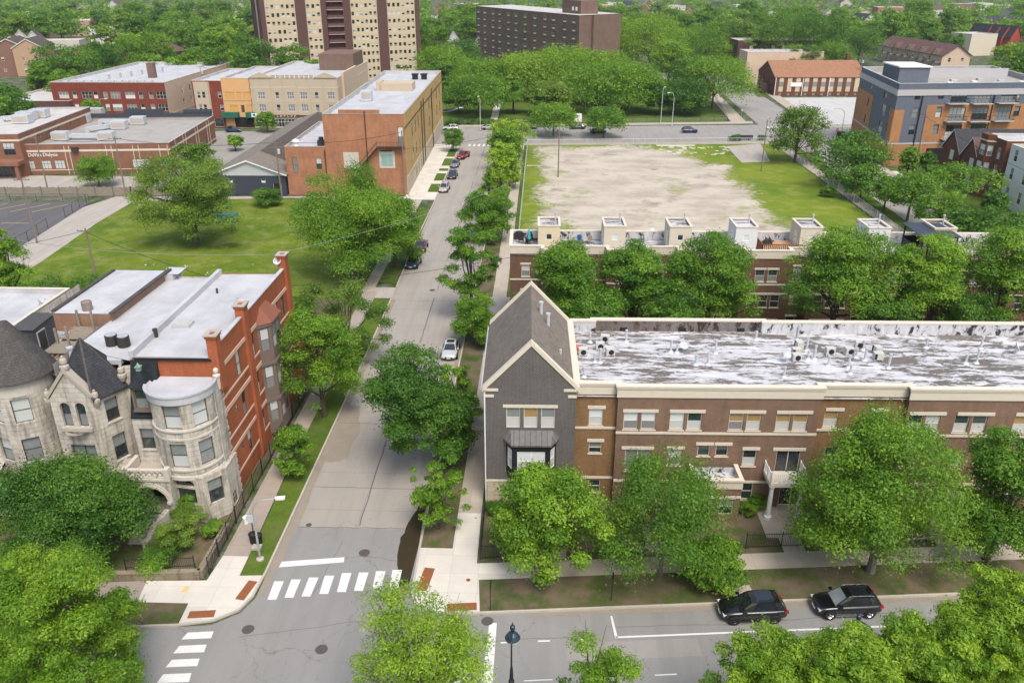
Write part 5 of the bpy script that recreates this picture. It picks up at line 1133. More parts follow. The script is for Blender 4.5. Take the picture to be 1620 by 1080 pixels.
# ------------------------------------------------------------------ garden wall, iron fences
gw_ = thing('garden_wall', 'low stained concrete garden wall around the mansion garden', 'wall'); mb = MB()
for a, b in (((-24.75,47.2), (-60,44.6)), ((-24.75,52.9), (-24.75,47.2))): mb.beam((*a,.35), (*b,.35), .38, .7); mb.beam((*a,.74), (*b,.74), .46, .09)
mb.build('wall_run', course('wall_stone', (.27,.235,.17), (.24,.2,.15), (.16,.13,.1), 2.5, .5, .02, streak=.5), gw_)
def iron_fence(lb, pts, z0=.1, h=1.35, step=.13, mat='iron', name='iron_fence', post=2.4):
    r = thing(name, lb, 'fence'); mb = MB(); pb = []
    for a, b in zip(pts, pts[1:]):
        L = hypot(b[0]-a[0], b[1]-a[1])
        for z in (z0+.18, z0+h-.12): mb.beam((*a,z), (*b,z), .035, .04)
        k = max(1, int(L/step))
        for i in range(k): x, y = a[0]+(b[0]-a[0])*i/k, a[1]+(b[1]-a[1])*i/k; mb.box(x-.011, x+.011, y-.011, y+.011, z0+.05, z0+h)
        k = max(1, round(L/post)); pb += [(a[0]+(b[0]-a[0])*i/k, a[1]+(b[1]-a[1])*i/k) for i in range(k)]
    pb.append(pts[-1]); mb.build('pickets', M[mat], r)
    for x, y in pb: p = MB(); p.box(x-.035, x+.035, y-.035, y+.035, z0-.05, z0+h+.1); p.build('post', M[mat], r)
    return r
iron_fence('black iron fence with separate posts along the red brick side wall', [(-24.25,47.6), (-24.45,56), (-24.6,76)], .1, 1.5, .32)
iron_fence('black iron fence in front of the shrubs of the mansion garden', [(-25.2,47.5), (-30.2,47.1)], .78, 1.0)
iron_fence('black iron fence at the top of the mansion garden path', [(-31.5,47.0), (-40,46.4)], .78, 1.0)
iron_fence('black iron fence from the gabled house corner along the street', [(-4.25,57.4), (-4.15,50.0), (.9,50.45)], .1, 1.35)
iron_fence('black iron fence behind the pavement left of the entrance block', [(2.7,50.6), (8.4,51.1)], .1, 1.35)
f3 = iron_fence('black iron fence and gate in front of the white balcony columns', [(16.4,52.0), (19.2,52.25), (21.1,52.4), (30.8,53.3)], .1, 1.4)
iron_fence('black iron fence right of the big maple by the pavement', [(33.3,53.5), (45,54.6)], .1, 1.35)
def U(p, q, px, py, o=(0,0), rz=0):
    """where a sight line meets the wall p->q (local to a root at o turned by rz): distance along it and height"""
    d = _d(px, py); c, s = cos(rz), sin(rz)
    P = (o[0]+c*p[0]-s*p[1], o[1]+s*p[0]+c*p[1]); Q = (o[0]+c*q[0]-s*q[1], o[1]+s*q[0]+c*q[1])
    L = hypot(Q[0]-P[0], Q[1]-P[1]); tx, ty = (Q[0]-P[0])/L, (Q[1]-P[1])/L
    # t*d.xy = P + u*T
    det = d[0]*-ty+tx*d[1]; t = (P[0]*-ty+tx*P[1])/det; u = (d[0]*t-P[0])*tx+(d[1]*t-P[1])*ty
    return u, CAM_Z+d[2]*t
M['brick_orange'] = brick('brick_orange', (.47,.215,.12), (.39,.165,.09), (.38,.23,.16), .25, .09, .006, .55)
M['brick_yellow'] = brick('brick_yellow', (.58,.38,.14), (.48,.31,.115), (.4,.3,.18), .25, .09, .008, .5)
M['brick_dial'] = brick('brick_dial', (.27,.125,.075), (.22,.10,.062), (.27,.17,.12), .3, .1, .008, .4)
M['brick_maroon'] = brick('brick_maroon', (.24,.055,.035), (.19,.045,.032), (.2,.09,.06), .25, .09, .006, .4)
M['brick_brown_far'] = brick('brick_brown_far', (.20,.132,.102), (.165,.108,.085), (.2,.14,.115), .3, .1, .01, .4)
M['brick_umber'] = plain('brick_umber', (.105,.055,.048), .9, .15, .6)
M['tower_cream'] = plain('tower_cream', (.52,.43,.295), .9, .08, .5)
M['stone_beige'] = plain('stone_beige', (.46,.39,.285), .9, .15, .6); M['wall_pink'] = plain('wall_pink', (.56,.43,.32), .9, .3, .5); M['ochre_wall'] = plain('ochre_wall', (.60,.36,.16), .85, .15, .7)
M['panel_blue'] = course('panel_blue', (.135,.155,.195), (.125,.145,.185), (.09,.10,.13), 3.2, .3, .01, rough=.7, bump=.1, streak=.1, amt=.25); M['panel_light'] = plain('panel_light', (.44,.43,.44), .7, .06, .5)
M['brick_apricot'] = brick('brick_apricot', (.46,.225,.10), (.40,.19,.085), (.38,.24,.15), .25, .09, .006, .35)
M['stucco_navy'] = plain('stucco_navy', (.045,.052,.068), .8, .12, .7); M['shingle_tan'] = course('shingle_tan', (.24,.215,.185), (.21,.19,.165), (.15,.135,.12), .5, .25, .02, rough=.95, streak=.35, bump=.2)
M['shingle_brown'] = course('shingle_brown', (.115,.095,.085), (.10,.082,.073), (.07,.06,.055), .5, .25, .02, rough=.95, streak=.3, bump=.2); M['shingle_rust'] = course('shingle_rust', (.36,.19,.11), (.31,.165,.10), (.24,.12,.08), .4, .2, .02, rough=.95, streak=.35, bump=.2)
M['shingle_mauve'] = course('shingle_mauve', (.16,.095,.085), (.13,.08,.072), (.08,.05,.047), .5, .25, .02, rough=.95, streak=.3, bump=.2)
M['awning_green'] = plain('awning_green', (.02,.12,.075), .7, .15, 2)

# ------------------------------------------------------------------ three storey hall on the main street (orange front, yellow side)
HO, HR = (-42.6,161.35), R(1.1)
h = thing('brick_hall', 'large orange and yellow brick hall with white roof and outside iron stair', 'building', HO, HR)
w, d, z = 15.9, 77.0, 15.9
fu = lambda px, py: U((0,0), (w,0), px, py, HO, HR); su = lambda px, py: U((w,0), (w,d), px, py, HO, HR)
mb = MB()
fw_ = [(fu(634,217)[0], fu(634,233)[1], 1.05, 4.0, 'sash', 'screen', 'blind_white'), (fu(612,252)[0], fu(612,258)[1], 2.3, 2.5, 'plain', 'glass_green', 'glass'), (fu(555,252)[0], fu(555,262)[1], 1.3, 2.6, 'plain', 'glass', 'glass')]
facade(h, mb, (0,0), (w,0), 0, z, fw_, 0, .2, fm='dark_frame')
sx = []
for px, y0, y1, st in ((652.5,192,215,'arch'), (657.5,186,209,'arch'), (662.2,180,203,'arch'), (654.8,229,254,'sash'), (659.5,223,246,'sash'), (664.3,216,239,'sash'), (659,281,291,'sash'), (663,271,284,'sash'), (667,261,275,'sash'), (683,154,174,'sash'), (685,186,207,'sash'), (686.5,228,240,'sash')):
    u, zb = su(px, y1); zt = su(px, y0)[1]; sx.append((u, zb, 1.5 if px < 670 else 1.8, max(1.6, zt-zb), st, 'glass', 'glass'))
sx += [(u, zz, 1.5, 2.6, 'sash', 'glass', 'glass') for u in (44, 62, 70) for zz in (6.2, 10.5)]
sx = [s for s in sx if 1 < s[0] < d-1]
facade(h, mb, (w,0), (w,d), 3.6, z, [s for s in sx if s[1] > 3.7], 1, .08, fm='dark_frame'); facade(h, mb, (w+.12,0), (w+.12,d), 0, 3.6, [(s[0], max(.7,s[1]), 1.5, 1.7, *s[4:]) for s in sx if s[1] < 1.2], 2, .08, fm='dark_frame')
mb.face([(w,0,3.6), (w+.12,0,3.6), (w+.12,d,3.6), (w,d,3.6)], 2); mb.face([(w,0,0), (w+.12,0,0), (w+.12,0,3.6), (w,0,3.6)], 2)
wall(mb, (w,d), (0,d), 0, z, m=1); wall(mb, (0,d), (0,0), 0, z, m=0)
mb.box(3.2, 11.2, -.04, .3, z-.02, z+.85, 0); mb.build('wall', [M['brick_orange'], M['brick_yellow'], M['base_stone']], h)
mb = MB(); mb.face([(.3,.3,z-.7), (w-.3,.3,z-.7), (w-.3,d-.3,z-.9), (.3,d-.3,z-.9)]); inner_parapet(mb, [(0,0),(w,0),(w,d),(0,d)], z-1, z, .3); mb.build('roof', M['roof_white'], h)
mb = MB(); coping(mb, [(0,0),(w,0),(w,d),(0,d)], z+.002, .1, .3, 0, .06); mb.build('parapet_cap', M['stone_grey'], h)
mb = MB(); mb.box(5, 12.5, 40, 46, z-.9, z+1.0); mb.box(3.8, 5.0, 40.5, 45, z-.9, z+1.3); mb.build('roof_monitor', M['stone_beige'], h)
mb = MB()
for px in (685, 690): pass
for y in (26.5, 31, 48.5): mb.box(w+.13, w+.3, y-.12, y+.12, .5, z-1.2)
mb.box(w+.002, w+.07, .0, d, 13.1, 13.3); mb.build('downpipe', M['dark_metal'], h)
mb = MB(); mb.box(fu(544,255)[0],fu(568,255)[0],-.06,-.003,fu(555,268)[1],fu(555,241)[1]); mb.build('boarded_arch', M['stone_smooth'], h)
mb = MB(); a, zb = fu(601,266); b, zt = fu(624,240); mb.box(a, b, -.05, -.004, zb, zt); mu = mb.build('wall_panel', M['stone_smooth'], h)
mb = MB(); mb.box((a+b)/2-1.15, (a+b)/2+1.15, -.09, -.052, (zb+zt)/2-1.2, (zb+zt)/2+1.1); mb.build('mural_board', plain('mural_paint', (.25,.38,.36), .8, .7, 1.3), mu)
mb = MB(); a1, z1 = fu(597,229); a2, z2 = fu(632,232); a3, z3 = fu(570,257)
mb.box(a1, a2+1.0, -1.1, -.05, z2-.1, z2); mb.beam((a1,-1.05,z2+1), (a2+1,-1.05,z2+1), .05, .05)
for i in range(9): u = a1+(a2+1-a1)*i/8; mb.box(u-.02,u+.02,-1.07,-1.03,z2,z2+1)
for yy in (-1.05, -.15): mb.beam((a1,yy,z2-.1), (a3-.6,yy,z3-1.6), .08, .2); mb.beam((a1,yy,z2+.95), (a3-.6,yy,z3-.6), .05, .05)
for i in range(16): f = i/15; mb.box(a1+(a3-.6-a1)*f-.14, a1+(a3-.6-a1)*f+.14, -1.05, -.15, z2-.1+(z3-1.5-z2)*f-.02, z2-.1+(z3-1.5-z2)*f+.02)
mb.build('fire_escape', M['iron'], h)
mb = MB(); mb.tube((8.3,-.1,4), (8.3,-.1,z+.6), .09, n=6); mb.tube((-.15,-.1,0), (-.15,-.1,9), .08, n=6); mb.build('drain_pipe', M['dark_metal'], h)
lw = flat_block('brick_annex', 'low orange brick annex with white roof beside the hall', 'building', (HO[0]-8.1, HO[1]-.1), HR, 8.05, 30, 9.6, 'brick_orange', 'roof_white', [(1.8,4.4,.9,3.2,'sash','screen','screen'), (6.6,5.2,1.1,2.2,'plain','glass_green','blind')], par=.6, cap='stone_grey', fm='dark_frame')
mb = MB(); mb.lathe([(.5,0), (.5,.6), (.35,.9), (.75,1.0), (.7,1.4), (0,1.6)], 0, 0, 12); tag(mb.build('roof_fan', M['white'], loc=(HO[0]-6.6,HO[1]+3,9.0)), 'white mushroom roof fan on the brick annex', 'roof fan')
mb = MB(); mb.box(-.7,.7,-.6,.6,0,1.2); mb.lathe([(.5,1.2), (.5,1.8), (0,1.9)], 0, 0, 10); tag(mb.build('roof_fan', M['dark_metal'], loc=(HO[0]-1.7,HO[1]+4,9.0)), 'dark exhaust fan on the brick annex next to the hall wall', 'roof fan')
def rooftop_unit(lb, x, y, z, s=(1.6,1.2,1.3), rz=0, mat='galv', grp=None, duct=0):
    r = thing('rooftop_unit', lb, 'air unit', (x,y,z), rz, grp); mb = MB(); a, b, c = s
    mb.box(-a,a,-b,b,.15,c); mb.build('casing', M[mat], r); mb = MB(); mb.box(-a*.9,a*.9,-b-.02,-b+.01,c*.25,c*.85); mb.build('louvre', M['concrete'], r)
    if duct: mb = MB(); mb.box(a, a+duct, -b*.45, b*.45, .5, c*.85); mb.box(a+duct, a+duct+1.0, -b*.5, b*.5, 0, c*.85); mb.build('duct', M['galv'], r)
    return r
rooftop_unit('grey square cooling unit near the front of the hall roof', *G(581,160,15.1), 15.1, (1.1,1.1,2.3))
for px, lb in ((657,'left of two black roof cowls at the far end of the hall roof'), (671,'right of two black roof cowls at the far end of the hall roof')):
    x, y = G(px, 126, 15.0); mb = MB(); mb.box(-.7,.7,-.7,.7,0,1.2); mb.box(-.85,.85,-.85,.85,1.2,1.5); tag(mb.build('roof_cowl', M['black'], loc=(x,y,15.0)), lb, 'roof vent')

# ------------------------------------------------------------------ dark garage with the long roof
g = gable_block('garage_building', 'navy walled garage with white gable and long brown shingle roof', 'garage', (-65.6,160.2), R(1.1), 14.6, 62, 4.3, 2.7, 'stucco_navy', 'shingle_tan', over=.5,
    wf=[(3.6,2.6,.8,.8,'plain','blind_white','glass'), (10.2,2.6,.8,.8,'plain','blind_white','glass'), (12.9,.1,1.6,2.4,'plain','glass','glass')])
mb = MB(); k = 2.7/7.3; mb.face([(7.4,9,4.3+2.7+.2), (14.9,9,4.3-.3*k+.22), (14.9,61,4.3-.3*k+.22), (7.4,61,4.3+2.7+.2)]); mb.build('roof_overlay', M['shingle_brown'], g)
mb = MB(); mb.face([(-.3,-.06,4.15), (14.9,-.06,4.15), (7.3,-.06,6.95)]); mb.box(-.3,14.9,-.08,-.01,4.05,4.25); mb.build('gable_panel', M['galv'], g)
mb = MB(); mb.box(12.2,13.6,-.07,0,.05,2.5); mb.build('door', M['black'], g)

# ------------------------------------------------------------------ long brown brick clinic with roof plant
DO, DR = (-113.5,177.0), R(6.0)
def du(px, py): return U((0,0), (31,0), px, py, DO, DR)
dw = [(du(47,261)[0], 1.2, 2.2, 1.9, 'wide', 'blind', 'blind'), (du(73,261)[0], 1.2, 2.2, 1.9, 'wide', 'blind', 'blind'), (du(95,261)[0], 1.2, 2.2, 1.9, 'wide', 'blind', 'blind'), (du(223,259)[0], 1.2, 3.6, 2.0, 'wide', 'blind_white', 'blind'), (du(261,258)[0], 1.2, 2.2, 1.9, 'wide', 'blind_white', 'blind')]
dc = flat_block('clinic_building', 'long single storey brown brick clinic with cream stone bands', 'clinic', DO, DR, 31.3, 37, 6.6, 'brick_dial', 'roof_gravel', [a+('blind','blind_white')[:0] for a in dw], [(6,1.2,3.5,2,'wide','blind','blind'), (16,1.2,3.5,2,'wide','blind','blind'), (27,.2,2.6,2.6,'wide','glass','glass')], par=.9, cap='panel_light', belts=((4.95,.42,'lime_trim'), (.9,.16,'lime_trim')), fm='dark_frame')
mb = MB()
for u in (8.6, 9.6, 17.5, 18.7, 23.3, 24.5, 29, 30.8): mb.box(u-.06,u+.06,-.07,-.003,0,6.2)
for v in (4, 10, 12, 20, 22, 30, 32): mb.box(31.303,31.37,v-.06,v+.06,0,6.6)
mb.build('stone_mullion', M['lime_trim'], dc)
mb = MB(); mb.box(0,31.2,36.6,36.9,6.6,7.6); mb.box(9,19,36.55,36.95,7.6,8.6); mb.box(24,31.3,36.5,37,7.6,8.4); mb.build('parapet', M['stucco_navy'], dc)
mb = MB(); mb.box(10.3,11.7,-.7,-.05,5.0,6.0); mb.build('wall_unit', M['dark_metal'], dc)
cu = bpy.data.curves.new('sign_letters', 'FONT'); cu.body = 'DaVita Dialysis'; cu.size = 1.25; cu.extrude = .05; cu.align_x = 'LEFT'
so = put('sign_letters', cu, dc, (du(44,243)[0], -.12, 4.0)); so.rotation_euler = (R(90),0,0); cu.materials.append(M['white']); so.scale = (.83,.9,1); bpy.context.view_layer.update(); so2 = put('sign_letters', bpy.data.meshes.new_from_object(so.evaluated_get(bpy.context.evaluated_depsgraph_get())), dc, so.location); so2.rotation_euler = so.rotation_euler; so2.scale = so.scale; bpy.data.objects.remove(so)
dl = flat_block('clinic_wing', 'taller left wing of the brick clinic with canopy over the door', 'clinic', (-136.2,172.6), DR, 23.5, 39, 9.2, 'brick_dial', 'roof_pale', [(16,4.8,4.0,2.6,'wide','blind','glass'), (21,4.8,2.4,2.6,'wide','glass','blind'), (18,.2,5,2.8,'wide','glass','glass')], [(9,7,1.2,.9,'plain','glass','glass'), (14,7,1.2,.9,'plain','glass','glass'), (19,7,1.2,.9,'plain','glass','glass'), (26,7,1.2,.9,'plain','glass','glass')], par=.5, cap='panel_light', belts=((7.7,.4,'lime_trim'),), fm='dark_frame')
mb = MB(); mb.box(15,23.9,-3.5,0,3.1,3.9); mb.box(15.2,15.9,-3.3,-2.6,0,3.1); mb.box(22.8,23.5,-3.3,-2.6,0,3.1); mb.build('canopy', M['brick_dial'], dl)
for px, py, zz, du_, lb in ((98,222,5.7,0,'round topped air unit at the front of the clinic roof'), (132,194,5.7,0,'pale air unit in the middle of the clinic roof'), (154,183,5.7,0,'pale air unit near the back of the clinic roof'), (190,204,5.7,0,'boxy grey air unit at the right of the clinic roof'), (220,197,5.7,0,'boxy grey air unit farthest right on the clinic roof'), (170,222,5.7,0,'small air unit at the front right of the clinic roof')):
    x, y = G(px, py, zz); rooftop_unit(lb, x, y, zz, (1.7,1.3,2.0), DR, 'galv', 'air units on the clinic roof')
for a, b, lb in (((105,221),(165,221),'long silver duct along the front of the clinic roof'), ((140,210),(183,203),'silver duct across the middle of the clinic roof'), ((160,197),(212,197),'silver duct at the back of the clinic roof'), ((5,193),(40,190),'silver duct on the taller clinic wing')):
    zz = 5.7 if a[0] > 50 else 8.7; p, q = G(*a, zz), G(*b, zz); mb = MB(); mb.beam((*p,zz+.9), (*q,zz+.9), 1.0, .8); mb.beam((*p,zz), (*p,zz+1.2), .9, .9); mb.beam((*q,zz), (*q,zz+1.2), .9, .9); tag(mb.build('roof_duct', M['galv']), lb, 'duct')
for px, py, lb in ((44,190,'left boxy air unit on the taller clinic wing'), (64,186,'right boxy air unit on the taller clinic wing'), (37,195,'low air unit behind the duct of the taller clinic wing')): rooftop_unit(lb, *G(px, py, 8.7), 8.7, (1.9,1.5,2.0), DR, 'galv', 'air units on the taller clinic wing')

# ------------------------------------------------------------------ row across the far street
YF = 238.0
def xf(px, py=165, Y=YF): return XZ(px, py, Y)[0]
def zf(px, py, Y=YF): return XZ(px, py, Y)[1]
RX0, RX1 = xf(86), xf(264); us = [xf(p, 146)-RX0 for p in (100,117,136,150,165.5,181,204,221,237,253)]; wds = (2.8,1.2,2.8,1.2,1.2,2.8,2.8,1.2,1.2,2.8)
rb = flat_block('apartment_building', 'three storey red brick apartment block with cream right side wall', 'building', (RX0,YF), R(1.0), RX1-RX0, 58, zf(180,131), 'brick_maroon', 'roof_white', [(u, zz, w_, 1.9, 'triple' if w_ > 2 else 'sash') for zz in (8.0, 4.6) for u, w_ in zip(us, wds)]+[(u, .4, 3.2, 2.4, 'wide', 'glass', 'glass') for u in (3, 8, 13, 18, 23, 28)], [(12+6*i, zz, 1.1, 1.8, 'sash') for i in range(5) for zz in (8, 4.6)], par=.7, fm='cream', wm2='wall_pink', belts=((3.4,.3,'lime_trim'),))
mb = MB(); L = RX1-RX0
for a, b, c in ((4,10,0), (11,16,1), (17,23,0), (24,31,1)): mb.face([(a,-1.3,3.0), (b,-1.3,3.0), (b,-.02,3.7), (a,-.02,3.7)], c); mb.face([(a,-1.3,2.6), (b,-1.3,2.6), (b,-1.3,3.0), (a,-1.3,3.0)], c)
mb.build('awning', [M['white'], M['black']], rb)
mb = MB(); mb.box(21,23,17,19,9,16); mb.build('chimney', M['brick_common'] if 'brick_common' in M else M['brick_brown_far'], rb)
mb = MB()
for i in range(12): x = 3+i*2.2; mb.box(x, x+1.6, 1.2+.3*(i%2), 2.4+.3*(i%2), zf(180,131)-.65, zf(180,131)+.35)
for i in range(6): mb.box(9+i*1.6, 10.2+i*1.6, 14+i*4, 15.6+i*4, zf(180,131)-.65, zf(180,131)+.7)
mb.build('roof_units', M['galv'], rb)
def store(lb, p0, p1, ytop, wm, wins, name='store_building', d=32, belts=(), roof='roof_white', wm2=None, fm='white', sill=None):
    x0, x1 = xf(p0), xf(p1); return flat_block(name, lb, 'building', (x0,YF), R(1.0), x1-x0-.05, d, zf((p0+p1)/2, ytop), wm, roof, [(xf(px, 148)-x0, zz, w_, hh, st, lo, hi) for px, zz, w_, hh, st, lo, hi in wins], par=.6, belts=belts, wm2=wm2, fm=fm, sill=sill), x1-x0, zf((p0+p1)/2, ytop)
s1, L1, z1 = store('narrow cream and red brick flat with white bay windows', 308, 354, 128, 'brick_maroon', [(347,8.3,1.0,1.7,'sash','glass','screen'), (348,4.8,1.0,1.7,'sash','glass','screen'), (318,.3,2.6,2.4,'plain','glass','glass'), (340,.3,2.6,2.4,'plain','glass','glass')])
mb = MB(); facade(s1, mb, (.6,-.6), (4.6,-.6), 3.2, z1-.3, [(1.2,8.3,.95,1.8,'sash','glass','screen'), (2.6,8.3,.95,1.8,'sash','glass','glass'), (1.2,4.8,.95,1.8,'sash','glass','screen'), (2.6,4.8,.95,1.8,'sash','glass','glass')], 0); wall(mb, (4.6,-.6), (4.9,0), 3.2, z1-.3); wall(mb, (.3,0), (.6,-.6), 3.2, z1-.3); mb.face([(.3,0,z1-.3), (.6,-.6,z1-.3), (4.6,-.6,z1-.3), (4.9,0,z1-.3)]); mb.face([(.3,0,3.2), (4.9,0,3.2), (4.6,-.6,3.2), (.6,-.6,3.2)]); mb.build('bay_window', M['stone_beige'], s1)
s2, L2_, z2_ = store('ochre store front with boarded upper windows and torn green awning', 354, 398, 124, 'ochre_wall', [(363,8.0,2.6,2.0,'plain','plywood','plywood'), (377.5,8.0,1.3,2.0,'plain','plywood','plywood'), (391,8.0,2.6,2.0,'plain','plywood','plywood'), (367,4.6,2.4,1.8,'plain','plywood','plywood'), (381,4.3,1.0,2.1,'plain','brick_umber','brick_umber'), (394,4.6,2.4,1.8,'plain','plywood','plywood'), (382,.05,6.0,3.0,'plain','black','black')], fm='wood_tan', belts=((7.5,.25,'wood_tan'),))
mb = MB()
for a, b in ((-.6,4.2), (6.4,L2_+.7)): mb.box(a,b,-1.6,-.03,3.1,4.5)
mb.build('awning', M['awning_green'], s2)
mb = MB(); mb.box(8.1,9.6,-1.64,-1.61,3.3,4.4); mb.build('awning_emblem', M['white'], s2); mb = MB(); mb.box(8.5,9.2,-1.67,-1.645,3.6,4.15); mb.build('awning_emblem_mark', M['awning_green'], s2)
tri = lambda p: [(p,8.1,2.0,1.9,'triple','screen','screen'), (p,4.7,2.0,1.9,'triple','screen','screen')]
sg = lambda p: [(p,8.1,1.1,1.9,'sash','screen','glass'), (p,4.7,1.1,1.9,'sash','screen','glass')]
s3, L3, z3 = store('wide beige stone store block with two small roof pediments', 399, 536, 124, 'stone_beige', sum([tri(p) for p in (413,459,480,523)], [])+sum([sg(p) for p in (438,500)], [])+[(p,.3,3.4,2.3,'wide','glass','glass') for p in (408,424,440,456,472,488,504,522)], d=48, wm2='wall_pink', belts=((3.1,.55,'brick_umber'), (7.4,.12,'lime_trim'), (11.2,.2,'lime_trim')))
mb = MB()
for a in (3.2, L3-3.4): mb.prism([(a-3.2,-.25), (a+3.2,-.25), (a+3.2,.25), (a-3.2,.25)], z3+.1, z3+.3); [mb.face(P) for P in ([(a-3.2,-.2,z3+.3), (a+3.2,-.2,z3+.3), (a,-.2,z3+1.6)], [(a+3.2,.2,z3+.3), (a-3.2,.2,z3+.3), (a,.2,z3+1.6)], [(a-3.2,-.2,z3+.3), (a,-.2,z3+1.6), (a,.2,z3+1.6), (a-3.2,.2,z3+.3)], [(a,-.2,z3+1.6), (a+3.2,-.2,z3+.3), (a+3.2,.2,z3+.3), (a,.2,z3+1.6)])]
for i in range(9): x = 6.4+i*(L3-12.8)/9; mb.box(x, x+(L3-12.8)/9-.5, -.15, .15, z3+.1, z3+.7)
mb.box(6,L3-6,-.2,.2,z3+.7,z3+.85); mb.build('pediment', M['stone_beige'], s3)
mb = MB()
for p in (399.5, 428, 447, 469, 490, 511): x = xf(p,148)-xf(399); mb.box(x,x+.35,-.12,-.003,3.7,z3-.2)
mb.build('pilaster', M['stone_beige'], s3)
mb = MB(); mb.box(L3-11,L3-.3,26,42,z3-.6,z3+4.2); mb.build('penthouse', M['brick_common'] if 'brick_common' in M else M['brick_brown_far'], s3)
mb = MB(); mb.box(L3-.02,L3+.6,6,26,0,z3+.9); mb.build('wall_pier', M['wall_pink'], s3)
mb = MB(); X0 = xf(434,175)-xf(399); mb.box(X0,X0+7.2,-.2,-.06,3.05,3.75,0); r3 = random.Random(3)
for i in range(6): x = X0+.6+i*1.0; mb.box(x,x+.16,-.24,-.202,3.15,3.65,1); mb.box(x+.16,x+.5,-.24,-.202,3.15+.17*(i%3),3.29+.17*(i%3),1)
mb.build('shop_sign', [M['brick_umber'], M['cream']], s3)
bw = flat_block('windowless_block', 'low dark brown windowless block with ribbed side', 'building', (xf(-10,165,236),236), R(1), 22, 46, 7.5, 'brick_umber', 'roof_pale')
mb = MB()
for i in range(6): mb.box(21.98,22.9,2+i*7,5.4+i*7,0,7.3)
mb.build('wall_rib', M['brick_umber'], bw)

# ------------------------------------------------------------------ tower block
TL, TR = np.array((-108.5,334.0)), np.array((-51.5,365.0)); TLen = float(np.linalg.norm(TR-TL)); TRz = atan2(*(TR-TL)[::-1]); TH = 48
tw = thing('tower_block', 'tall cream tower block with dark brown vertical strips and balconies', 'tower', (*TL,0), TRz)
tu = lambda px, py=50: U((0,0), (TLen,0), px, py, TL, TRz)[0]
secs = [('d',416,423), ('c',423,471), ('d',471,487), ('c',487,511), ('d',511,519), ('b',519,545), ('d',545,557), ('c',557,599), ('d',599,614), ('c',614,658), ('d',658,664.5)]
edges = [0]+[tu(b, 55) for _, a, b in secs]; edges[-1] = TLen
FL = 3.05; nfl = 15; mb = MB(); fl0 = U((0,0), (TLen,0), 640, 110, TL, TRz)[1] % FL
wl = {i: [] for i in range(len(secs))}
for i, (k, a, b) in enumerate(secs):
    x0, x1 = edges[i], edges[i+1]
    if k == 'c':
        n_ = 6 if b-a > 30 else 3
        wl[i] = [(x0+(x1-x0)*(j+.5)/n_, fl0+f*FL+.2, (x1-x0)/n_*.6, 1.5, 'plain', rnd.choice(['glass','screen','glass','blind']), rnd.choice(['glass','glass','blind'])) for f in range(nfl-1, -1, -1) for j in range(n_) if fl0+f*FL+1.5 < 33]
order = sorted(range(len(secs)), key=lambda i: i)
for i in order:
    k = secs[i][0]; y = {'c': 0, 'd': -.5, 'b': .9}[k]; x0, x1 = edges[i], edges[i+1]
    facade(tw, mb, (x0,y), (x1,y), 0, TH, [(u-x0, *r) for u, *r in wl[i]], 0 if k == 'c' else 1, .15, fm='cream')
    if i: yp = {'c': 0, 'd': -.5, 'b': .9}[secs[i-1][0]]; wall(mb, (x0,max(y,yp)), (x0,min(y,yp)), 0, TH, m=1) if y < yp else wall(mb, (x0,min(y,yp)), (x0,max(y,yp)), 0, TH, m=1)
TD = 17
wall(mb, (TLen,-.5), (TLen,TD), 0, TH, m=1); wall(mb, (TLen,TD), (0,TD), 0, TH, m=0)
for a, b, m_ in ((0,5.5,1), (5.5,8,0), (8,TD,1)): wall(mb, (0,b), (0,a if a else -.5), 0, TH, m=m_)
mb.face([(0,0,TH), (TLen,0,TH), (TLen,TD,TH), (0,TD,TH)], 0); mb.build('wall', [M['tower_cream'], M['brick_umber']], tw)
bi = [i for i, s in enumerate(secs) if s[0] == 'b'][0]; x0, x1 = edges[bi], edges[bi+1]
for f in range(11):
    z = fl0+f*FL-.4; mb = MB(); mb.box(x0+.1,x1-.1,-1.3,.85,z-.18,z,0); mb.box(x0+.1,x1-.1,-1.3,-1.22,z,z+1.0,1); mb.build('balcony', [M['panel_light'], plain('rail_maroon', (.15,.055,.05), .8) if f == 0 else bpy.data.materials['rail_maroon']], tw)
    for s in (.28, .72): window(tw, (x0,.9), (x1,.9), (x1-x0)*s, z+.1, (x1-x0)*.36, 2.2, 'wide', 'cream', 'glass', 'glass', .06)
# ------------------------------------------------------------------ eight storey slab seen at an angle
SA, SB = np.array((-33.6,443.0)), np.array((14.5,346.0)); SE = np.array((31.5,363.0)); SL = float(np.linalg.norm(SB-SA)); SRz = atan2(*(SB-SA)[::-1]); SH = 25.6
sl = thing('slab_block', 'seven storey brown brick slab block with grid of windows and flat pale roof', 'apartment block', (*SA,0), SRz)
uu = lambda px: U((0,0), (SL,0), px, 60, SA, SRz)[0]
cols = [757.7,767.5,780.5,790.8,804.7,816.7,830.8,846.2,862,875.5,893.3,907.5]
c_, s_ = cos(-SRz), sin(-SRz); e_ = SE-SB; le = (e_[0]*c_-e_[1]*s_, e_[0]*s_+e_[1]*c_)
back = [(SL+le[0], le[1]), (le[0], le[1])]
mb = MB(); facade(sl, mb, (0,0), (SL,0), 0, SH, [(uu(p), SH-2.6-3.05*f, 4.2, 1.7, 'wide', 'glass', rnd.choice(('glass_green','glass'))) for f in range(8) for p in cols], 0, .2, fm='cream')
q0 = (SL,0); q1 = back[0]; lq = hypot(q1[0]-q0[0], q1[1]-q0[1]); tq = ((q1[0]-q0[0])/lq, (q1[1]-q0[1])/lq)
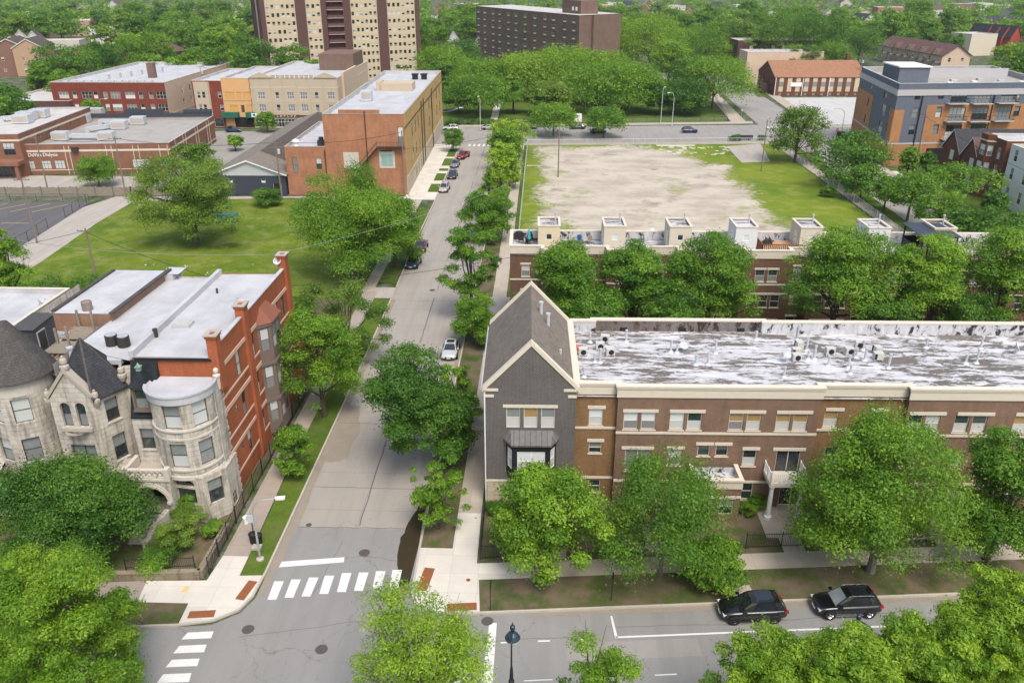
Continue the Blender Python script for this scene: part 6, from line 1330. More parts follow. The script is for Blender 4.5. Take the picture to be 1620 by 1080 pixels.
wall(mb, q0, (q0[0]+tq[0]*lq*.3, q0[1]+tq[1]*lq*.3), 0, SH); wall(mb, (q0[0]+tq[0]*lq*.3+1.2*tq[1], q0[1]+tq[1]*lq*.3-1.2*tq[0]), (q1[0]+1.2*tq[1], q1[1]-1.2*tq[0]), 0, SH)
wall(mb, (q0[0]+tq[0]*lq*.3, q0[1]+tq[1]*lq*.3), (q0[0]+tq[0]*lq*.3+1.2*tq[1], q0[1]+tq[1]*lq*.3-1.2*tq[0]), 0, SH)
wall(mb, back[0], back[1], 0, SH); wall(mb, back[1], (0,0), 0, SH); mb.build('wall', M['brick_brown_far'], sl)
mb = MB(); mb.face([(0,0,SH+.02), (SL,0,SH+.02), (back[0][0]+1,back[0][1]-.5,SH+.02), (*back[1],SH+.02)]); mb.build('roof', M['roof_pale'], sl)
ac = MB()
for f in range(8):
    for p in cols: ac.box(uu(p)-.9, uu(p)+.9, -.35, -.003, SH-3.05-3.05*f, SH-2.65-3.05*f)
mb = ac; stuff(mb.build('window_units', M['cream'], sl))
mb = MB(); a = uu(872); mb.box(a, a+16, 5, 13, SH, SH+5); mb.build('lift_house', M['brick_brown_far'], sl)
mb = MB(); mb.box(a+9,a+10.2,4.7,4.98,SH+1.2,SH+2.6); mb.box(a+12,a+13.2,4.7,4.98,SH+1.2,SH+2.6); mb.build('antenna_panel', M['white'], sl)

# ------------------------------------------------------------------ modern blue and apricot apartment block
BA, BB, BC_, BD = (84.3,229), (80,193), (116,197.5), (120,233)
bb = thing('apartment_block', 'modern blue grey and apricot four storey apartment block with balconies', 'apartment block', (80,193,0))
lc = lambda p: (p[0]-80, p[1]-193)
a, b, c, d_ = lc(BA), lc(BB), lc(BC_), lc(BD); BO = (80,193)
fu = lambda px, py: U(b, c, px, py, BO); lu = lambda px, py: U(a, b, px, py, BO)
Z1, Z2, Z3 = 4.9, 14.0, 18.3; mb = MB()
def pick(f, lst, w_, st='sash', hh=None):
    o = []
    for px, y0, y1 in lst:
        u, zb = f(px, y1); zt = f(px, y0)[1]; o.append((u, max(.1,zb), w_, max(1.2, zt-zb), st, rnd.choice(('glass','curtain','blind')), rnd.choice(('glass','blind','curtain')) if st == 'wide' else 'screen'))
    return o
fw_ = pick(fu, [(1451,143,158), (1446,171,187), (1441,198,213), (1488,143,157), (1483,169,186), (1478,197,212), (1608,143,157), (1606,168,184)], 1.4)
fw_ += pick(fu, [(1515.5,142,163), (1553,142,163), (1594,142,163), (1511,170,191), (1547,169,190), (1584,168,190), (1505,198,219), (1545,196,212)], 3.8, 'wide')
lw_ = pick(lu, [(1400,136,157), (1396,164,184), (1391,190,209)], 3.2, 'wide')+pick(lu, [(1378,128,141), (1373,154,168), (1368,180,193), (1411,140,154), (1406,167,183), (1402,193,209)], 1.3)
facade(bb, mb, a, b, 0, Z3, lw_, 0, .15, fm='dark_frame'); facade(bb, mb, b, c, 0, Z3, fw_, 0, .15, fm='dark_frame'); wall(mb, c, d_, 0, Z3); wall(mb, d_, a, 0, Z3)
mb.build('wall', M['panel_blue'], bb)
# brick bays stand proud of the blue panels
def band(mb, p, q, u0, u1, z0, z1, out, m=0):
    L = hypot(q[0]-p[0], q[1]-p[1]); t = ((q[0]-p[0])/L, (q[1]-p[1])/L); n = (t[1],-t[0])
    P = [(p[0]+t[0]*u0+n[0]*.003,p[1]+t[1]*u0+n[1]*.003), (p[0]+t[0]*u0+n[0]*out,p[1]+t[1]*u0+n[1]*out), (p[0]+t[0]*u1+n[0]*out,p[1]+t[1]*u1+n[1]*out), (p[0]+t[0]*u1+n[0]*.003,p[1]+t[1]*u1+n[1]*.003)]
    mb.prism(P, z0, z1, m, bot=True)
def brick_face(p, q, u0, u1, z0, z1, wins, out=.12):
    L = hypot(q[0]-p[0], q[1]-p[1]); t = ((q[0]-p[0])/L, (q[1]-p[1])/L); n = (t[1],-t[0]); P = lambda u: (p[0]+t[0]*u+n[0]*out, p[1]+t[1]*u+n[1]*out)
    mb = MB(); hs = [(w_[0]-w_[2]/2-u0, w_[0]+w_[2]/2-u0, w_[1], w_[1]+w_[3]) for w_ in wins if u0 < w_[0] < u1 and w_[1]+w_[3] < z1+.3]
    wall(mb, P(u0), P(u1), z0, z1, hs, .1); A, B = P(u0), P(u1); mb.face([(*A,z1), (*B,z1), (B[0]-n[0]*out,B[1]-n[1]*out,z1), (A[0]-n[0]*out,A[1]-n[1]*out,z1)])
    for e in (u0, u1): X = P(e); mb.face([(*X,z0), (X[0]-n[0]*out,X[1]-n[1]*out,z0), (X[0]-n[0]*out,X[1]-n[1]*out,z1), (*X,z1)])
    mb.build('brick_bay', M['brick_apricot'], bb)
LL, FLn = hypot(b[0]-a[0], b[1]-a[1]), hypot(c[0]-b[0], c[1]-b[1])
ua, ub = lu(1383,150)[0], lu(1406,190)[0]; brick_face(a, b, 0, ua, Z1, 13.2, lw_); brick_face(a, b, ub, LL, Z1, 12.6, lw_)
brick_face(b, c, 0, fu(1430,180)[0], Z1, 12.6, fw_); brick_face(b, c, fu(1462,190)[0], FLn, Z1, 13.6, fw_)
mb = MB(); band(mb, a, b, -.1, LL+.16, 0, Z1, .16); band(mb, b, c, 0, FLn, 0, Z1, .16); mb.build('brick_base', M['brick_apricot'], bb)
mb = MB(); band(mb, a, b, -.1, LL+.2, Z3-2.6, Z3-1.3, .14); band(mb, b, c, 0, FLn, Z3-2.6, Z3-1.3, .14); band(mb, a, b, -.1, LL+.22, Z1, Z1+.3, .22); band(mb, b, c, 0, FLn, Z1, Z1+.3, .22); mb.build('pale_band', M['panel_light'], bb)
mb = MB(); P = [a, b, c, d_]; mb.face([(x,y,Z3-1.2) for x, y in (b, c, d_, a)]); inner_parapet(mb, [b, c, d_, a], Z3-1.3, Z3, .3); mb.build('roof', M['roof_gravel'], bb)
mb = MB(); coping(mb, [b, c, d_, a], Z3, .08, .3); mb.build('parapet_cap', M['galv'], bb)
mb = MB(); mb.box(4,11,11,21,Z3-1.2,Z3+2.4); mb.build('roof_house', M['panel_blue'], bb); mb = MB(); mb.box(3.7,11.3,10.7,21.3,Z3+2.4,Z3+2.7); mb.build('roof_house_cap', M['white'], bb)
for i in range(12): x = 13+i*1.8; mb = MB(); mb.box(x,x+1.1,5+(i%3)*2.4,6.2+(i%3)*2.4,Z3-1.2,Z3-.2+.3*(i%2)); mb.build('terrace_unit', M[('white','galv','panel_light')[i%3]], bb)
mb = MB(); mb.box(13,36,24,24.2,Z3-1.2,Z3+1.0); mb.build('terrace_screen', M['panel_light'], bb)
L = FLn; t = ((c[0]-b[0])/L, (c[1]-b[1])/L); n = (t[1],-t[0])
for px, py in ((1512,163), (1550,163), (1590,162), (1508,191), (1545,191), (1583,190), (1502,219)):
    u, z = fu(px, py); z += .05; mb = MB(); band(mb, b, c, u-2.35, u+2.35, z-.2, z, 1.5); o = mb.build('balcony', M['galv'], bb)
    mb = MB()
    for zz in (z+.15, z+1.05):
        P = [(b[0]+t[0]*(u+s)+n[0]*k, b[1]+t[1]*(u+s)+n[1]*k) for s, k in ((-2.3,.2), (-2.3,1.45), (2.3,1.45), (2.3,.2))]
        for i in range(3): mb.beam((*P[i],zz), (*P[i+1],zz), .06, .06)
    for i in range(15): s = -2.3+4.6*i/14; X = (b[0]+t[0]*(u+s)+n[0]*1.45, b[1]+t[1]*(u+s)+n[1]*1.45); mb.box(X[0]-.02,X[0]+.02,X[1]-.02,X[1]+.02,z,z+1.05)
    mb.build('railing', M['black'], o)
mb = MB()
for px in (1462, 1576): u = fu(px, 140)[0]; band(mb, b, c, u-.12, u+.12, .3, Z3-2.7, .26)
mb.build('downpipe', M['black'], bb)
mb = MB(); u0, u1 = fu(1463,245)[0], fu(1494,245)[0]; band(mb, b, c, u0, u1, .1, 3.9, .2); mb.build('garage_door', M['black'], bb)
# ------------------------------------------------------------------ church hall, flat beside it
ch = gable_block('church_hall', 'red brick church hall with rust coloured gable roof and cream panels', 'church', (84.5,311), R(2.5), 32.5, 22, 6.6, 4.6, 'brick_redbrown', 'shingle_rust', ridge='x', wf=[(2.2+i*3.05, .25, .9, .8, 'plain', 'screen', 'screen') for i in range(10)], wl=[(6,2.5,1.0,2.6,'sash','glass','glass'), (16,2.5,1.0,2.6,'sash','glass','glass')], chim=(30.5,14,1.3,13.2), fm='cream')
mb = MB(); mg = MB(); dp = MB()
for i in range(10):
    x = 2.2+i*3.05
    mb.box(x-.8,x+.8,-.08,-.003,4.9,6.3); mb.box(x-.8,x+.8,-.08,-.003,1.5,3.2)
    (mb if i in (1, 9) else mg).box(x-.8,x+.8,-.07,-.003,3.2,4.9)
for x in (.1, 10, 19.6, 32.2): dp.box(x-.1,x+.1,-.2,-.004,0,6.5)
mb.build('cream_panel', M['tower_cream'], ch); mg.build('stained_window', M['screen'], ch); dp.build('downpipe', M['white'], ch)
mb = MB(); mb.box(5.5,9.6,-.3,-.1,3.3,4.7); tag(mb.build('hall_sign', M['white'], ch), 'x', 'x') if False else mb.build('hall_sign', M['white'], ch)
mb = MB(); mb.box(-2.6,0,6,13,0,3.4); mb.build('porch', M['brick_umber'], ch)
flat_block('grey_flat', 'pale stone front flat with long tan side wall behind the church hall', 'building', (80.5,341), R(2.5), 30, 12, 12.6, 'wall_pink', 'roof_white', wins_left=[(2+i*4, z, 1.2, 2, 'sash') for i in range(3) for z in (1.2,5.4)], par=.5, fm='white')
flat_block('brick_flat', 'dark brown brick flat with white windows among trees', 'building', (86,384), R(3), 40, 14, 13.8, 'brick_umber', 'roof_white', [(6+i*4.8, 9.4, 1.5, 2.4, 'sash', 'blind_white', 'blind_white') for i in range(7)], par=.5)

# ------------------------------------------------------------------ houses on the side street (right edge)
def sx_(px, py, x=88): return YZ(px, py, x)
gable_block('brick_house', 'narrow brown brick house with dark slate gable roof and white trim', 'house', (88.5,184.6), R(-90), 8.2, 15, 6.3, 4.2, 'brick_redbrown', 'slate_dark', wf=[(4.3,1.0,1.9,2.2,'pair','blind_white','blind_white'), (4.3,4.2,1.9,2.2,'pair','blind_white','blind_white')])
gable_block('brick_house', 'narrow brown brick house with reddish gable roof next to the flats', 'house', (88.5,175.8), R(-90), 7.4, 15, 6.3, 4.0, 'brick_redbrown', 'shingle_mauve', wf=[(4.3,1.0,1.9,2.2,'pair','blind_white','blind_white'), (4.3,4.2,1.9,2.2,'pair','blind_white','blind_white')])
ft = flat_block('brick_flats', 'three storey dark red brick flats with bay and white windows', 'building', (88.5,168.2), R(-90), 8.2, 17, 11.8, 'brick_redbrown', 'roof_white', [(6.2,z,1.1,2.0,'sash','blind','curtain') for z in (1.6,4.9,8.2)], [(3+i*4,z,1.1,2.0,'sash') for i in range(3) for z in (1.6,4.9,8.2)], par=.4, sill='lime_trim')
mb = MB(); P = [(.4,0), (1.0,-1.3), (3.6,-1.3), (4.4,0)]
for p, q, wl_ in ((P[0],P[1],[]), (P[1],P[2],[(1.3,z,1.9,2.0,'pair','curtain','blind_white') for z in (1.6,4.9,8.2)]), (P[2],P[3],[(.75,z,.9,2.0,'sash','curtain','blind_white') for z in (1.6,4.9,8.2)])): facade(ft, mb, p, q, 0, 12.2, wl_, 0, .12)
mb.face([(x,y,12.2) for x, y in P]); mb.build('bay_window', M['brick_redbrown'], ft)
mb = MB()
for z in (4.2, 10.9): 
    for p, q in zip(P, P[1:]): band(mb, p, q, -.05, hypot(q[0]-p[0], q[1]-p[1])+.05, z, z+.25, .08)
mb.build('stone_belt', M['lime_trim'], ft)
flat_block('white_flats', 'white stone flats at the right edge of the street', 'building', (89,159.2), R(-90), 9.5, 16, 11.4, 'stucco_white', 'roof_white', [(2.2,z,1.2,2.2,'sash','glass','curtain') for z in (1.6,5.2,8.6)]+[(6.6,z,1.2,2.2,'sash','glass','curtain') for z in (1.6,5.2,8.6)], [(3+i*4,z,1.1,2.0,'sash') for i in range(3) for z in (1.6,5.2,8.6)], par=.6)
# ------------------------------------------------------------------ brown roofed terrace and red gabled terrace farther right
A, B = np.array(G(1392,64,9.5)), np.array(G(1493,80,9.5)); L = float(np.linalg.norm(B-A))
tb = gable_block('terrace_houses', 'terrace of brick houses under a long mauve brown roof with dormers', 'houses', (*A,), atan2(*(B-A)[::-1]), L, 13, 7.4, 4.2, 'wall_pink', 'shingle_mauve', ridge='x', wf=[(4+i*5, z, 1.4, 1.8, 'sash') for i in range(int(L/5)-1) for z in (1.2,4.6)], wr=[(3.5,4.6,1.3,1.7,'sash'), (9.5,4.6,1.3,1.7,'sash'), (6.5,1.6,1.3,1.7,'sash')], trim='brick_umber', over=.6)
mb = MB()
for i in range(5):
    x = 6+i*(L-12)/4; mb.face([(x-2.4,-.5,7.3), (x+2.4,-.5,7.3), (x,-.5,9.6)], 0)
    mb.face([(x-2.7,-.6,7.3), (x,-.6,9.8), (x,4.0,9.8)], 1); mb.face([(x,-.6,9.8), (x+2.7,-.6,7.3), (x,4.0,9.8)], 1)
mb.build('dormer_gable', [M['wall_pink'], M['shingle_mauve']], tb)
mb = MB()
for i in range(9): x = 2+i*(L-4)/8; mb.box(x-.12,x+.12,-3,-2.8,0,4.6); mb.box(x-.12,x+2.2,-3,-.1,4.4,4.6); mb.box(x-.12,x+2.2,-3.05,-2.98,4.6,5.5)
mb.build('timber_decks', M['wood_old'], tb)
for i, (px, py) in enumerate(((1558,56), (1571,57), (1585,58), (1599,59))):
    x, y = G(px, py, 9); gable_block('gabled_house', 'red clad gabled house in the distant terrace of four', 'house', (x,y), R(12), 6.4, 14, 8.5, 6, 'red_clad' if 'red_clad' in M else M.__setitem__('red_clad', plain('red_clad', (.38,.075,.055), .8, .15)) or 'red_clad', 'slate_dark', wf=[(3.2,9.2,1.2,1.4,'plain','blind_white','glass'), (3.2,5,2,1.8,'pair'), (3.2,1.5,2,1.8,'pair')], trim='red_clad', group='red gabled terrace houses')
flat_block('pale_block', 'plain pale wall block beside the distant red gables', 'building', G(1536,64,8), R(14), 16, 16, 11, 'stucco_cream', 'roof_pale', par=.3)
gable_block('grey_roof_school', 'dark brick building with broad slate roof behind the red gables', 'building', G(1556,38,8), R(8), 34, 18, 8, 4.5, 'brick_umber', 'slate_dark', ridge='x', wf=[(3+i*4,3,1.4,3,'sash','blind_white','blind_white') for i in range(7)])
# ------------------------------------------------------------------ trees: tapered trunk with limbs, crown of single leaves gathered in clumps
def leaf_mesh(name, lobes, n, size, seed, mat, aspect=.62, up=.35, shell=.45, bias=.6, droop=0):
    g = np.random.default_rng(seed); lobes = np.array(lobes, float)
    wgt = lobes[:, 3]**2; idx = g.choice(len(lobes), n, p=wgt/wgt.sum())
    d = g.normal(size=(n, 3)); d /= np.linalg.norm(d, axis=1)[:, None]
    flip = (d[:, 2] < 0) & (g.random(n) < bias); d[flip, 2] *= -1
    rad = 1-shell*g.random(n)**1.6
    lump = 1+.27*np.sin(7*d[:, 0]+idx)*np.sin(6*d[:, 1]+2*idx)+.12*g.normal(size=n)
    tuft = g.random(n) < .13; rad = np.where(tuft, 1+.3*g.random(n), rad)
    c = lobes[idx, :3]; r = lobes[idx, 3]
    p = c+d*(r*rad*lump)[:, None]*np.array((1, 1, .74))
    nrm = d*.85+g.normal(size=(n, 3))*.42+np.array((0, 0, up)); nrm /= np.linalg.norm(nrm, axis=1)[:, None]
    t = np.cross(nrm, g.normal(size=(n, 3))); t[:, 2] -= droop; t -= nrm*(t*nrm).sum(1)[:, None]; t /= np.linalg.norm(t, axis=1)[:, None]; b = np.cross(nrm, t)
    L = (size*(.55+.95*g.random(n)**1.4))[:, None]; Wd = L*aspect
    V = np.empty((n, 4, 3)); V[:, 0] = p-t*L*.5; V[:, 1] = p+b*Wd*.5+t*L*.05; V[:, 2] = p+t*L*.5-nrm*L*.1; V[:, 3] = p-b*Wd*.5+t*L*.05
    me = bpy.data.meshes.new(name); me.vertices.add(4*n); me.vertices.foreach_set('co', V.ravel())
    me.loops.add(4*n); me.loops.foreach_set('vertex_index', np.arange(4*n, dtype=np.int32))
    me.polygons.add(n); me.polygons.foreach_set('loop_start', np.arange(0, 4*n, 4, dtype=np.int32))
    tint = np.clip(.42+.2*g.normal(size=len(lobes))[idx]+.2*g.normal(size=n), 0, 1)
    at = me.attributes.new('tint', 'FLOAT', 'FACE'); at.data.foreach_set('value', tint.astype(np.float32))
    me.materials.append(mat); me.update(calc_edges=True); me.validate(); return me
def lobes_for(kind, Rr, H, z0, g):
    """clump centres and radii for a crown of radius Rr between z0 and H"""
    Hc = H-z0; out = []
    if kind == 'maple':
        for i in range(int(34+Rr*8)):
            a, v = g.random()*2*pi, g.random()**.8; z = z0+Hc*(.12+.80*v); k = sqrt(max(.05, 1-((v-.36)/.72)**2)); rr = Rr*.80*k*(.72+.28*g.random())
            out.append((rr*cos(a), rr*sin(a), z, Rr*(.15+.13*g.random())))
        for i in range(8): a = g.random()*2*pi; out.append((Rr*.3*cos(a), Rr*.3*sin(a), z0+Hc*(.3+.5*g.random()), Rr*.36))
    elif kind == 'dense':
        for i in range(60):
            a, v = g.random()*2*pi, g.random(); z = z0+Hc*(.1+.82*v); k = sqrt(max(.05, 1-((v-.42)/.66)**2)); rr = Rr*.82*k*(.8+.2*g.random())
            out.append((rr*cos(a), rr*sin(a), z, Rr*(.17+.11*g.random())))
        for i in range(10): a = g.random()*2*pi; out.append((Rr*.32*cos(a), Rr*.32*sin(a), z0+Hc*(.25+.5*g.random()), Rr*.42))
    elif kind == 'airy':
        for i in range(46):
            a, v = g.random()*2*pi, g.random(); z = z0+Hc*(.05+.92*v); k = sqrt(max(.06, 1-((v-.4)/.75)**2)); rr = Rr*.9*k*sqrt(g.random())
            out.append((rr*cos(a), rr*sin(a), z, Rr*(.12+.12*g.random())))
    elif kind == 'spray':
        for i in range(int(110+Rr*14)):
            a, v = g.random()*2*pi, g.random()**.8; z = z0+Hc*(.02+.96*v); k = sqrt(max(.08, 1-((v-.3)/.8)**2)); rr = Rr*.95*k*sqrt(g.random())
            out.append((rr*cos(a), rr*sin(a), z, Rr*(.09+.10*g.random())))
    elif kind == 'cone':
        for i in range(44):
            a, v = g.random()*2*pi, g.random()**1.1; z = z0+Hc*(.04+.93*v); rr = Rr*.85*(1-v)**.75*sqrt(g.random()); out.append((rr*cos(a), rr*sin(a), z, Rr*(.2+.12*g.random())*(1.05-.6*v)))
    elif kind == 'flat':
        for i in range(50):
            a, v = g.random()*2*pi, g.random(); rr = Rr*.9*sqrt(g.random()); z = z0+Hc*(.35+.5*(1-(rr/Rr)**2)+.18*(v-.6)); out.append((rr*cos(a), rr*sin(a), z, Rr*(.13+.1*g.random())))
    elif kind == 'bush':
        for i in range(24):
            a = g.random()*2*pi; rr = Rr*.75*sqrt(g.random()); out.append((rr*cos(a), rr*sin(a), z0+Hc*(.15+.6*g.random()), Rr*(.22+.14*g.random())))
    if kind in ('maple', 'dense', 'airy', 'spray') and Rr < 11:
        f1, f2, f3 = g.random(3)*6.28; o2 = []
        for x, y, z, r in out:
            a = atan2(y, x); v = (z-z0)/max(.1, Hc); k = 1+.17*sin(2*a+f1)+.13*sin(3*a+f2+3*v)+.1*sin(5*a+f3-4*v); o2.append((x*k, y*k, z+.05*Hc*sin(2*a+f3), r*(.75+.5*g.random())))
        holes = [(Rr*.85*cos(b), Rr*.85*sin(b), z0+Hc*(.15+.75*g.random()), Rr*(.2+.14*g.random())) for b in g.random(7)*6.28]
        out = [p for p in o2 if not any((p[0]-q[0])**2+(p[1]-q[1])**2+(p[2]-q[2])**2 < q[3]**2 for q in holes)]
    return out
def trunk_mesh(name, lobes, H, z0, rad, g, bark, nl=14, lean=0):
    mb = MB(); zf_ = z0+(H-z0)*.18
    mb.path([(0,0,-.1), (0,0,.25), (lean*.4,0,zf_*.5), (lean,0,zf_)], rad*1.25, rad*.75, 8)
    mb.path([(lean,0,zf_), (lean*1.1,.1,z0+(H-z0)*.5), (lean,0,z0+(H-z0)*.82)], rad*.62, rad*.12, 6)
    ids = g.permutation(len(lobes))[:nl]
    for i in ids:
        x, y, z, r = lobes[i]; s = min(zf_*(.6+.4*g.random())+(H-z0)*.34*g.random()**1.5, z); m = np.array((x*.45+.15*g.normal(), y*.45+.15*g.normal(), s+(z-s)*.55))
        mb.path([(lean*min(1,s/zf_),0,s*.95), tuple(m), (x*.85,y*.85,z+.1*r)], rad*.42, rad*.07, 5)
        for k in range(2): q = (x+g.normal()*r*.7, y+g.normal()*r*.7, z+abs(g.normal())*r*.6); mb.tube(tuple(m), q, rad*.13, rad*.03, 4, caps=False)
    return mb.mesh(name, M[bark])
_tn = [0]
def tree(lb, kind, x, y, H, Rr, z0=None, leafm='leaf_mid', n=9000, size=.3, group=None, off=0, hollow=0, bark='bark', name='tree', nl=14, cat='tree', rad=None, zbase=.1, aspect=.62, droop=0, up=.35, shell=.45, lean=0, bias=.8):
    if size < .4: n, size = int(n*(3.6 if kind == 'spray' else 3.4)), size*.60
    _tn[0] += 1; g = np.random.default_rng(100+_tn[0]); z0 = H*.28 if z0 is None else z0
    lb_ = [(a+off*(c/H), b, c, d) for a, b, c, d in lobes_for(kind, Rr, H, z0, g)]
    if hollow: lb_ = [p for p in lb_ if not (hypot(p[0], p[1]) < hollow*Rr and p[2] < H*.8) and not (abs(p[0]) < .13*Rr and p[1] < 0 and H*.35 < p[2] < H*.7)]
    root = thing(name, lb, cat, (x, y, zbase), 0 if off or hollow else g.random()*6.28, group)
    put('trunk', trunk_mesh('trunk', lb_, H, z0, rad or .035*H*.6+.05, g, bark, nl, lean), root)
    put('crown', leaf_mesh('crown', lb_, n, size, 900+_tn[0], M[leafm], aspect, up, shell, bias, droop), root)
    return root
def tree_px(lb, kind, px, ytop, Y, wpx, leafm='leaf_mid', n=9000, size=.3, ybot=None, x=None, **k):
    """a tree at distance Y whose crown spans wpx pixels about column px and tops out at row ytop in the survey photograph"""
    xt, zt = XZ(px, ytop, Y); Rr = wpx/2*(.95 if kind == 'spray' else 1.1)*depth_at(xt, Y, zt*.6)/F_PX; zm = XZ(px, (ytop+(ybot or ytop+wpx))/2, Y)
    xx = zm[0] if x is None else x; H = zt-Rr*.12
    if ybot is not None: z0 = max(.4, XZ(px, ybot, Y)[1]); k.setdefault('z0', min(z0, H*.5))
    return tree(lb, kind, xx, Y, H, Rr, leafm=leafm, n=n, size=size, **k)
# --- trees along the near streets
tree_px('leafy maple in front of the grey gabled house and its bay window', 'maple', 868, 742, 48.3, 172, 'leaf_fresh', 15000, .30, ybot=930)
tree_px('maple with grey branches left of the white balcony, in front of the entrance block', 'maple', 1052, 726, 48.8, 240, 'leaf_mid', 10500, .27, ybot=930, shell=.7, bark='bark_grey', nl=22, rad=.17)
tree_px('broad bright green maple right of the white balcony, over the black cars', 'maple', 1405, 658, 49.6, 268, 'leaf_fresh', 23000, .29, ybot=900, bark='bark_grey', nl=26, rad=.3)
tree_px('maple with thick leaning trunk near the right end of the pavement', 'maple', 1592, 683, 51.3, 165, 'leaf_mid', 14000, .29, ybot=870, nl=22, rad=.3, lean=-.5)
tree_px('small leafy tree hanging over the curb beside the left black car', 'maple', 1127, 855, 47.6, 95, 'leaf_mid', 7000, .28, ybot=950)
tree_px('large dark dense maple overhanging the street left of the gabled house', 'dense', 660, 549, 62.3, 150, 'leaf_dark', 26000, .30, ybot=722, x=-8.6, off=-3.0)
tree_px('thin pale tree at the right edge of the big dark maple', 'airy', 712, 575, 70, 70, 'leaf_mid', 4500, .26, ybot=700, x=-7.7)
tree_px('young slim tree with few leaves on the verge below the big dark maple', 'airy', 676, 728, 53.8, 84, 'leaf_mid', 3200, .25, ybot=825, x=-7.9, nl=18)
tree_px('narrow dense tree standing behind the white car', 'dense', 745, 462, 89.6, 72, 'leaf_fresh', 7000, .30, ybot=540, x=-7.9)
tree_px('open loose tree leaning over the street beyond the white car', 'airy', 742, 360, 97.5, 92, 'leaf_fresh', 6000, .34, ybot=480, x=-8.6)
tree_px('round dense tree on the right verge beside the utility pole', 'dense', 772, 300, 131, 78, 'leaf_fresh', 12000, .36, ybot=385, x=-8.2)
tree_px('slim cone shaped tree in front of the dark tree row by the lot', 'cone', 786, 262, 143, 50, 'leaf_bright', 3600, .34, ybot=330, x=-7.2)
tree_px('small cone shaped tree on the street side of the tree row', 'cone', 759, 254, 151, 32, 'leaf_mid', 2600, .34, ybot=305, x=-9.6)
tree_px('tall broad tree in the middle of the row along the vacant lot', 'dense', 797, 222, 167, 62, 'leaf_bright', 11000, .4, ybot=300, x=-7.6)
tree_px('tree in the row along the lot, second from the far street', 'dense', 795, 203, 183, 56, 'leaf_fresh', 11000, .42, ybot=260, x=-7.6)
tree_px('yellow green tree at the far street end of the row along the lot', 'maple', 803, 187, 199, 64, 'leaf_bright', 11000, .42, ybot=240, x=-7.0)
tree_px('young leafy tree on the left verge in front of the red brick wall', 'maple', 470, 670, 60.7, 62, 'leaf_mid', 5000, .26, ybot=752, x=-21.4)
tree_px('leafy street tree beside the timber oriel of the red brick wall', 'maple', 522, 488, 71.5, 126, 'leaf_fresh', 13000, .28, ybot=645, x=-21.5)
tree_px('yellowish loose tree beyond the red brick wall by the street', 'airy', 558, 448, 84, 134, 'leaf_olive', 13000, .28, ybot=590, x=-21.6, shell=.8)
tree_px('huge spreading tree at the corner of the grass field in front of the orange hall', 'dense', 558, 256, 112.5, 184, 'leaf_mid', 34000, .36, z0=1.8, rad=.6)
tree_px('leafy tree at the kerb overhanging the dark parked car, beside the huge tree', 'maple', 640, 305, 117, 98, 'leaf_mid', 12000, .36, ybot=420, x=-21.8)
tree_px('large weeping tree standing alone in the grass field', 'dense', 298, 232, 127.4, 142, 'leaf_olive', 34000, .34, z0=.8, rad=.55, shell=.9, droop=1.2, nl=20)
tree_px('round clipped tree in front of the brick clinic', 'dense', 152, 242, 165.8, 62, 'leaf_fresh', 6500, .34, ybot=297)
tree_px('tree half hidden behind the weeping tree beside the clinic', 'maple', 297, 226, 176, 44, 'leaf_mid', 3500, .4, ybot=290)
tree_px('slim tree at the right corner of the clinic', 'maple', 322, 225, 178, 40, 'leaf_mid', 3000, .4, ybot=285)
tree_px('tree in front of the beige store block behind the garage roof', 'maple', 422, 177, 231, 34, 'leaf_mid', 2600, .45, ybot=215)
tree_px('small tree between clinic and garage by the side yard', 'maple', 372, 213, 205, 30, 'leaf_mid', 2200, .4, ybot=250)
tree_px('tree in front of the red brick apartment block', 'dense', 148, 155, 231, 38, 'leaf_mid', 3200, .45, ybot=190)
tree_px('broad dark green maple in front of the greystone mansion, behind the bright corner tree', 'maple', 100, 737, 48.6, 222, 'leaf_dark', 26000, .28, ybot=915, zbase=.1)
for px, yt, Y, w_, n_, lb in ((92,884,35.0,320,30000,'wide bright yellow green tree over the red car at the bottom left corner'), (8,900,37,170,12000,'bright tree at the bottom left edge of the frame')):
    tree_px(lb, 'spray', px, yt, Y, w_, 'leaf_bright', n_, .30, ybot=1090, aspect=.42, droop=.5, group='bright trees on the near side of the cross street', nl=30, bark='bark_grey')
tree_px('airy bright tree over the junction at the bottom centre', 'spray', 668, 966, 30.5, 280, 'leaf_bright', 8500, .26, ybot=1150, aspect=.42, droop=.5, nl=40, bark='bark_grey')
tree_px('bright tree top just showing beside the lamp post at the bottom', 'airy', 958, 1042, 30.0, 165, 'leaf_bright', 6000, .27, ybot=1190, aspect=.42, droop=.5, nl=20)
tree_px('bright leafy tree below the two black cars', 'spray', 1245, 1026, 31.5, 225, 'leaf_bright', 17000, .29, ybot=1150, aspect=.42, droop=.5, nl=20)
tree_px('bright leafy tree at the bottom right beside the second lamp', 'spray', 1452, 1004, 32.5, 235, 'leaf_bright', 20000, .29, ybot=1150, aspect=.42, droop=.5, nl=20)
tree_px('bright tree between the two lamp-side trees below the black estate car', 'spray', 1348, 1022, 30.5, 230, 'leaf_bright', 16000, .29, ybot=1170, aspect=.42, droop=.5, nl=20)
tree_px('bright tree left of the tall corner tree at the bottom right', 'spray', 1538, 978, 33, 215, 'leaf_bright', 16000, .29, ybot=1130, aspect=.42, droop=.5, nl=20)
tree_px('tall bright tree in the bottom right corner of the frame', 'spray', 1622, 922, 34.0, 230, 'leaf_bright', 20000, .29, ybot=1100, aspect=.42, droop=.5, nl=20)
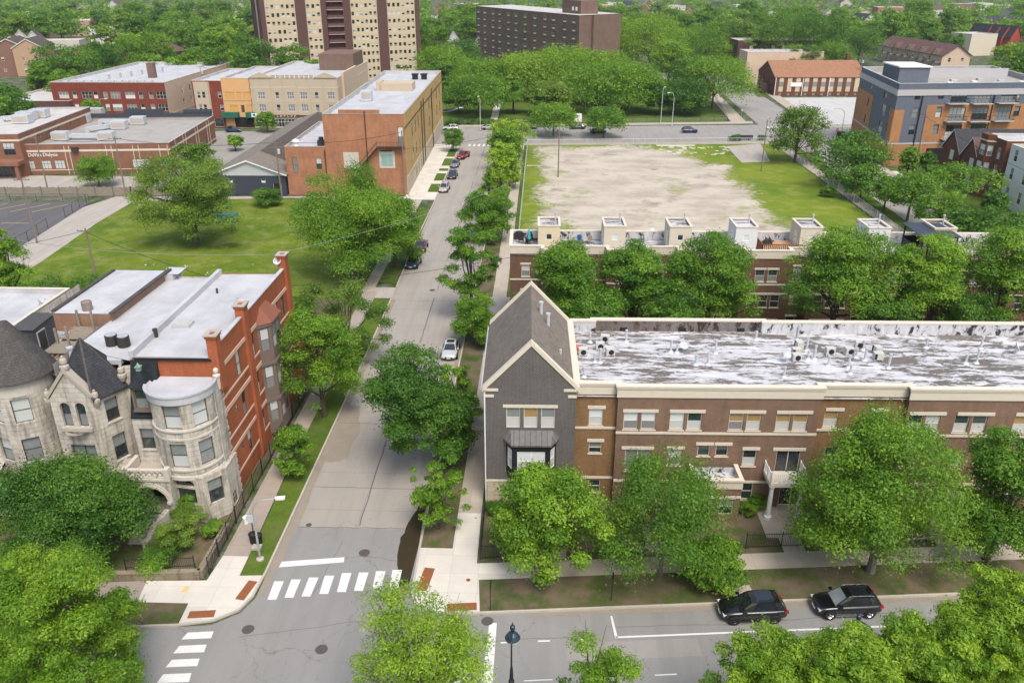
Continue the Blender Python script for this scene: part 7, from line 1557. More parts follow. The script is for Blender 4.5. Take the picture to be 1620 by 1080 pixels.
# --- town house courtyard trees
for i, (px, yt, w_, lb) in enumerate(((890,384,124,'upright tree in front of the first two stair boxes of the rear townhouses'), (1003,382,122,'upright tree in front of the second stair box of the rear townhouses'), (1126,362,136,'upright tree in front of the third stair box, its top in front of the deck'), (1330,352,166,'broad tree hiding the rear townhouses right of the brown bay'), (1462,362,122,'upright tree in front of the dark blue pergola roof'), (1592,352,134,'upright tree at the right end of the rear townhouses'))):
    tree_px(lb, 'maple', px, yt, 84+.2*(i % 2), w_, 'leaf_fresh', 15000, .34, ybot=520, up=.6)
for px, Y in ((945,80), (1062,80), (1400,80), (1530,81)): tree_px('low leafy tree filling the courtyard between the two townhouse rows', 'maple', px, 462, Y, 110, 'leaf_dark', 6000, .36, ybot=560, group='low courtyard trees between the townhouse rows')
# --- lot and side street
tree_px('wide airy tree by the fence at the far right corner of the vacant lot', 'maple', 1264, 162, 195.5, 98, 'leaf_olive', 11000, .42, ybot=252, shell=.8, droop=.6, nl=24)
tree_px('dense dark tree on the side street verge by the lot fence', 'dense', 1352, 206, 170, 116, 'leaf_dark', 12000, .42, ybot=300, x=64.5)
tree_px('low part of the dark tree group by the white truck', 'dense', 1322, 258, 160, 60, 'leaf_dark', 5000, .4, ybot=310, x=62.8)
for px, yt, Y, w_, k, lm, lb in ((1402,280,152,62,'airy','leaf_mid','small street tree right of the white truck'), (1441,272,146,92,'maple','leaf_mid','street tree above the white stair box on the right'), (1487,300,138,92,'airy','leaf_mid','loose street tree behind the pergola'), (1513,256,155,124,'flat','leaf_mid','spreading tree in front of the brick flats'), (1440,232,176,34,'maple','leaf_mid','small tree on the corner by the blue apartment block'), (1467,240,180,30,'dense','leaf_dark','small dark tree by the garage door of the blue block'), (1478,262,172,40,'dense','leaf_dark','dark bush like tree in front of the first gabled house'), (1592,330,120,110,'dense','leaf_dark','dark tree at the right edge above the rear townhouses'), (1530,330,125,70,'maple','leaf_dark','dark green tree between pergola and right edge'), (1574,300,146,44,'dense','leaf_dark','dark shrub tree by the steps of the brick flats')):
    tree_px(lb, k, px, yt, Y, w_, lm, 5000, .4)
# --- park beyond the far street
tree_px('clipped round street tree in front of the park, left of the white notice board', 'maple', 876, 162, 228, 84, 'leaf_fresh', 9000, .42, ybot=208)
tree_px('clipped round street tree in front of the park, right of the white notice board', 'maple', 956, 167, 227, 76, 'leaf_fresh', 8500, .42, ybot=208)
tree_px('small dark tree on the pavement beside the yellow hall', 'dense', 711, 202, 206, 34, 'leaf_dark', 3500, .38, ybot=235, x=-22.0)
PT = [(757,115,262,104,'maple','leaf_fresh'), (725,135,268,60,'maple','leaf_dark'), (812,112,268,60,'cone','leaf_fresh'), (856,112,266,52,'cone','leaf_fresh'), (835,80,300,125,'maple','leaf_bright'), (893,70,306,145,'maple','leaf_bright'), (950,78,292,125,'maple','leaf_bright'), (940,98,275,150,'maple','leaf_fresh'), (995,96,270,120,'maple','leaf_fresh'), (1045,126,266,60,'dense','leaf_dark'), (1085,122,266,80,'dense','leaf_dark'), (1090,88,285,70,'dense','leaf_dark'), (1128,86,278,140,'maple','leaf_fresh'),
      (1030,20,372,125,'maple','leaf_bright'), (985,24,385,70,'maple','leaf_bright'), (760,88,300,90,'maple','leaf_fresh'), (700,70,345,90,'maple','leaf_fresh'), (735,60,360,70,'dense','leaf_dark'), (700,92,318,36,'dense','leaf_dark'), (790,90,300,70,'maple','leaf_fresh'), (690,35,372,60,'maple','leaf_fresh'), (870,128,262,70,'maple','leaf_olive'), (640,98,300,28,'airy','leaf_olive'),
      (1110,38,385,90,'maple','leaf_fresh'), (1180,30,400,100,'airy','leaf_olive'), (1060,62,330,60,'maple','leaf_fresh'), (1255,5,390,110,'dense','leaf_dark'), (1300,12,375,90,'dense','leaf_dark'), (1315,62,350,70,'maple','leaf_fresh'), (1275,70,345,70,'airy','leaf_olive'), (1360,40,420,80,'dense','leaf_dark'), (1212,40,380,60,'airy','leaf_olive')]
desc = {'maple':'rounded park tree','cone':'narrow pointed park tree','flat':'flat topped spreading park tree','dense':'dark dense park tree','airy':'loose airy park tree'}
for px, yt, Y, w_, k, lm in PT:
    tree_px(desc[k]+(' beyond the far street' if Y < 310 else ' beside the far tower and slab blocks'), k, px, yt, Y, w_, lm, int(6000+w_*110), .5, ybot=None, shell=.3, bias=.9, z0=None if k == 'cone' else 1.6, group='park trees beyond the far street' if Y < 310 else 'trees around the far blocks')
# --- wood behind the store row and left blocks
WT = [(385,62,292,62,'dense','leaf_dark'), (425,58,296,66,'dense','leaf_dark'), (465,68,292,60,'dense','leaf_dark'), (345,72,296,58,'maple','leaf_dark'), (310,72,300,60,'maple','leaf_mid'), (278,84,296,50,'maple','leaf_mid'), (495,90,286,36,'maple','leaf_mid'), (240,82,300,50,'maple','leaf_mid'), (85,62,280,74,'dense','leaf_dark'), (125,66,276,84,'dense','leaf_dark'), (168,62,300,60,'maple','leaf_dark'), (62,96,270,44,'maple','leaf_mid'), (108,108,262,50,'maple','leaf_mid'), (15,140,205,70,'dense','leaf_dark'), (40,160,205,44,'maple','leaf_dark'), (10,125,215,50,'dense','leaf_dark'), (205,52,330,60,'maple','leaf_mid'), (250,48,340,60,'maple','leaf_mid'), (215,48,350,34,'maple','leaf_bright')]
for px, yt, Y, w_, k, lm in WT: tree_px('dense green tree in the wood behind the store row' if px > 220 else 'dense green tree among the left hand blocks', k, px, yt, Y, w_, lm, int(4500+w_*90), .52, z0=1.5, shell=.3, bias=.9, group='trees behind the store row' if px > 220 else 'trees among the left hand blocks')
# --- garden shrubs
def shrub(lb, x, y, r, hgt, lm='leaf_mid', n=2500, size=.16, group=None, kind='bush', zb=.1):
    return tree(lb, kind, x, y, hgt, r, .05, lm, n, size, group, nl=6, name='shrub', cat='shrub', rad=.05, zbase=zb, shell=.6)
shrub('big tangled shrub with brown twigs in the mansion garden', *G(285,868), 1.9, 2.9, 'leaf_olive', 5500, .17); shrub('green garden shrub beside the stone stair wall', *G(308,820), 1.7, 2.8, 'leaf_mid', 5500, .17); shrub('low garden shrub behind the iron fence', *G(255,892), 1.5, 1.8, 'leaf_dark', 3500, .17); shrub('shrub against the front corner of the mansion', *G(335,850), 1.0, 1.6, 'leaf_mid', 2500, .16)
shrub('left of two round clipped shrubs below the balcony window', *G(1181,815), .85, 1.4, 'leaf_mid', 3500, .11); shrub('right of two round clipped shrubs below the balcony window', *G(1196,806), .95, 1.5, 'leaf_mid', 3500, .11)
shrub('round shrub in the yard of the grey gabled house', *G(785,815), 1.1, 1.3, 'leaf_dark', 3000, .13); shrub('shrub behind the fence under the left maple', *G(800,850), 1.2, 1.1, 'leaf_dark', 2500, .13)
shrub('leafy bush in front of the dark garage wall', *G(424,326), 3.2, 4.4, 'leaf_dark', 3500, .35); shrub('bush by the utility pole at the field edge', *G(355,330), 1.6, 1.8, 'leaf_mid', 1500, .3)
for px, py, r, lb in ((110,462,4.2,'wide bush at the back of the white roofs'), (155,448,3.6,'second bush at the back of the white roofs'), (40,470,4.5,'dark bush at the left edge behind the white roofs'), (70,452,3,'bush by the lane behind the white roofs')): x, y = G(px, py+45); shrub(lb, x, y, r, r*1.5, 'leaf_dark', 4500, .3)
tree_px('tree at the left frame edge beside the lane', 'maple', 0, 362, 82, 76, 'leaf_mid', 8000, .3, ybot=470)
shrub('bushy weeds along the kerb of the vacant lot', *G(1162,223), 1.8, 1.7, 'leaf_dark', 1200, .3); shrub('small weed bush by the pole at the lot corner', *G(1205,222), 1.4, 1.5, 'leaf_dark', 1000, .3); shrub('bush at the lot fence by the dark trees', *G(1308,312), 1.7, 2.6, 'leaf_dark', 1600, .3)
shrub('ivy bush over the low shed behind the red brick wall', *G(482,500), 1.8, 3.2, 'leaf_mid', 3000, .25)
r4 = random.Random(11)
for i in range(9): x = -27+i*3.1; shrub('clipped hedge bush along the park fence left of the path' if x < -15 else 'clipped hedge bush along the park fence right of the path', x, FN(x)+4.4, 1.8, 1.6, 'leaf_dark', 900, .35, 'hedge along the park fence')
# --- woods to the horizon: shared crowns, each tree an object of its own
FT = []
for i, (k, lm, Rr, H) in enumerate((('maple','leaf_fresh',6.5,13), ('dense','leaf_dark',5.5,13), ('airy','leaf_olive',7,14), ('maple','leaf_mid',7.5,15), ('flat','leaf_bright',7,11), ('maple','leaf_mid',5,11))):
    t_ = tree('x', k, 0, 0, H, Rr, H*.1, lm, 8500, .6, None, nl=6, shell=.3, bias=.9, name='far_tree'); FT.append(t_)
BLOCKED = [(-150,-55,236,300), (-125,-40,300,395), (-45,40,335,460), (60,125,305,400), (118,185,380,480), (76,125,185,236)]
def free(x, y): return not any(a < x < b and c < y < d for a, b, c, d in BLOCKED)
placed = []; rg = random.Random(21)
HOUSES = []            # filled by the far houses first
# ------------------------------------------------------------------ houses scattered through the far woods
for i, m_ in enumerate(((.50,.46,.40),(.36,.16,.10),(.42,.28,.18),(.55,.54,.52),(.22,.12,.09))): M['far_wall%d' % i] = plain('far_wall%d' % i, m_, .9, .15, .4)
wn0 = ['pale','red brick','tan','white','brown brick']
def far_gable(px, py, w_, d_, h_, rh, wi, rm, rz, lb, z=8, grp=None, ridge='y'):
    x, y = G(px, py, z); HOUSES.append((x, y, max(w_, d_)*.75))
    return gable_block('far_house', lb, 'house', (x, y), rz, w_, d_, h_, rh, 'far_wall%d' % wi, rm, wf=[(w_*.3,h_*.55,1.1,1.5,'plain'), (w_*.7,h_*.55,1.1,1.5,'plain'), (w_*.3,h_*.15,1.1,1.5,'plain'), (w_*.7,h_*.15,1.1,1.5,'plain')], ridge=ridge, group=grp)
def far_flat(px, py, w_, d_, h_, wi, rm, rz, lb, z=8, grp=None):
    x, y = G(px, py, z); HOUSES.append((x, y, max(w_, d_)*.75))
    n_ = max(2, int(w_/4)); return flat_block('far_building', lb, 'building', (x, y), rz, w_, d_, h_, 'far_wall%d' % wi, rm, [(w_*(j+.5)/n_, h_*(.2+.33*k), 1.3, 1.6, 'plain') for j in range(n_) for k in range(2)], par=.4, group=grp)
far_gable(18,64,9,14,8,5,3,'shingle_brown',.5,'white gabled house at the far left, left of two',8); far_gable(38,66,9,14,8,5,3,'shingle_brown',.4,'white gabled house at the far left, right of two',8); far_gable(0,72,10,14,8,4,3,'shingle_mauve',.4,'white house cut by the left frame edge',8)
far_flat(57,72,20,14,10,0,'roof_pale',.25,'blank pale block right of the white gabled houses'); far_flat(88,76,30,14,7,1,'roof_white',.1,'low red building with white roof at the far left'); far_flat(118,80,12,10,8,2,'roof_pale',.1,'tan block at the end of the low red building')
far_flat(12,46,26,16,9,2,'roof_pale',.2,'tan flat block near the top left corner',6); far_flat(140,44,16,10,10,3,'roof_white',.1,'bright white box building above the left trees',10); far_flat(155,46,20,10,6,3,'roof_white',.1,'lower white building beside the white box',6)
far_gable(-6,121,14,22,11.5,3.5,4,'shingle_brown',.3,'tan brick flats with gable at the left edge',0); far_gable(29,121,12,22,11.5,3.5,2,'shingle_brown',.3,'orange brick gabled flats left of the dark trees',0)
A, B = np.array(G(190,92,6)), np.array(G(322,72,6)); L = float(np.linalg.norm(B-A)); HOUSES.append(((A[0]+B[0])/2,(A[1]+B[1])/2,20))
gable_block('long_roof_building', 'long low building with mauve brown roof among the left trees', 'building', (*A,), atan2(*(B-A)[::-1]), L, 14, 5.5, 3.5, 'brick_umber', 'shingle_mauve', ridge='x', over=1)
far_gable(706,78,8,14,7,6,3,'slate_dark',.1,'white steep gabled house between tower and slab, left of two',4); far_gable(748,82,8,14,7,6,3,'slate_dark',.0,'white steep gabled house touching the slab block',4)
far_flat(720,22,26,14,7,3,'roof_white',.0,'white building with colourful sign left of the slab'); far_gable(722,16,26,20,9,6,4,'shingle_mauve',.1,'maroon hipped building behind the white building',8)
far_flat(348,24,14,12,10,1,'roof_white',.3,'red brick flats with white windows left of the tower'); far_flat(660,30,30,12,5,3,'roof_white',0,'low white roofed building right of the tower',3)
far_flat(1088,34,26,16,9,0,'roof_gravel',.05,'grey roofed building above the park trees'); far_flat(1208,26,14,14,13,3,'roof_white',.1,'white tower like house above the airy trees',10); far_gable(1135,68,8,12,7,4,3,'shingle_brown',.1,'small white gable peeping between park trees',5); far_gable(1160,80,12,10,7,3,1,'roof_pale',.1,'red brick house with white top between park trees',5)
far_gable(1368,34,10,18,9,4,0,'slate_dark',.3,'pale gabled house at the left of the far right terrace',8); far_flat(1405,32,34,16,9,2,'slate_dark',.12,'tan brick block with dark blue roof at the far right',8); far_gable(1335,20,24,12,8,5,0,'slate_dark',.1,'pale building with broad grey roof near the top right',8)
far_flat(1578,12,30,14,8,0,'roof_white',.1,'white building in the top right corner',6); far_flat(1540,8,24,14,8,3,'roof_white',.1,'white roofed building left of the top right corner',6)
rg2 = random.Random(31); NH = 0
SPOT = [(30,20),(75,18),(120,14),(185,18),(230,10),(262,30),(300,16),(330,34),(372,12),(62,34),(205,34),(690,12),(930,10),(985,8),(1010,14),(1050,10),(1080,20),(1130,12),(1165,8),(1290,8),(1330,6),(1390,12),(1430,8),(1470,14),(1510,6),(1600,22),(270,44),(110,36),(170,6),(20,6),(720,6),(1250,14),(1120,26),(950,4),(1020,4),(1180,18),(1450,26),(1500,30),(1300,26)]
for i, (px, py) in enumerate(SPOT):
    wi = i % 5
    if i % 3: far_gable(px, py, rg2.uniform(9,14), rg2.uniform(14,22), rg2.uniform(6,8.5), rg2.uniform(3,5), wi, ('shingle_brown','slate_dark','shingle_tan','shingle_mauve')[i % 4], rg2.uniform(-.2,.5), 'small gabled house half hidden in the distant woods', 8, 'gabled houses in the distant woods', 'yx'[i % 2])
    else: far_flat(px, py, rg2.uniform(16,34), rg2.uniform(14,22), rg2.uniform(8,11), wi, ('roof_white','roof_pale')[i % 2], rg2.uniform(-.1,.3), 'flat roofed building half hidden in the distant woods', 9, 'flat roofed buildings in the distant woods')
# ------------------------------------------------------------------ the woods themselves
HOUSES += [(*G(10,121), 20, 40), (*G(36,121), 18, 40), (170,415,40,75), (100,347,18,40), (108,391,22,30)]+[(*G(px, py, 8), r_, v) for px, py, r_, v in ((1580,58,22,90), (1540,64,12,90), (1575,38,22,70), (1405,32,18,60), (1335,20,16,50), (1208,26,9,60), (1368,34,9,60), (25,65,16,70), (100,76,18,60), (148,45,12,60), (1090,34,14,50), (727,80,10,40), (720,20,16,50), (256,82,22,30))]
def ok_far(x, y, r):
    if not free(x, y): return False
    if abs(x) > .72*y+40: return False
    for hx, hy, hr, *vw in HOUSES:
        if hypot(x-hx, y-hy) < hr: return False
        # keep a view of the nearer side of each house
        if abs(x-hx*y/hy) < hr*.75 and 0 < hy-y < (vw[0]*2 if vw else 20): return False
    return all(hypot(x-a, y-b) > (r+c)*.55 for a, b, c in placed[-400:])
cnt = 0; tries = 0
while cnt < 285 and tries < 16000:
    tries += 1; y = 300+rg.random()**1.3*430; x = rg.uniform(-.66, .68)*y
    if y < 420 and -60 < x < 62: continue
    if y < 330 and -160 < x < -40: continue
    if y < 380 and x > 62 and x < 150 and y < 330: continue
    s = rg.uniform(.9,1.5); r = 6.5*s
    if not ok_far(x, y, r): continue
    placed.append((x, y, r)); k = rg.choices(range(6), (5,4,2,4,1,3))[0]
    o = FT[k] if k not in {p for p in globals().setdefault('_used', set())} else None
    lb = ('rounded green tree in the far woods','dark dense tree in the far woods','loose olive tree in the far woods','large dark rounded tree in the far woods','bright flat topped tree in the far woods','small rounded tree in the far woods')[k]
    if o: _used.add(k); o.location = (x, y, 0); o['label'] = lb; o['group'] = 'trees in the far woods'; o.scale = (s, s, s)
    else: copy_thing(FT[k], (x, y, 0), rg.random()*6.28, lb, 'trees in the far woods', (s, s, s*rg.uniform(.85,1.15)))
    cnt += 1
for k in range(6):
    if k not in _used: FT[k].location = (-200+60*k, 520, 0); FT[k]['label'] = 'lone tree in the far woods'; FT[k]['group'] = 'trees in the far woods'
# beyond about 750 m the wood reads as one mass
def far_mass():
    g = np.random.default_rng(77); lob = []
    while len(lob) < 16000:
        y = 560+g.random()**1.7*2900; x = g.uniform(-.68, .70)*y
        if any(hypot(x-hx, y-hy) < hr*.9 or (abs(x-hx*y/hy) < hr*.5 and 0 < hy-y < 16) for hx, hy, hr, *vw in HOUSES): continue
        r = g.uniform(4,7.5); H = g.uniform(8,15)
        for k in range(3): a = g.random()*6.28; lob.append((x+r*.5*cos(a), y+r*.5*sin(a), H-r*.4-g.random()*3, r*g.uniform(.55,.8)))
        lob.append((x, y, H*.45, r*.9))
    me = leaf_mesh('distant_wood', lob, 460000, 1.9, 78, M['leaf_mid'], .7, .35, .5, .7)
    o = put('distant_wood', me); o['kind'] = 'stuff'; return o
far_mass()
# ------------------------------------------------------------------ vehicles
M['car_glass'] = glass('car_glass', (.012,.015,.018), .04, 1.0); M['car_glass_sun'] = glass('car_glass_sun', (.16,.19,.21), .08, 1.0)
M['tail_red'] = plain('tail_red', (.35,.012,.012), .25, .1, 3, spec=.6); M['head_lens'] = plain('head_lens', (.55,.57,.58), .12, .15, 5, spec=.9); M['chrome'] = plain('chrome', (.62,.63,.64), .18, .1, 4, metal=.9); M['rim_dark'] = plain('rim_dark', (.06,.06,.062), .35, .2, 4, metal=.6)
def loft(rings, closed_ends=True):
    mb = MB(); n = len(rings[0])
    me_v = [p for r in rings for p in r]; f = []
    for i in range(len(rings)-1):
        for j in range(n): f.append((i*n+j, i*n+(j+1) % n, (i+1)*n+(j+1) % n, (i+1)*n+j))
    f.append(tuple(range(n))[::-1]); f.append(tuple(range((len(rings)-1)*n, len(rings)*n)))
    return me_v, f
CARS = {   # (x, z bottom, z top, half width) from tail to nose; cabin: rear base, rear top, front top, front base, roof z
 'suv': dict(L=4.6, body=[(-2.3,.55,.92,.74),(-2.26,.36,1.0,.86),(-1.7,.30,1.04,.92),(-.9,.27,1.03,.93),(.3,.27,1.02,.93),(1.0,.28,1.0,.92),(1.6,.30,.95,.9),(2.1,.33,.84,.84),(2.28,.45,.72,.70)], cab=(-2.2,-1.72,.28,1.08,1.66), wz=.37, wx=(-1.38,1.42)),
 'sedan': dict(L=4.7, body=[(-2.35,.5,.86,.72),(-2.3,.34,.94,.84),(-1.7,.26,.97,.90),(-.9,.23,.96,.91),(.3,.23,.95,.91),(1.0,.24,.92,.90),(1.7,.26,.84,.88),(2.2,.30,.74,.82),(2.34,.42,.62,.68)], cab=(-1.85,-1.0,.25,1.1,1.43), wz=.33, wx=(-1.4,1.45)),
 'pickup': dict(L=5.4, body=[(-2.7,.6,1.0,.80),(-2.66,.45,1.06,.88),(-1.7,.38,1.08,.92),(-.6,.36,1.08,.93),(.6,.36,1.07,.93),(1.3,.36,1.06,.92),(1.9,.38,1.02,.9),(2.5,.42,.95,.86),(2.68,.52,.84,.76)], cab=(-.75,-.55,.75,1.35,1.78), wz=.42, wx=(-1.6,1.75)) }
def car(lb, kind, x, y, heading, col, z=.004, group=None, cat='car', rails=False, bright_ws=False, far=False, name='parked_car', paint=None, roof_col=None, extra=None):
    K = CARS[kind]; r = thing(name, lb, cat, (x, y, z), heading, group)
    P = paint or carpaint('paint_'+name+str(len(bpy.data.materials)), col)
    rings = []
    for X, zb, zt, w in K['body']:
        h = zt-zb; half = [(0,zt+.02), (w*.55,zt+.012), (w*.90,zt-.03), (w,zt-.14), (w*1.0,zb+h*.42), (w*.97,zb+.1), (w*.86,zb), (0,zb)]
        rings.append([(X,y_,z_) for y_, z_ in half]+[(X,-y_,z_) for y_, z_ in half[-2:0:-1]])
    v, f = loft(rings); me = bpy.data.meshes.new('car_body'); me.from_pydata(v, [], f); me.materials.append(P); me.polygons.foreach_set('use_smooth', [True]*len(f)); me.update()
    b = put('body', me, r); s = b.modifiers.new('round', 'SUBSURF'); s.levels = s.render_levels = 1 if far else 2
    rb, rt, ft_, fb, zr = K['cab']; zb_ = K['body'][3][2]-.05; wb, wt = .84, .63
    q = lambda X, w, z_: [(X,-w,z_), (X,w,z_)]
    rr = []
    n_ = 7
    def sec(X0, X1, t): return X0+(X1-X0)*t
    lo = [(rb,wb*.94), (sec(rb,fb,.2),wb), (sec(rb,fb,.75),wb), (fb,wb*.9)]; hi = [(rt,wt*.95), (sec(rt,ft_,.25),wt+.02), (sec(rt,ft_,.75),wt+.02), (ft_,wt*.95)]
    mb = MB(); Pl = [(X,-w,zb_) for X, w in lo]+[(X,w,zb_) for X, w in lo[::-1]]; Ph = [(X,-w,zr-(.04 if k in (0,3) else 0)) for k, (X, w) in enumerate(hi)]+[(X,w,zr-(.04 if k in (0,3) else 0)) for k, (X, w) in list(enumerate(hi))[::-1]]
    m_ = len(Pl)
    for i in range(m_): mb.face([Pl[i], Pl[(i+1) % m_], Ph[(i+1) % m_], Ph[i]])
    c = [(X,0,zr+.03) for X, w in hi]
    mb.face([Ph[0], Ph[1], c[1], c[0]]); mb.face([Ph[1], Ph[2], c[2], c[1]]); mb.face([Ph[2], Ph[3], c[3], c[2]]); mb.face([Ph[4], Ph[5], c[2], c[3]]); mb.face([Ph[5], Ph[6], c[1], c[2]]); mb.face([Ph[6], Ph[7], c[0], c[1]])
    mb.build('cabin', P, r)
    g_ = .012
    def pane(name_, A, B, Cc, D, mat, k=.86):
        A, B, Cc, D = map(np.array, (A, B, Cc, D)); ce = (A+B+Cc+D)/4; nn = np.cross(B-A, D-A); nn = nn/np.linalg.norm(nn); o = MB(); o.face([tuple(ce+(p-ce)*k+nn*g_) for p in (A, B, Cc, D)]); o.build(name_, mat, r)
    G_ = M['car_glass']
    pane('windscreen', Pl[3], Pl[4], Ph[4], Ph[3], M['car_glass_sun'] if bright_ws else G_, .9); pane('rear_window', Pl[7], Pl[0], Ph[0], Ph[7], G_, .8)
    for s_ in (0, 1):
        I = (lambda i: i) if s_ == 0 else (lambda i: 7-i)
        for a, b2 in ((0,1), (1,2), (2,3)):
            A, B, Cc, D = Pl[I(a)], Pl[I(b2)], Ph[I(b2)], Ph[I(a)]
            A, B, Cc, D = (A, B, Cc, D) if s_ == 0 else (B, A, D, Cc)
            pane('side_window', A, B, Cc, D, G_, .88)
    if not far:
        mb = MB(); mb.box(sec(rt,ft_,.2), sec(rt,ft_,.8), -wt*.7, wt*.7, zr+.012, zr+.034); mb.build('sunroof', G_, r)
        if rails:
            for sy in (-1, 1): mb = MB(); mb.path([(rt+.1,sy*(wt-.02),zr), (rt+.25,sy*(wt-.02),zr+.07), (ft_-.25,sy*(wt-.02),zr+.07), (ft_-.1,sy*(wt-.02),zr)], .022, n=5); mb.build('roof_rail', M['chrome'], r)
        for sy in (-1, 1):
            mb = MB(); mb.path([(rb+.25,sy*(wb+.015),zb_+.04), (fb-.25,sy*(wb+.03),zb_+.02)], .014, n=5); mb.build('window_trim', M['chrome'], r)
            mb = MB(); mb.box(-1.0,1.0,sy*.9-.03,sy*.9+.03,.27,.33); mb.build('sill_trim', M['chrome'] if rails else M['black'], r)
    for wx in K['wx']:
        for sy in (-1, 1):
            wz = K['wz']; w_ = MB(); w_.lathe([(wz*.62,-.11), (wz*.92,-.11), (wz,-.06), (wz,.06), (wz*.92,.11), (wz*.62,.11)], 0, 0, 20)
            wo = w_.build('wheel', M['rubber'], r, (wx, sy*.83, wz)); wo.rotation_euler = (R(-90*sy), 0, 0)
            rm = MB(); rm.lathe([(wz*.64,.07), (wz*.6,.085), (wz*.5,.04), (0,.05)], 0, 0, 16)
            if not far:
                for k in range(5): a_ = 2*pi*k/5; rm.beam((0,0,.09), (cos(a_)*wz*.58,sin(a_)*wz*.58,.085), .06, .03)
            rm.build('rim', M['rim_dark'] if not rails else M['chrome'], wo)
            ar = MB(); ar.lathe([(0,.0), (wz*1.16,.0), (wz*1.16,.012), (0,.012)], 0, 0, 18); ao = ar.build('wheel_arch', M['black'], r, (wx, sy*.905, wz+.02)); ao.rotation_euler = (R(-90*sy), 0, 0); ao.scale = (1,1,1)
            wo.location.y = sy*.89; ao.location.y = sy*.922
    Xf, Xr = K['body'][-2][0], K['body'][1][0]; zf_ = K['body'][-2][2]; zr_ = K['body'][1][2]
    for sy in (-1, 1):
        mb = MB(); mb.box(Xf-.12, Xf+.1, sy*.66-.16, sy*.66+.14, zf_-.2, zf_-.07); mb.build('headlight', M['head_lens'], r)
        mb = MB(); mb.box(Xr-.06, Xr+.2, sy*.76-.1, sy*.76+.1, zr_-.2, zr_-.02); mb.build('taillight', M['tail_red'], r)
        mb = MB(); mb.box(fb-.42, fb-.2, sy*.98-.1, sy*.98+.08, zb_+.06, zb_+.2); mb.build('mirror', P, r)
    mb = MB(); mb.box(Xf+.02, Xf+.15, -.42, .42, zf_-.3, zf_-.12); mb.build('grille', M['black'], r); mb = MB(); mb.box(Xf+.1, Xf+.19, -.24, .24, .42, .53); mb.build('number_plate', M['white'], r)
    if kind == 'pickup':
        mb = MB(); mb.box(-2.55,-.85,-.72,.72,1.0,1.115); mb.build('load_bed', M['black'], r)
        mb = MB(); [mb.box(-2.6,-.8,s*.8-.07,s*.8+.07,1.02,1.2) for s in (-1,1)]; mb.box(-2.66,-2.56,-.8,.8,1.0,1.2); mb.build('bed_wall', P, r)
    return r
ang = lambda d: R(d)
car('black crossover parked at the kerb left of the other black car, roof with dark glass', 'suv', *G(1187,972), ang(180+4.5), (.008,.008,.01), cat='car')
car('black estate car with chrome trim and bright windscreen, right of the other black car', 'suv', *G(1335,964), ang(180+4.5), (.006,.007,.009), rails=True, bright_ws=True)
car('white saloon parked facing away on the right kerb behind the big dark maple', 'sedan', *G(713,559), ang(-90), (.62,.63,.64))
car('dark grey car parked half under the overhanging tree on the left kerb', 'suv', *G(654,420), ang(-93), (.03,.045,.07)); car('maroon car almost hidden by leaves behind the dark grey car', 'sedan', -20.9+1.7, 126.5, ang(-90), (.12,.015,.02), far=True)
car('silver estate car nearest the camera in the kerb row by the yellow hall', 'suv', *G(703,302), ang(-92), (.50,.47,.43), far=True); car('black crossover second in the kerb row by the yellow hall', 'suv', *G(716,281), ang(-92), (.03,.033,.038), far=True); car('grey saloon third in the kerb row by the yellow hall', 'sedan', *G(720,263), ang(-92), (.22,.23,.24), far=True)
car('red pickup truck at the end of the kerb row by the yellow hall', 'pickup', *G(733,250), ang(-105), (.38,.02,.02), cat='pickup truck', far=True, name='pickup_truck')
car('white estate car on the far street at the end of the main street', 'suv', *G(713,206), ang(184), (.68,.68,.68), far=True); car('silver car half hidden behind street trees on the far street', 'sedan', *G(774,205), ang(4), (.4,.4,.4), far=True)
car('dark saloon behind the left clipped tree on the far street', 'sedan', *G(838,204), ang(4), (.05,.055,.06), far=True); car('dark blue saloon between the two clipped trees on the far street', 'sedan', *G(914,204), ang(184), (.03,.045,.08), far=True); car('black car under the right clipped tree on the far street', 'sedan', *G(946,211), ang(4), (.012,.012,.014), far=True)
car('dark blue hatchback alone on the far street in front of the park', 'suv', *G(1091,210), ang(4), (.02,.035,.075), far=True, name='moving_car'); car('blue car parked in front of the ochre store', 'suv', *G(370,209), ang(2), (.03,.06,.14), far=True)
car('dark car parked beyond the park trees', 'sedan', *G(1080,88), ang(70), (.02,.02,.025), far=True); car('black car parked on the drive of the blue apartment block', 'suv', *G(1432,255), ang(5), (.012,.012,.013), far=True); car('black car behind the airy tree on the side street', 'suv', *G(1294,249), ang(95), (.02,.02,.022), far=True); car('white car behind the airy tree on the side street', 'sedan', *G(1300,256), ang(95), (.6,.61,.62), far=True)
tk = car('white work truck with a curved pole on its bed, parked on the side street', 'pickup', *G(1372,297), ang(98), (.68,.69,.7), cat='truck', far=True, name='work_truck')
mb = MB(); mb.path([(-1.6,.3,1.1), (-1.6,.3,2.6), (-1.2,.3,3.1), (-.6,.3,3.2)], .07); mb.build('boom', M['white'], tk)
car('dark red car parked under the bright tree in the bottom left corner', 'suv', *G(128,993), ang(184), (.14,.014,.018)); car('dark car in the driveway of the pale flats', 'sedan', *G(1187,135), ang(60), (.02,.025,.03), far=True)
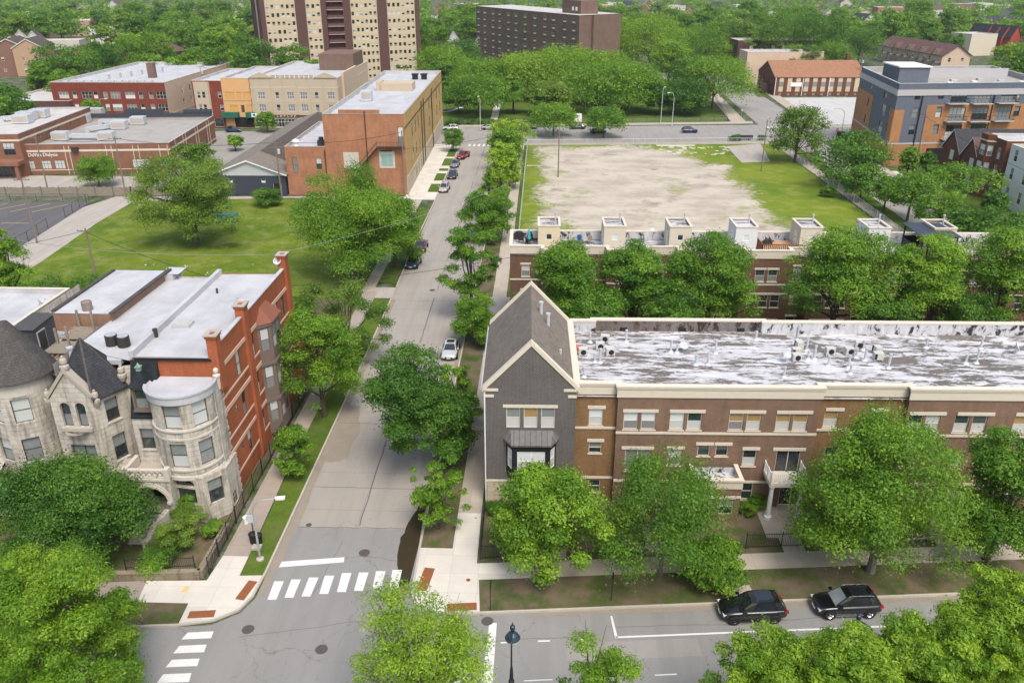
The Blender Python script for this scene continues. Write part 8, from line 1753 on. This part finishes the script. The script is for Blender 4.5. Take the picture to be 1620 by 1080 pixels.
# ------------------------------------------------------------------ lamps, poles, wires, signs
def cobra(lb, x, y, H, reach, ang_, z=.1, mat='galv', rad=.1, grp=None):
    r = thing('street_lamp', lb, 'street lamp', (x, y, z), ang_, grp)
    mb = MB(); mb.lathe([(.3,0), (.3,.12), (.16,.2), (rad*1.25,.3)], 0, 0, 12); mb.build('base', M['concrete'], r)
    mb = MB(); mb.path([(0,0,.2), (0,0,H*.8)], rad*1.15, rad*.75, 10); k = 8; pts = [(0,0,H*.8)]
    for i in range(1, k+1): a = pi/2*i/k; pts.append((reach*.55*(1-cos(a)), 0, H*.8+H*.2*sin(a)))
    pts.append((reach,0,H*1.005)); mb.path(pts, rad*.72, rad*.45, 8); mb.build('mast', M[mat], r)
    mb = MB(); mb.box(reach-.05,reach+.65,-.14,.14,H*1.005-.06,H*1.005+.09); mb.box(reach+.1,reach+.6,-.11,.11,H*1.005-.13,H*1.005-.06); mb.build('lamp_head', M['white'], r); return r
lx_, ly_ = G(412,886); top = G(458,793,8.2); cobra('tall silver curved arm street lamp on the grass by the stop line', lx_, ly_, 5.4, 1.8, atan2(.35,2.0), mat='steel', rad=.085)
cobra('pale curved street lamp on the forecourt behind the clinic', *G(165,206), 8.5, 1.8, R(5)); cobra('left of two tall pale street lamps by the park fence', *G(1045,196), 10.2, 1.0, R(60)); cobra('right of two tall pale street lamps by the park fence', *G(1063,200), 9.4, 1.6, R(200)); cobra('pale street lamp in front of the park hedge', *G(760,207), 9.5, 1.5, R(-100)); cobra('street lamp at the side street corner behind the airy tree', *G(1330,218), 7.5, 2.4, R(170)); cobra('street lamp beyond the park at the far car park', *G(1072,96), 9, 3, R(150))
def ornate(lb, x, y, H, aim):
    r = thing('ornate_lamp_post', lb, 'lamp post', (x, y, .1), aim)
    mb = MB(); mb.lathe([(.32,0), (.32,.35), (.24,.5), (.2,1.2), (.14,1.3), (.13,H*.62), (.16,H*.63), (.16,H*.72), (.11,H*.73), (.09,H*.8), (.05,H*.84), (.045,H*.98)], 0, 0, 14); mb.build('post', M['iron'], r)
    mb = MB(); mb.path([(0,0,H*.8), (0,0,H*1.0), (.15,0,H*1.02), (.75,0,H*1.02)], .045, .035, 8); mb.beam((0,0,H*.88), (.6,0,H*1.0), .04, .04); mb.build('arm', M['iron'], r)
    mb = MB(); z = H*1.02; mb.lathe([(0,z+.62), (.03,z+.5), (.05,z+.36), (.13,z+.3), (.14,z+.12), (.1,z+.08), (.11,z-.12), (.28,z-.25), (.42,z-.48), (.40,z-.53)], .85, 0, 16); la = mb.build('lantern', plain('lamp_teal', (.035,.06,.085), .4, .2, 5, metal=.3) if 'lamp_teal' not in bpy.data.materials else bpy.data.materials['lamp_teal'], r)
    mb = MB(); mb.lathe([(.38,z-.52), (.36,z-.66), (.26,z-.8), (0,z-.87)], .85, 0, 16); mb.build('lens', M['blind_white'], la); return r
x, y = XZ(810,1008,33.2); ornate('black ornate lamp post with teal lantern at the bottom by the stop line', x, 33.2-.85, 8.9, R(88)); x, y = XZ(1383,985,34.0); ornate('black ornate lamp post among bright leaves below the black estate car', x, 34.0, 8.9, R(130))
def pole(lb, x, y, H, arms=1, box=False, grp=None, rz=0, mat='wood_pole', r0=.16):
    r = thing('utility_pole', lb, 'utility pole', (x, y, 0), rz, grp); mb = MB(); mb.tube((0,0,0), (0,0,H), r0, r0*.65, 9); mb.build('mast', M[mat], r)
    for k in range(arms):
        z = H-.4-k*.9; mb = MB(); mb.box(-1.2,1.2,-.06,.06,z-.06,z+.06); [mb.tube((s,0,z+.06), (s,0,z+.24), .045, n=6) for s in (-1.1,-.6,.6,1.1)]; mb.build('cross_arm', M['wood_pole'], r)
    if box:
        mb = MB(); mb.lathe([(0,0), (.28,0), (.3,.05), (.3,.85), (.2,.92), (0,.95)], .45, 0, 12); o = mb.build('transformer', M['galv'], r); o.location = (0,0,H-2.6)
    return r
POLES = {}
for k, lb, px, py, H, arms, box_ in (('a','bare wooden pole behind the red brick wall by the grass field',460,572,13.4,0,0), ('b','leaning wooden pole in front of the clinic sign at the fence',78,310,12,1,0), ('c','wooden pole with a crossarm at the plank fence corner, right of the clinic tree',200,313,12,1,0), ('d','wooden pole with white transformer in front of the garage',446,315,11.5,2,1), ('e','wooden pole leaning on the right front corner of the orange hall',641,311,13,0,0), ('f','wooden pole on the pavement by the vacant lot',803,370,9,0,0), ('g','tall pole at the left edge of the vacant lot by the tree row',826,266,11,1,0), ('h','slim pole standing in the gravel lot',883,281,11.5,0,0), ('i','wooden pole in the grass near the airy tree in the lot',1204,272,11.5,0,0), ('j','wooden pole in the side street in front of the blue apartment block',1447,270,12.5,1,0), ('k','wooden pole on the field edge behind the white roofs',152,440,7.6,1,0), ('l','slim pale pole by the parking lot fence',59,385,11,1,0), ('m','pole beyond the store row with white transformers',316,118,13,1,1), ('n','left of twin poles beyond the store row',354,120,14,2,0), ('o','right of twin poles beyond the store row',362,119,14,0,0), ('p','pole rising from the beige store roof',428,116,15,2,0), ('q','pole beyond the church hall roof',1341,110,16,1,0), ('r','pole at the end of the church hall',1365,118,15,1,1)):
    x, y = G(px, py)
    if k in 'mnop': y = 268+4*'mnop'.index(k); x, H = XZ(px, {'m':104,'n':104,'o':101,'p':92}[k], y)
    if k in 'qr': y = 338 if k == 'q' else 316; x, H = XZ(px, {'q':72,'r':88}[k], y)
    pole(lb, x, y, H, arms, bool(box_), rz=R(8)); POLES[k] = (x, y, H)
def cable(lb, a, b, sag, r=.03, mat='black', grp=None):
    a, b = np.array(a), np.array(b); pts = [tuple(a+(b-a)*t-np.array((0,0,sag*4*t*(1-t)))) for t in [i/14 for i in range(15)]]; mb = MB(); mb.path(pts, r, r, 4); tag(mb.build('overhead_cable', M[mat]), lb, 'cable', grp)
pa, pf, pk, pg_ = POLES['a'], POLES['f'], POLES['k'], POLES['g']
M['cable_pale'] = plain('cable_pale', (.25,.27,.26), .6)
cable('long cable from the bare pole across the street to the lot pole', (pa[0],pa[1],13.1), (pf[0],pf[1],8.6), .8, .025, 'cable_pale'); cable('second cable crossing the street from the bare pole to the townhouses', (pa[0],pa[1],9.2), (-3.5,94.5,9.5), .4, .028); cable('upper cable from the bare pole leftwards over the grass field', (pa[0],pa[1],13.0), (-75,100,10.5), 1.2, .025, 'cable_pale'); cable('lower cable from the bare pole leftwards behind the white roofs', (pa[0],pa[1],8.0), (pk[0],pk[1],7.0), .7, .03); cable('cable from the low pole to the left frame edge', (pk[0],pk[1],7.2), (-95,78,7.5), .5, .03)
for (p, q, s, lb) in (('b','c',.8,'cable between the two poles in front of the clinic'), ('c','d',1.0,'cable from the plank fence corner pole to the garage pole'), ('d','e',.9,'cable from the garage pole to the hall corner pole'), ('m','n',.6,'cable between poles beyond the ochre store'), ('o','p',.8,'cable between poles beyond the beige store'), ('q','r',.6,'cable between the poles behind the church hall'), ('r','j',2.5,'cable from the church pole to the side street pole')): A, B = POLES[p], POLES[q]; cable(lb, (*A[:2],A[2]-.3), (*B[:2],B[2]-.3), s, .035)
cable('cable from the hall corner pole across the main street', (*POLES['e'][:2],9.5), (*POLES['g'][:2],9), .8, .03); cable('cable from the side street pole along the rear townhouse roofs', (*POLES['j'][:2],12), (86,128,9), 1, .03)
# plank fence, chain link fences
def plank_fence(lb, pts, h):
    r = thing('plank_fence', lb, 'fence'); g2 = random.Random(2); mb = MB()
    for a, b in zip(pts, pts[1:]):
        L = hypot(b[0]-a[0], b[1]-a[1]); k = int(L/.3); t = ((b[0]-a[0])/L, (b[1]-a[1])/L)
        for i in range(k): f, f2 = (i+.03)/k, (i+.97)/k; hh = h+g2.uniform(-.12,.1); A = (a[0]+(b[0]-a[0])*f, a[1]+(b[1]-a[1])*f); B = (a[0]+(b[0]-a[0])*f2, a[1]+(b[1]-a[1])*f2); mb.prism([A, B, (B[0]-t[1]*.05,B[1]+t[0]*.05), (A[0]-t[1]*.05,A[1]+t[0]*.05)], .05, hh)
    mb.build('planks', M['wood_old'], r)
    for a, b in zip(pts, pts[1:]):
        L = hypot(b[0]-a[0], b[1]-a[1]); k = int(L/3.5)
        for i in range(k+1): p = MB(); x, y = a[0]+(b[0]-a[0])*i/k, a[1]+(b[1]-a[1])*i/k; p.box(x-.07,x+.07,y-.16,y-.02,.0,h+.15); p.build('post', M['wood_pole'], r)
plank_fence('long weathered grey plank fence between clinic and field', [(-150,156.2), (-82,158.9), (-70,159.5)], 1.9)
def mesh_mat():
    t = NT('chain_mesh'); tr = t.new('ShaderNodeBsdfTransparent'); m = t.new('ShaderNodeMixShader'); m.inputs[0].default_value = .16; t.fin((.34,.36,.36), .5, .4, .5); t.link(tr.outputs[0], m.inputs[1]); t.link(t.b.outputs[0], m.inputs[2]); t.link(m.outputs[0], t.out.inputs[0]); return t.mat
M['chain_mesh'] = mesh_mat()
def chain_fence(lb, pts, h=1.9, mat='galv', step=3):
    r = thing('chain_link_fence', lb, 'fence'); mb = MB(); rl = MB()
    for a, b in zip(pts, pts[1:]): mb.face([(*a,.1), (*b,.1), (*b,h), (*a,h)]); rl.tube((*a,h), (*b,h), .03, n=5)
    mb.build('mesh', M['chain_mesh'], r); rl.build('top_rail', M[mat], r)
    for a, b in zip(pts, pts[1:]):
        L = hypot(b[0]-a[0], b[1]-a[1]); k = max(1, int(L/step))
        for i in range(k+1): p = MB(); x, y = a[0]+(b[0]-a[0])*i/k, a[1]+(b[1]-a[1])*i/k; p.tube((x,y,0), (x,y,h+.05), .04, n=6); p.build('post', M[mat], r)
chain_fence('chain link fence along the street side of the vacant lot', [(-3.5,107), (-3.4,214)], 2.0); chain_fence('chain link fence along the right side of the vacant lot', [(60.5,106), (60.8,218)], 2.0); chain_fence('low chain link fence along the far side of the vacant lot', [(-3.4,214.2), (60.8,219.8)], 1.5)
chain_fence('black chain link fence between parking lot and lane, near run', [(-85.1,104), (-85.1,128), (-86.3,136)], 1.8, 'black'); chain_fence('black chain link fence between parking lot and lane, far run', [(-87.0,143), (-88.2,153)], 1.8, 'black'); chain_fence('tall chain link fence along the far edge of the parking lot', [(-160,152), (-88.2,154)], 1.6, 'black', 5)
chain_fence('dark fence around the park corner', [(-26,FN(-25)+3.8), (56,FN(56)+3.8), (61.3,300)], 1.5, 'black', 4); iron_fence('dark picket fence along the front yards of the side street', [(74.9,120), (74.9,176)], .1, 1.2, .3)
# signs, bins, small things
def sign(lb, x, y, h, mat='iron', plate=None, pm='white', rz=0, rad=.035):
    r = thing('sign_post', lb, 'sign', (x, y, .1), rz); mb = MB(); mb.tube((0,0,0), (0,0,h), rad, n=6); mb.build('post', M[mat], r)
    if plate: w_, hh, z = plate; mb = MB(); mb.box(-w_/2,w_/2,-.035-rad,-rad,z,z+hh); mb.build('plate', M[pm], r)
    return r
sign('black sign post on the verge near the pavement corner', *G(776,966), 2.6, plate=(.3,.45,2.1), pm='black', rz=R(85)); sign('black sign post on the verge between the two left maples', *G(967,951), 2.5, plate=(.3,.45,2.0), pm='black', rz=R(85))
M['sign_red'] = plain('sign_red', (.5,.03,.03), .5)
r = thing('no_entry_sign', 'red and white no entry sign on a post at the side street corner', 'sign', (*G(1322,222), .1)); mb = MB(); mb.tube((0,0,0), (0,0,2.9), .04, n=6); mb.build('post', M['white'], r)
mb = MB(); mb.lathe([(0,0), (.42,0), (.42,.03), (0,.03)], 0, 0, 20); o = mb.build('disc', M['sign_red'], r); o.location = (0,-.05,2.6); o.rotation_euler = (R(90),0,0); mb = MB(); mb.box(-.3,.3,-.1,-.085,2.53,2.67); mb.build('bar', M['white'], r)
mb = MB(); mb.box(-.9,.9,-.45,.45,0,2.4); tag(mb.build('utility_cabinet', M['black'], loc=(*G(1328,223), .05)), 'black cabinet beside the no entry sign', 'cabinet')
sgn = sign('white notice board standing at the park edge between clipped trees', *G(914,199), 1.2, plate=(2.2,2.4,1.0), rz=R(4)); sign('slim sign post at the park corner crossing', *G(1172,194), 4, 'steel', (.4,.6,3.2), 'galv')
r = thing('traffic_board', 'low dark equipment trailer at the kerb of the vacant lot', 'trailer', (*G(1177,222), 0)); mb = MB(); mb.box(-2.2,2.2,-.5,.5,.5,1.3); mb.build('body', M['dark_metal'], r)
for s in (-1.2, 1.2): mb = MB(); mb.lathe([(.1,-.1), (.32,-.1), (.32,.1), (.1,.1)], 0, 0, 12); o = mb.build('wheel', M['rubber'], r); o.location = (s,-.5,.32); o.rotation_euler = (R(90),0,0)
# black litter bins, traffic cabinet and a white bucket at the lamp
r = thing('stop_sign', 'grey back of an octagonal stop sign on a post by the silver lamp', 'sign', (*G(404,862), .1)); mb = MB(); mb.tube((0,0,0), (0,0,2.9), .04, n=6); mb.build('post', M['black'], r); mb = MB(); mb.lathe([(0,0), (.42,0), (.42,.02), (0,.02)], 0, 0, 8); o = mb.build('plate', M['galv'], r); o.location = (0,-.06,2.5); o.rotation_euler = (R(90),R(22.5),0)
def bin_(lb, x, y, mat='black', s=1):
    r = thing('litter_bin', lb, 'bin', (x, y, .1)); mb = MB(); mb.lathe([(0,0), (.26*s,0), (.32*s,.85*s), (.30*s,.86*s)], 0, 0, 14); mb.build('body', M[mat], r); mb = MB(); mb.lathe([(.34*s,.86*s), (.34*s,.92*s), (.16*s,1.05*s), (0,1.06*s)], 0, 0, 14); mb.build('lid', M[mat], r)
bin_('black bin at the foot of the octagonal sign by the lamp, left one', *G(402,860)); bin_('black bin at the foot of the octagonal sign by the lamp, right one', *G(410,862))
mb = MB(); mb.box(-.35,.35,-.3,.3,0,.18); tag(mb.build('concrete_block', M['concrete'], loc=(*G(407,868), .1)), 'concrete block under the black bins by the lamp', 'block')
bin_('small white bucket with lid on the left pavement by the iron fence', *G(390,829), 'white', .7)
mb = MB(); mb.box(-2.2,2.2,-.9,.9,.3,1.6); tag(mb.build('blue_container', plain('container_blue', (.02,.16,.30), .6, .2, 2), loc=(*G(330,352), .05)), 'blue container behind the weeping tree in the grass field', 'container'); mb = MB(); mb.box(-1.3,1.3,-.9,.9,.2,1.5); tag(mb.build('blue_container', bpy.data.materials['container_blue'], loc=(*G(364,351), .05)), 'small blue container at the right of the weeping tree', 'container')
# low shed and stone rubble behind the red wall
sh = gable_block('lean_to_shed', 'low shed with brick red flat roof behind the red brick wall', 'shed', (-26.5,79.5), 0, 5.6, 4.5, 3.0, .6, 'brick_umber', 'shed_red' if 'shed_red' in M else M.__setitem__('shed_red', plain('shed_red', (.20,.065,.055), .9, .2, 1)) or 'shed_red', ridge='x', over=.2)
# red cloth under the sparse maple: a folded red parasol in the yard
um2 = thing('red_parasol', 'crimson red closed parasol in the yard behind the maple by the entrance block', 'umbrella', (*G(1026,828), .1)); mb = MB(); mb.tube((0,0,0), (0,0,2.2), .03); mb.build('pole', M['white'], um2); mb = MB(); mb.lathe([(.3,.7), (.52,.8), (.46,1.4), (.3,1.9), (.05,2.3), (0,2.35)], 0, 0, 9); mb.build('canopy', plain('cloth_red', (.50,.03,.07), .8, .15, 4), um2)
r5 = random.Random(9); mb = MB()
for i in range(60): x, y = r5.uniform(-64,-44), r5.uniform(100,118); s = r5.uniform(.08,.2); mb.box(x,x+s,y,y+s*1.5,.05,.08)
stuff(mb.build('litter', M['white']))
flush_rest()
bpy.context.view_layer.update()
# ------------------------------------------------------------------ air: an even, very thin haze round the whole scene
mb = MB(); mb.box(-2700,2700,-300,4300,-2,70); hz = mb.mesh('haze', [])
hm = bpy.data.materials.new('haze'); hm.use_nodes = True; hm.node_tree.nodes.remove(hm.node_tree.nodes['Principled BSDF']); pv = hm.node_tree.nodes.new('ShaderNodeVolumePrincipled')
pv.inputs['Color'].default_value = (.80,.86,.93,1); pv.inputs['Density'].default_value = .0001; pv.inputs['Anisotropy'].default_value = .2
hm.node_tree.links.new(pv.outputs[0], hm.node_tree.nodes['Material Output'].inputs['Volume']); hz.materials.append(hm); stuff(put('haze', hz))
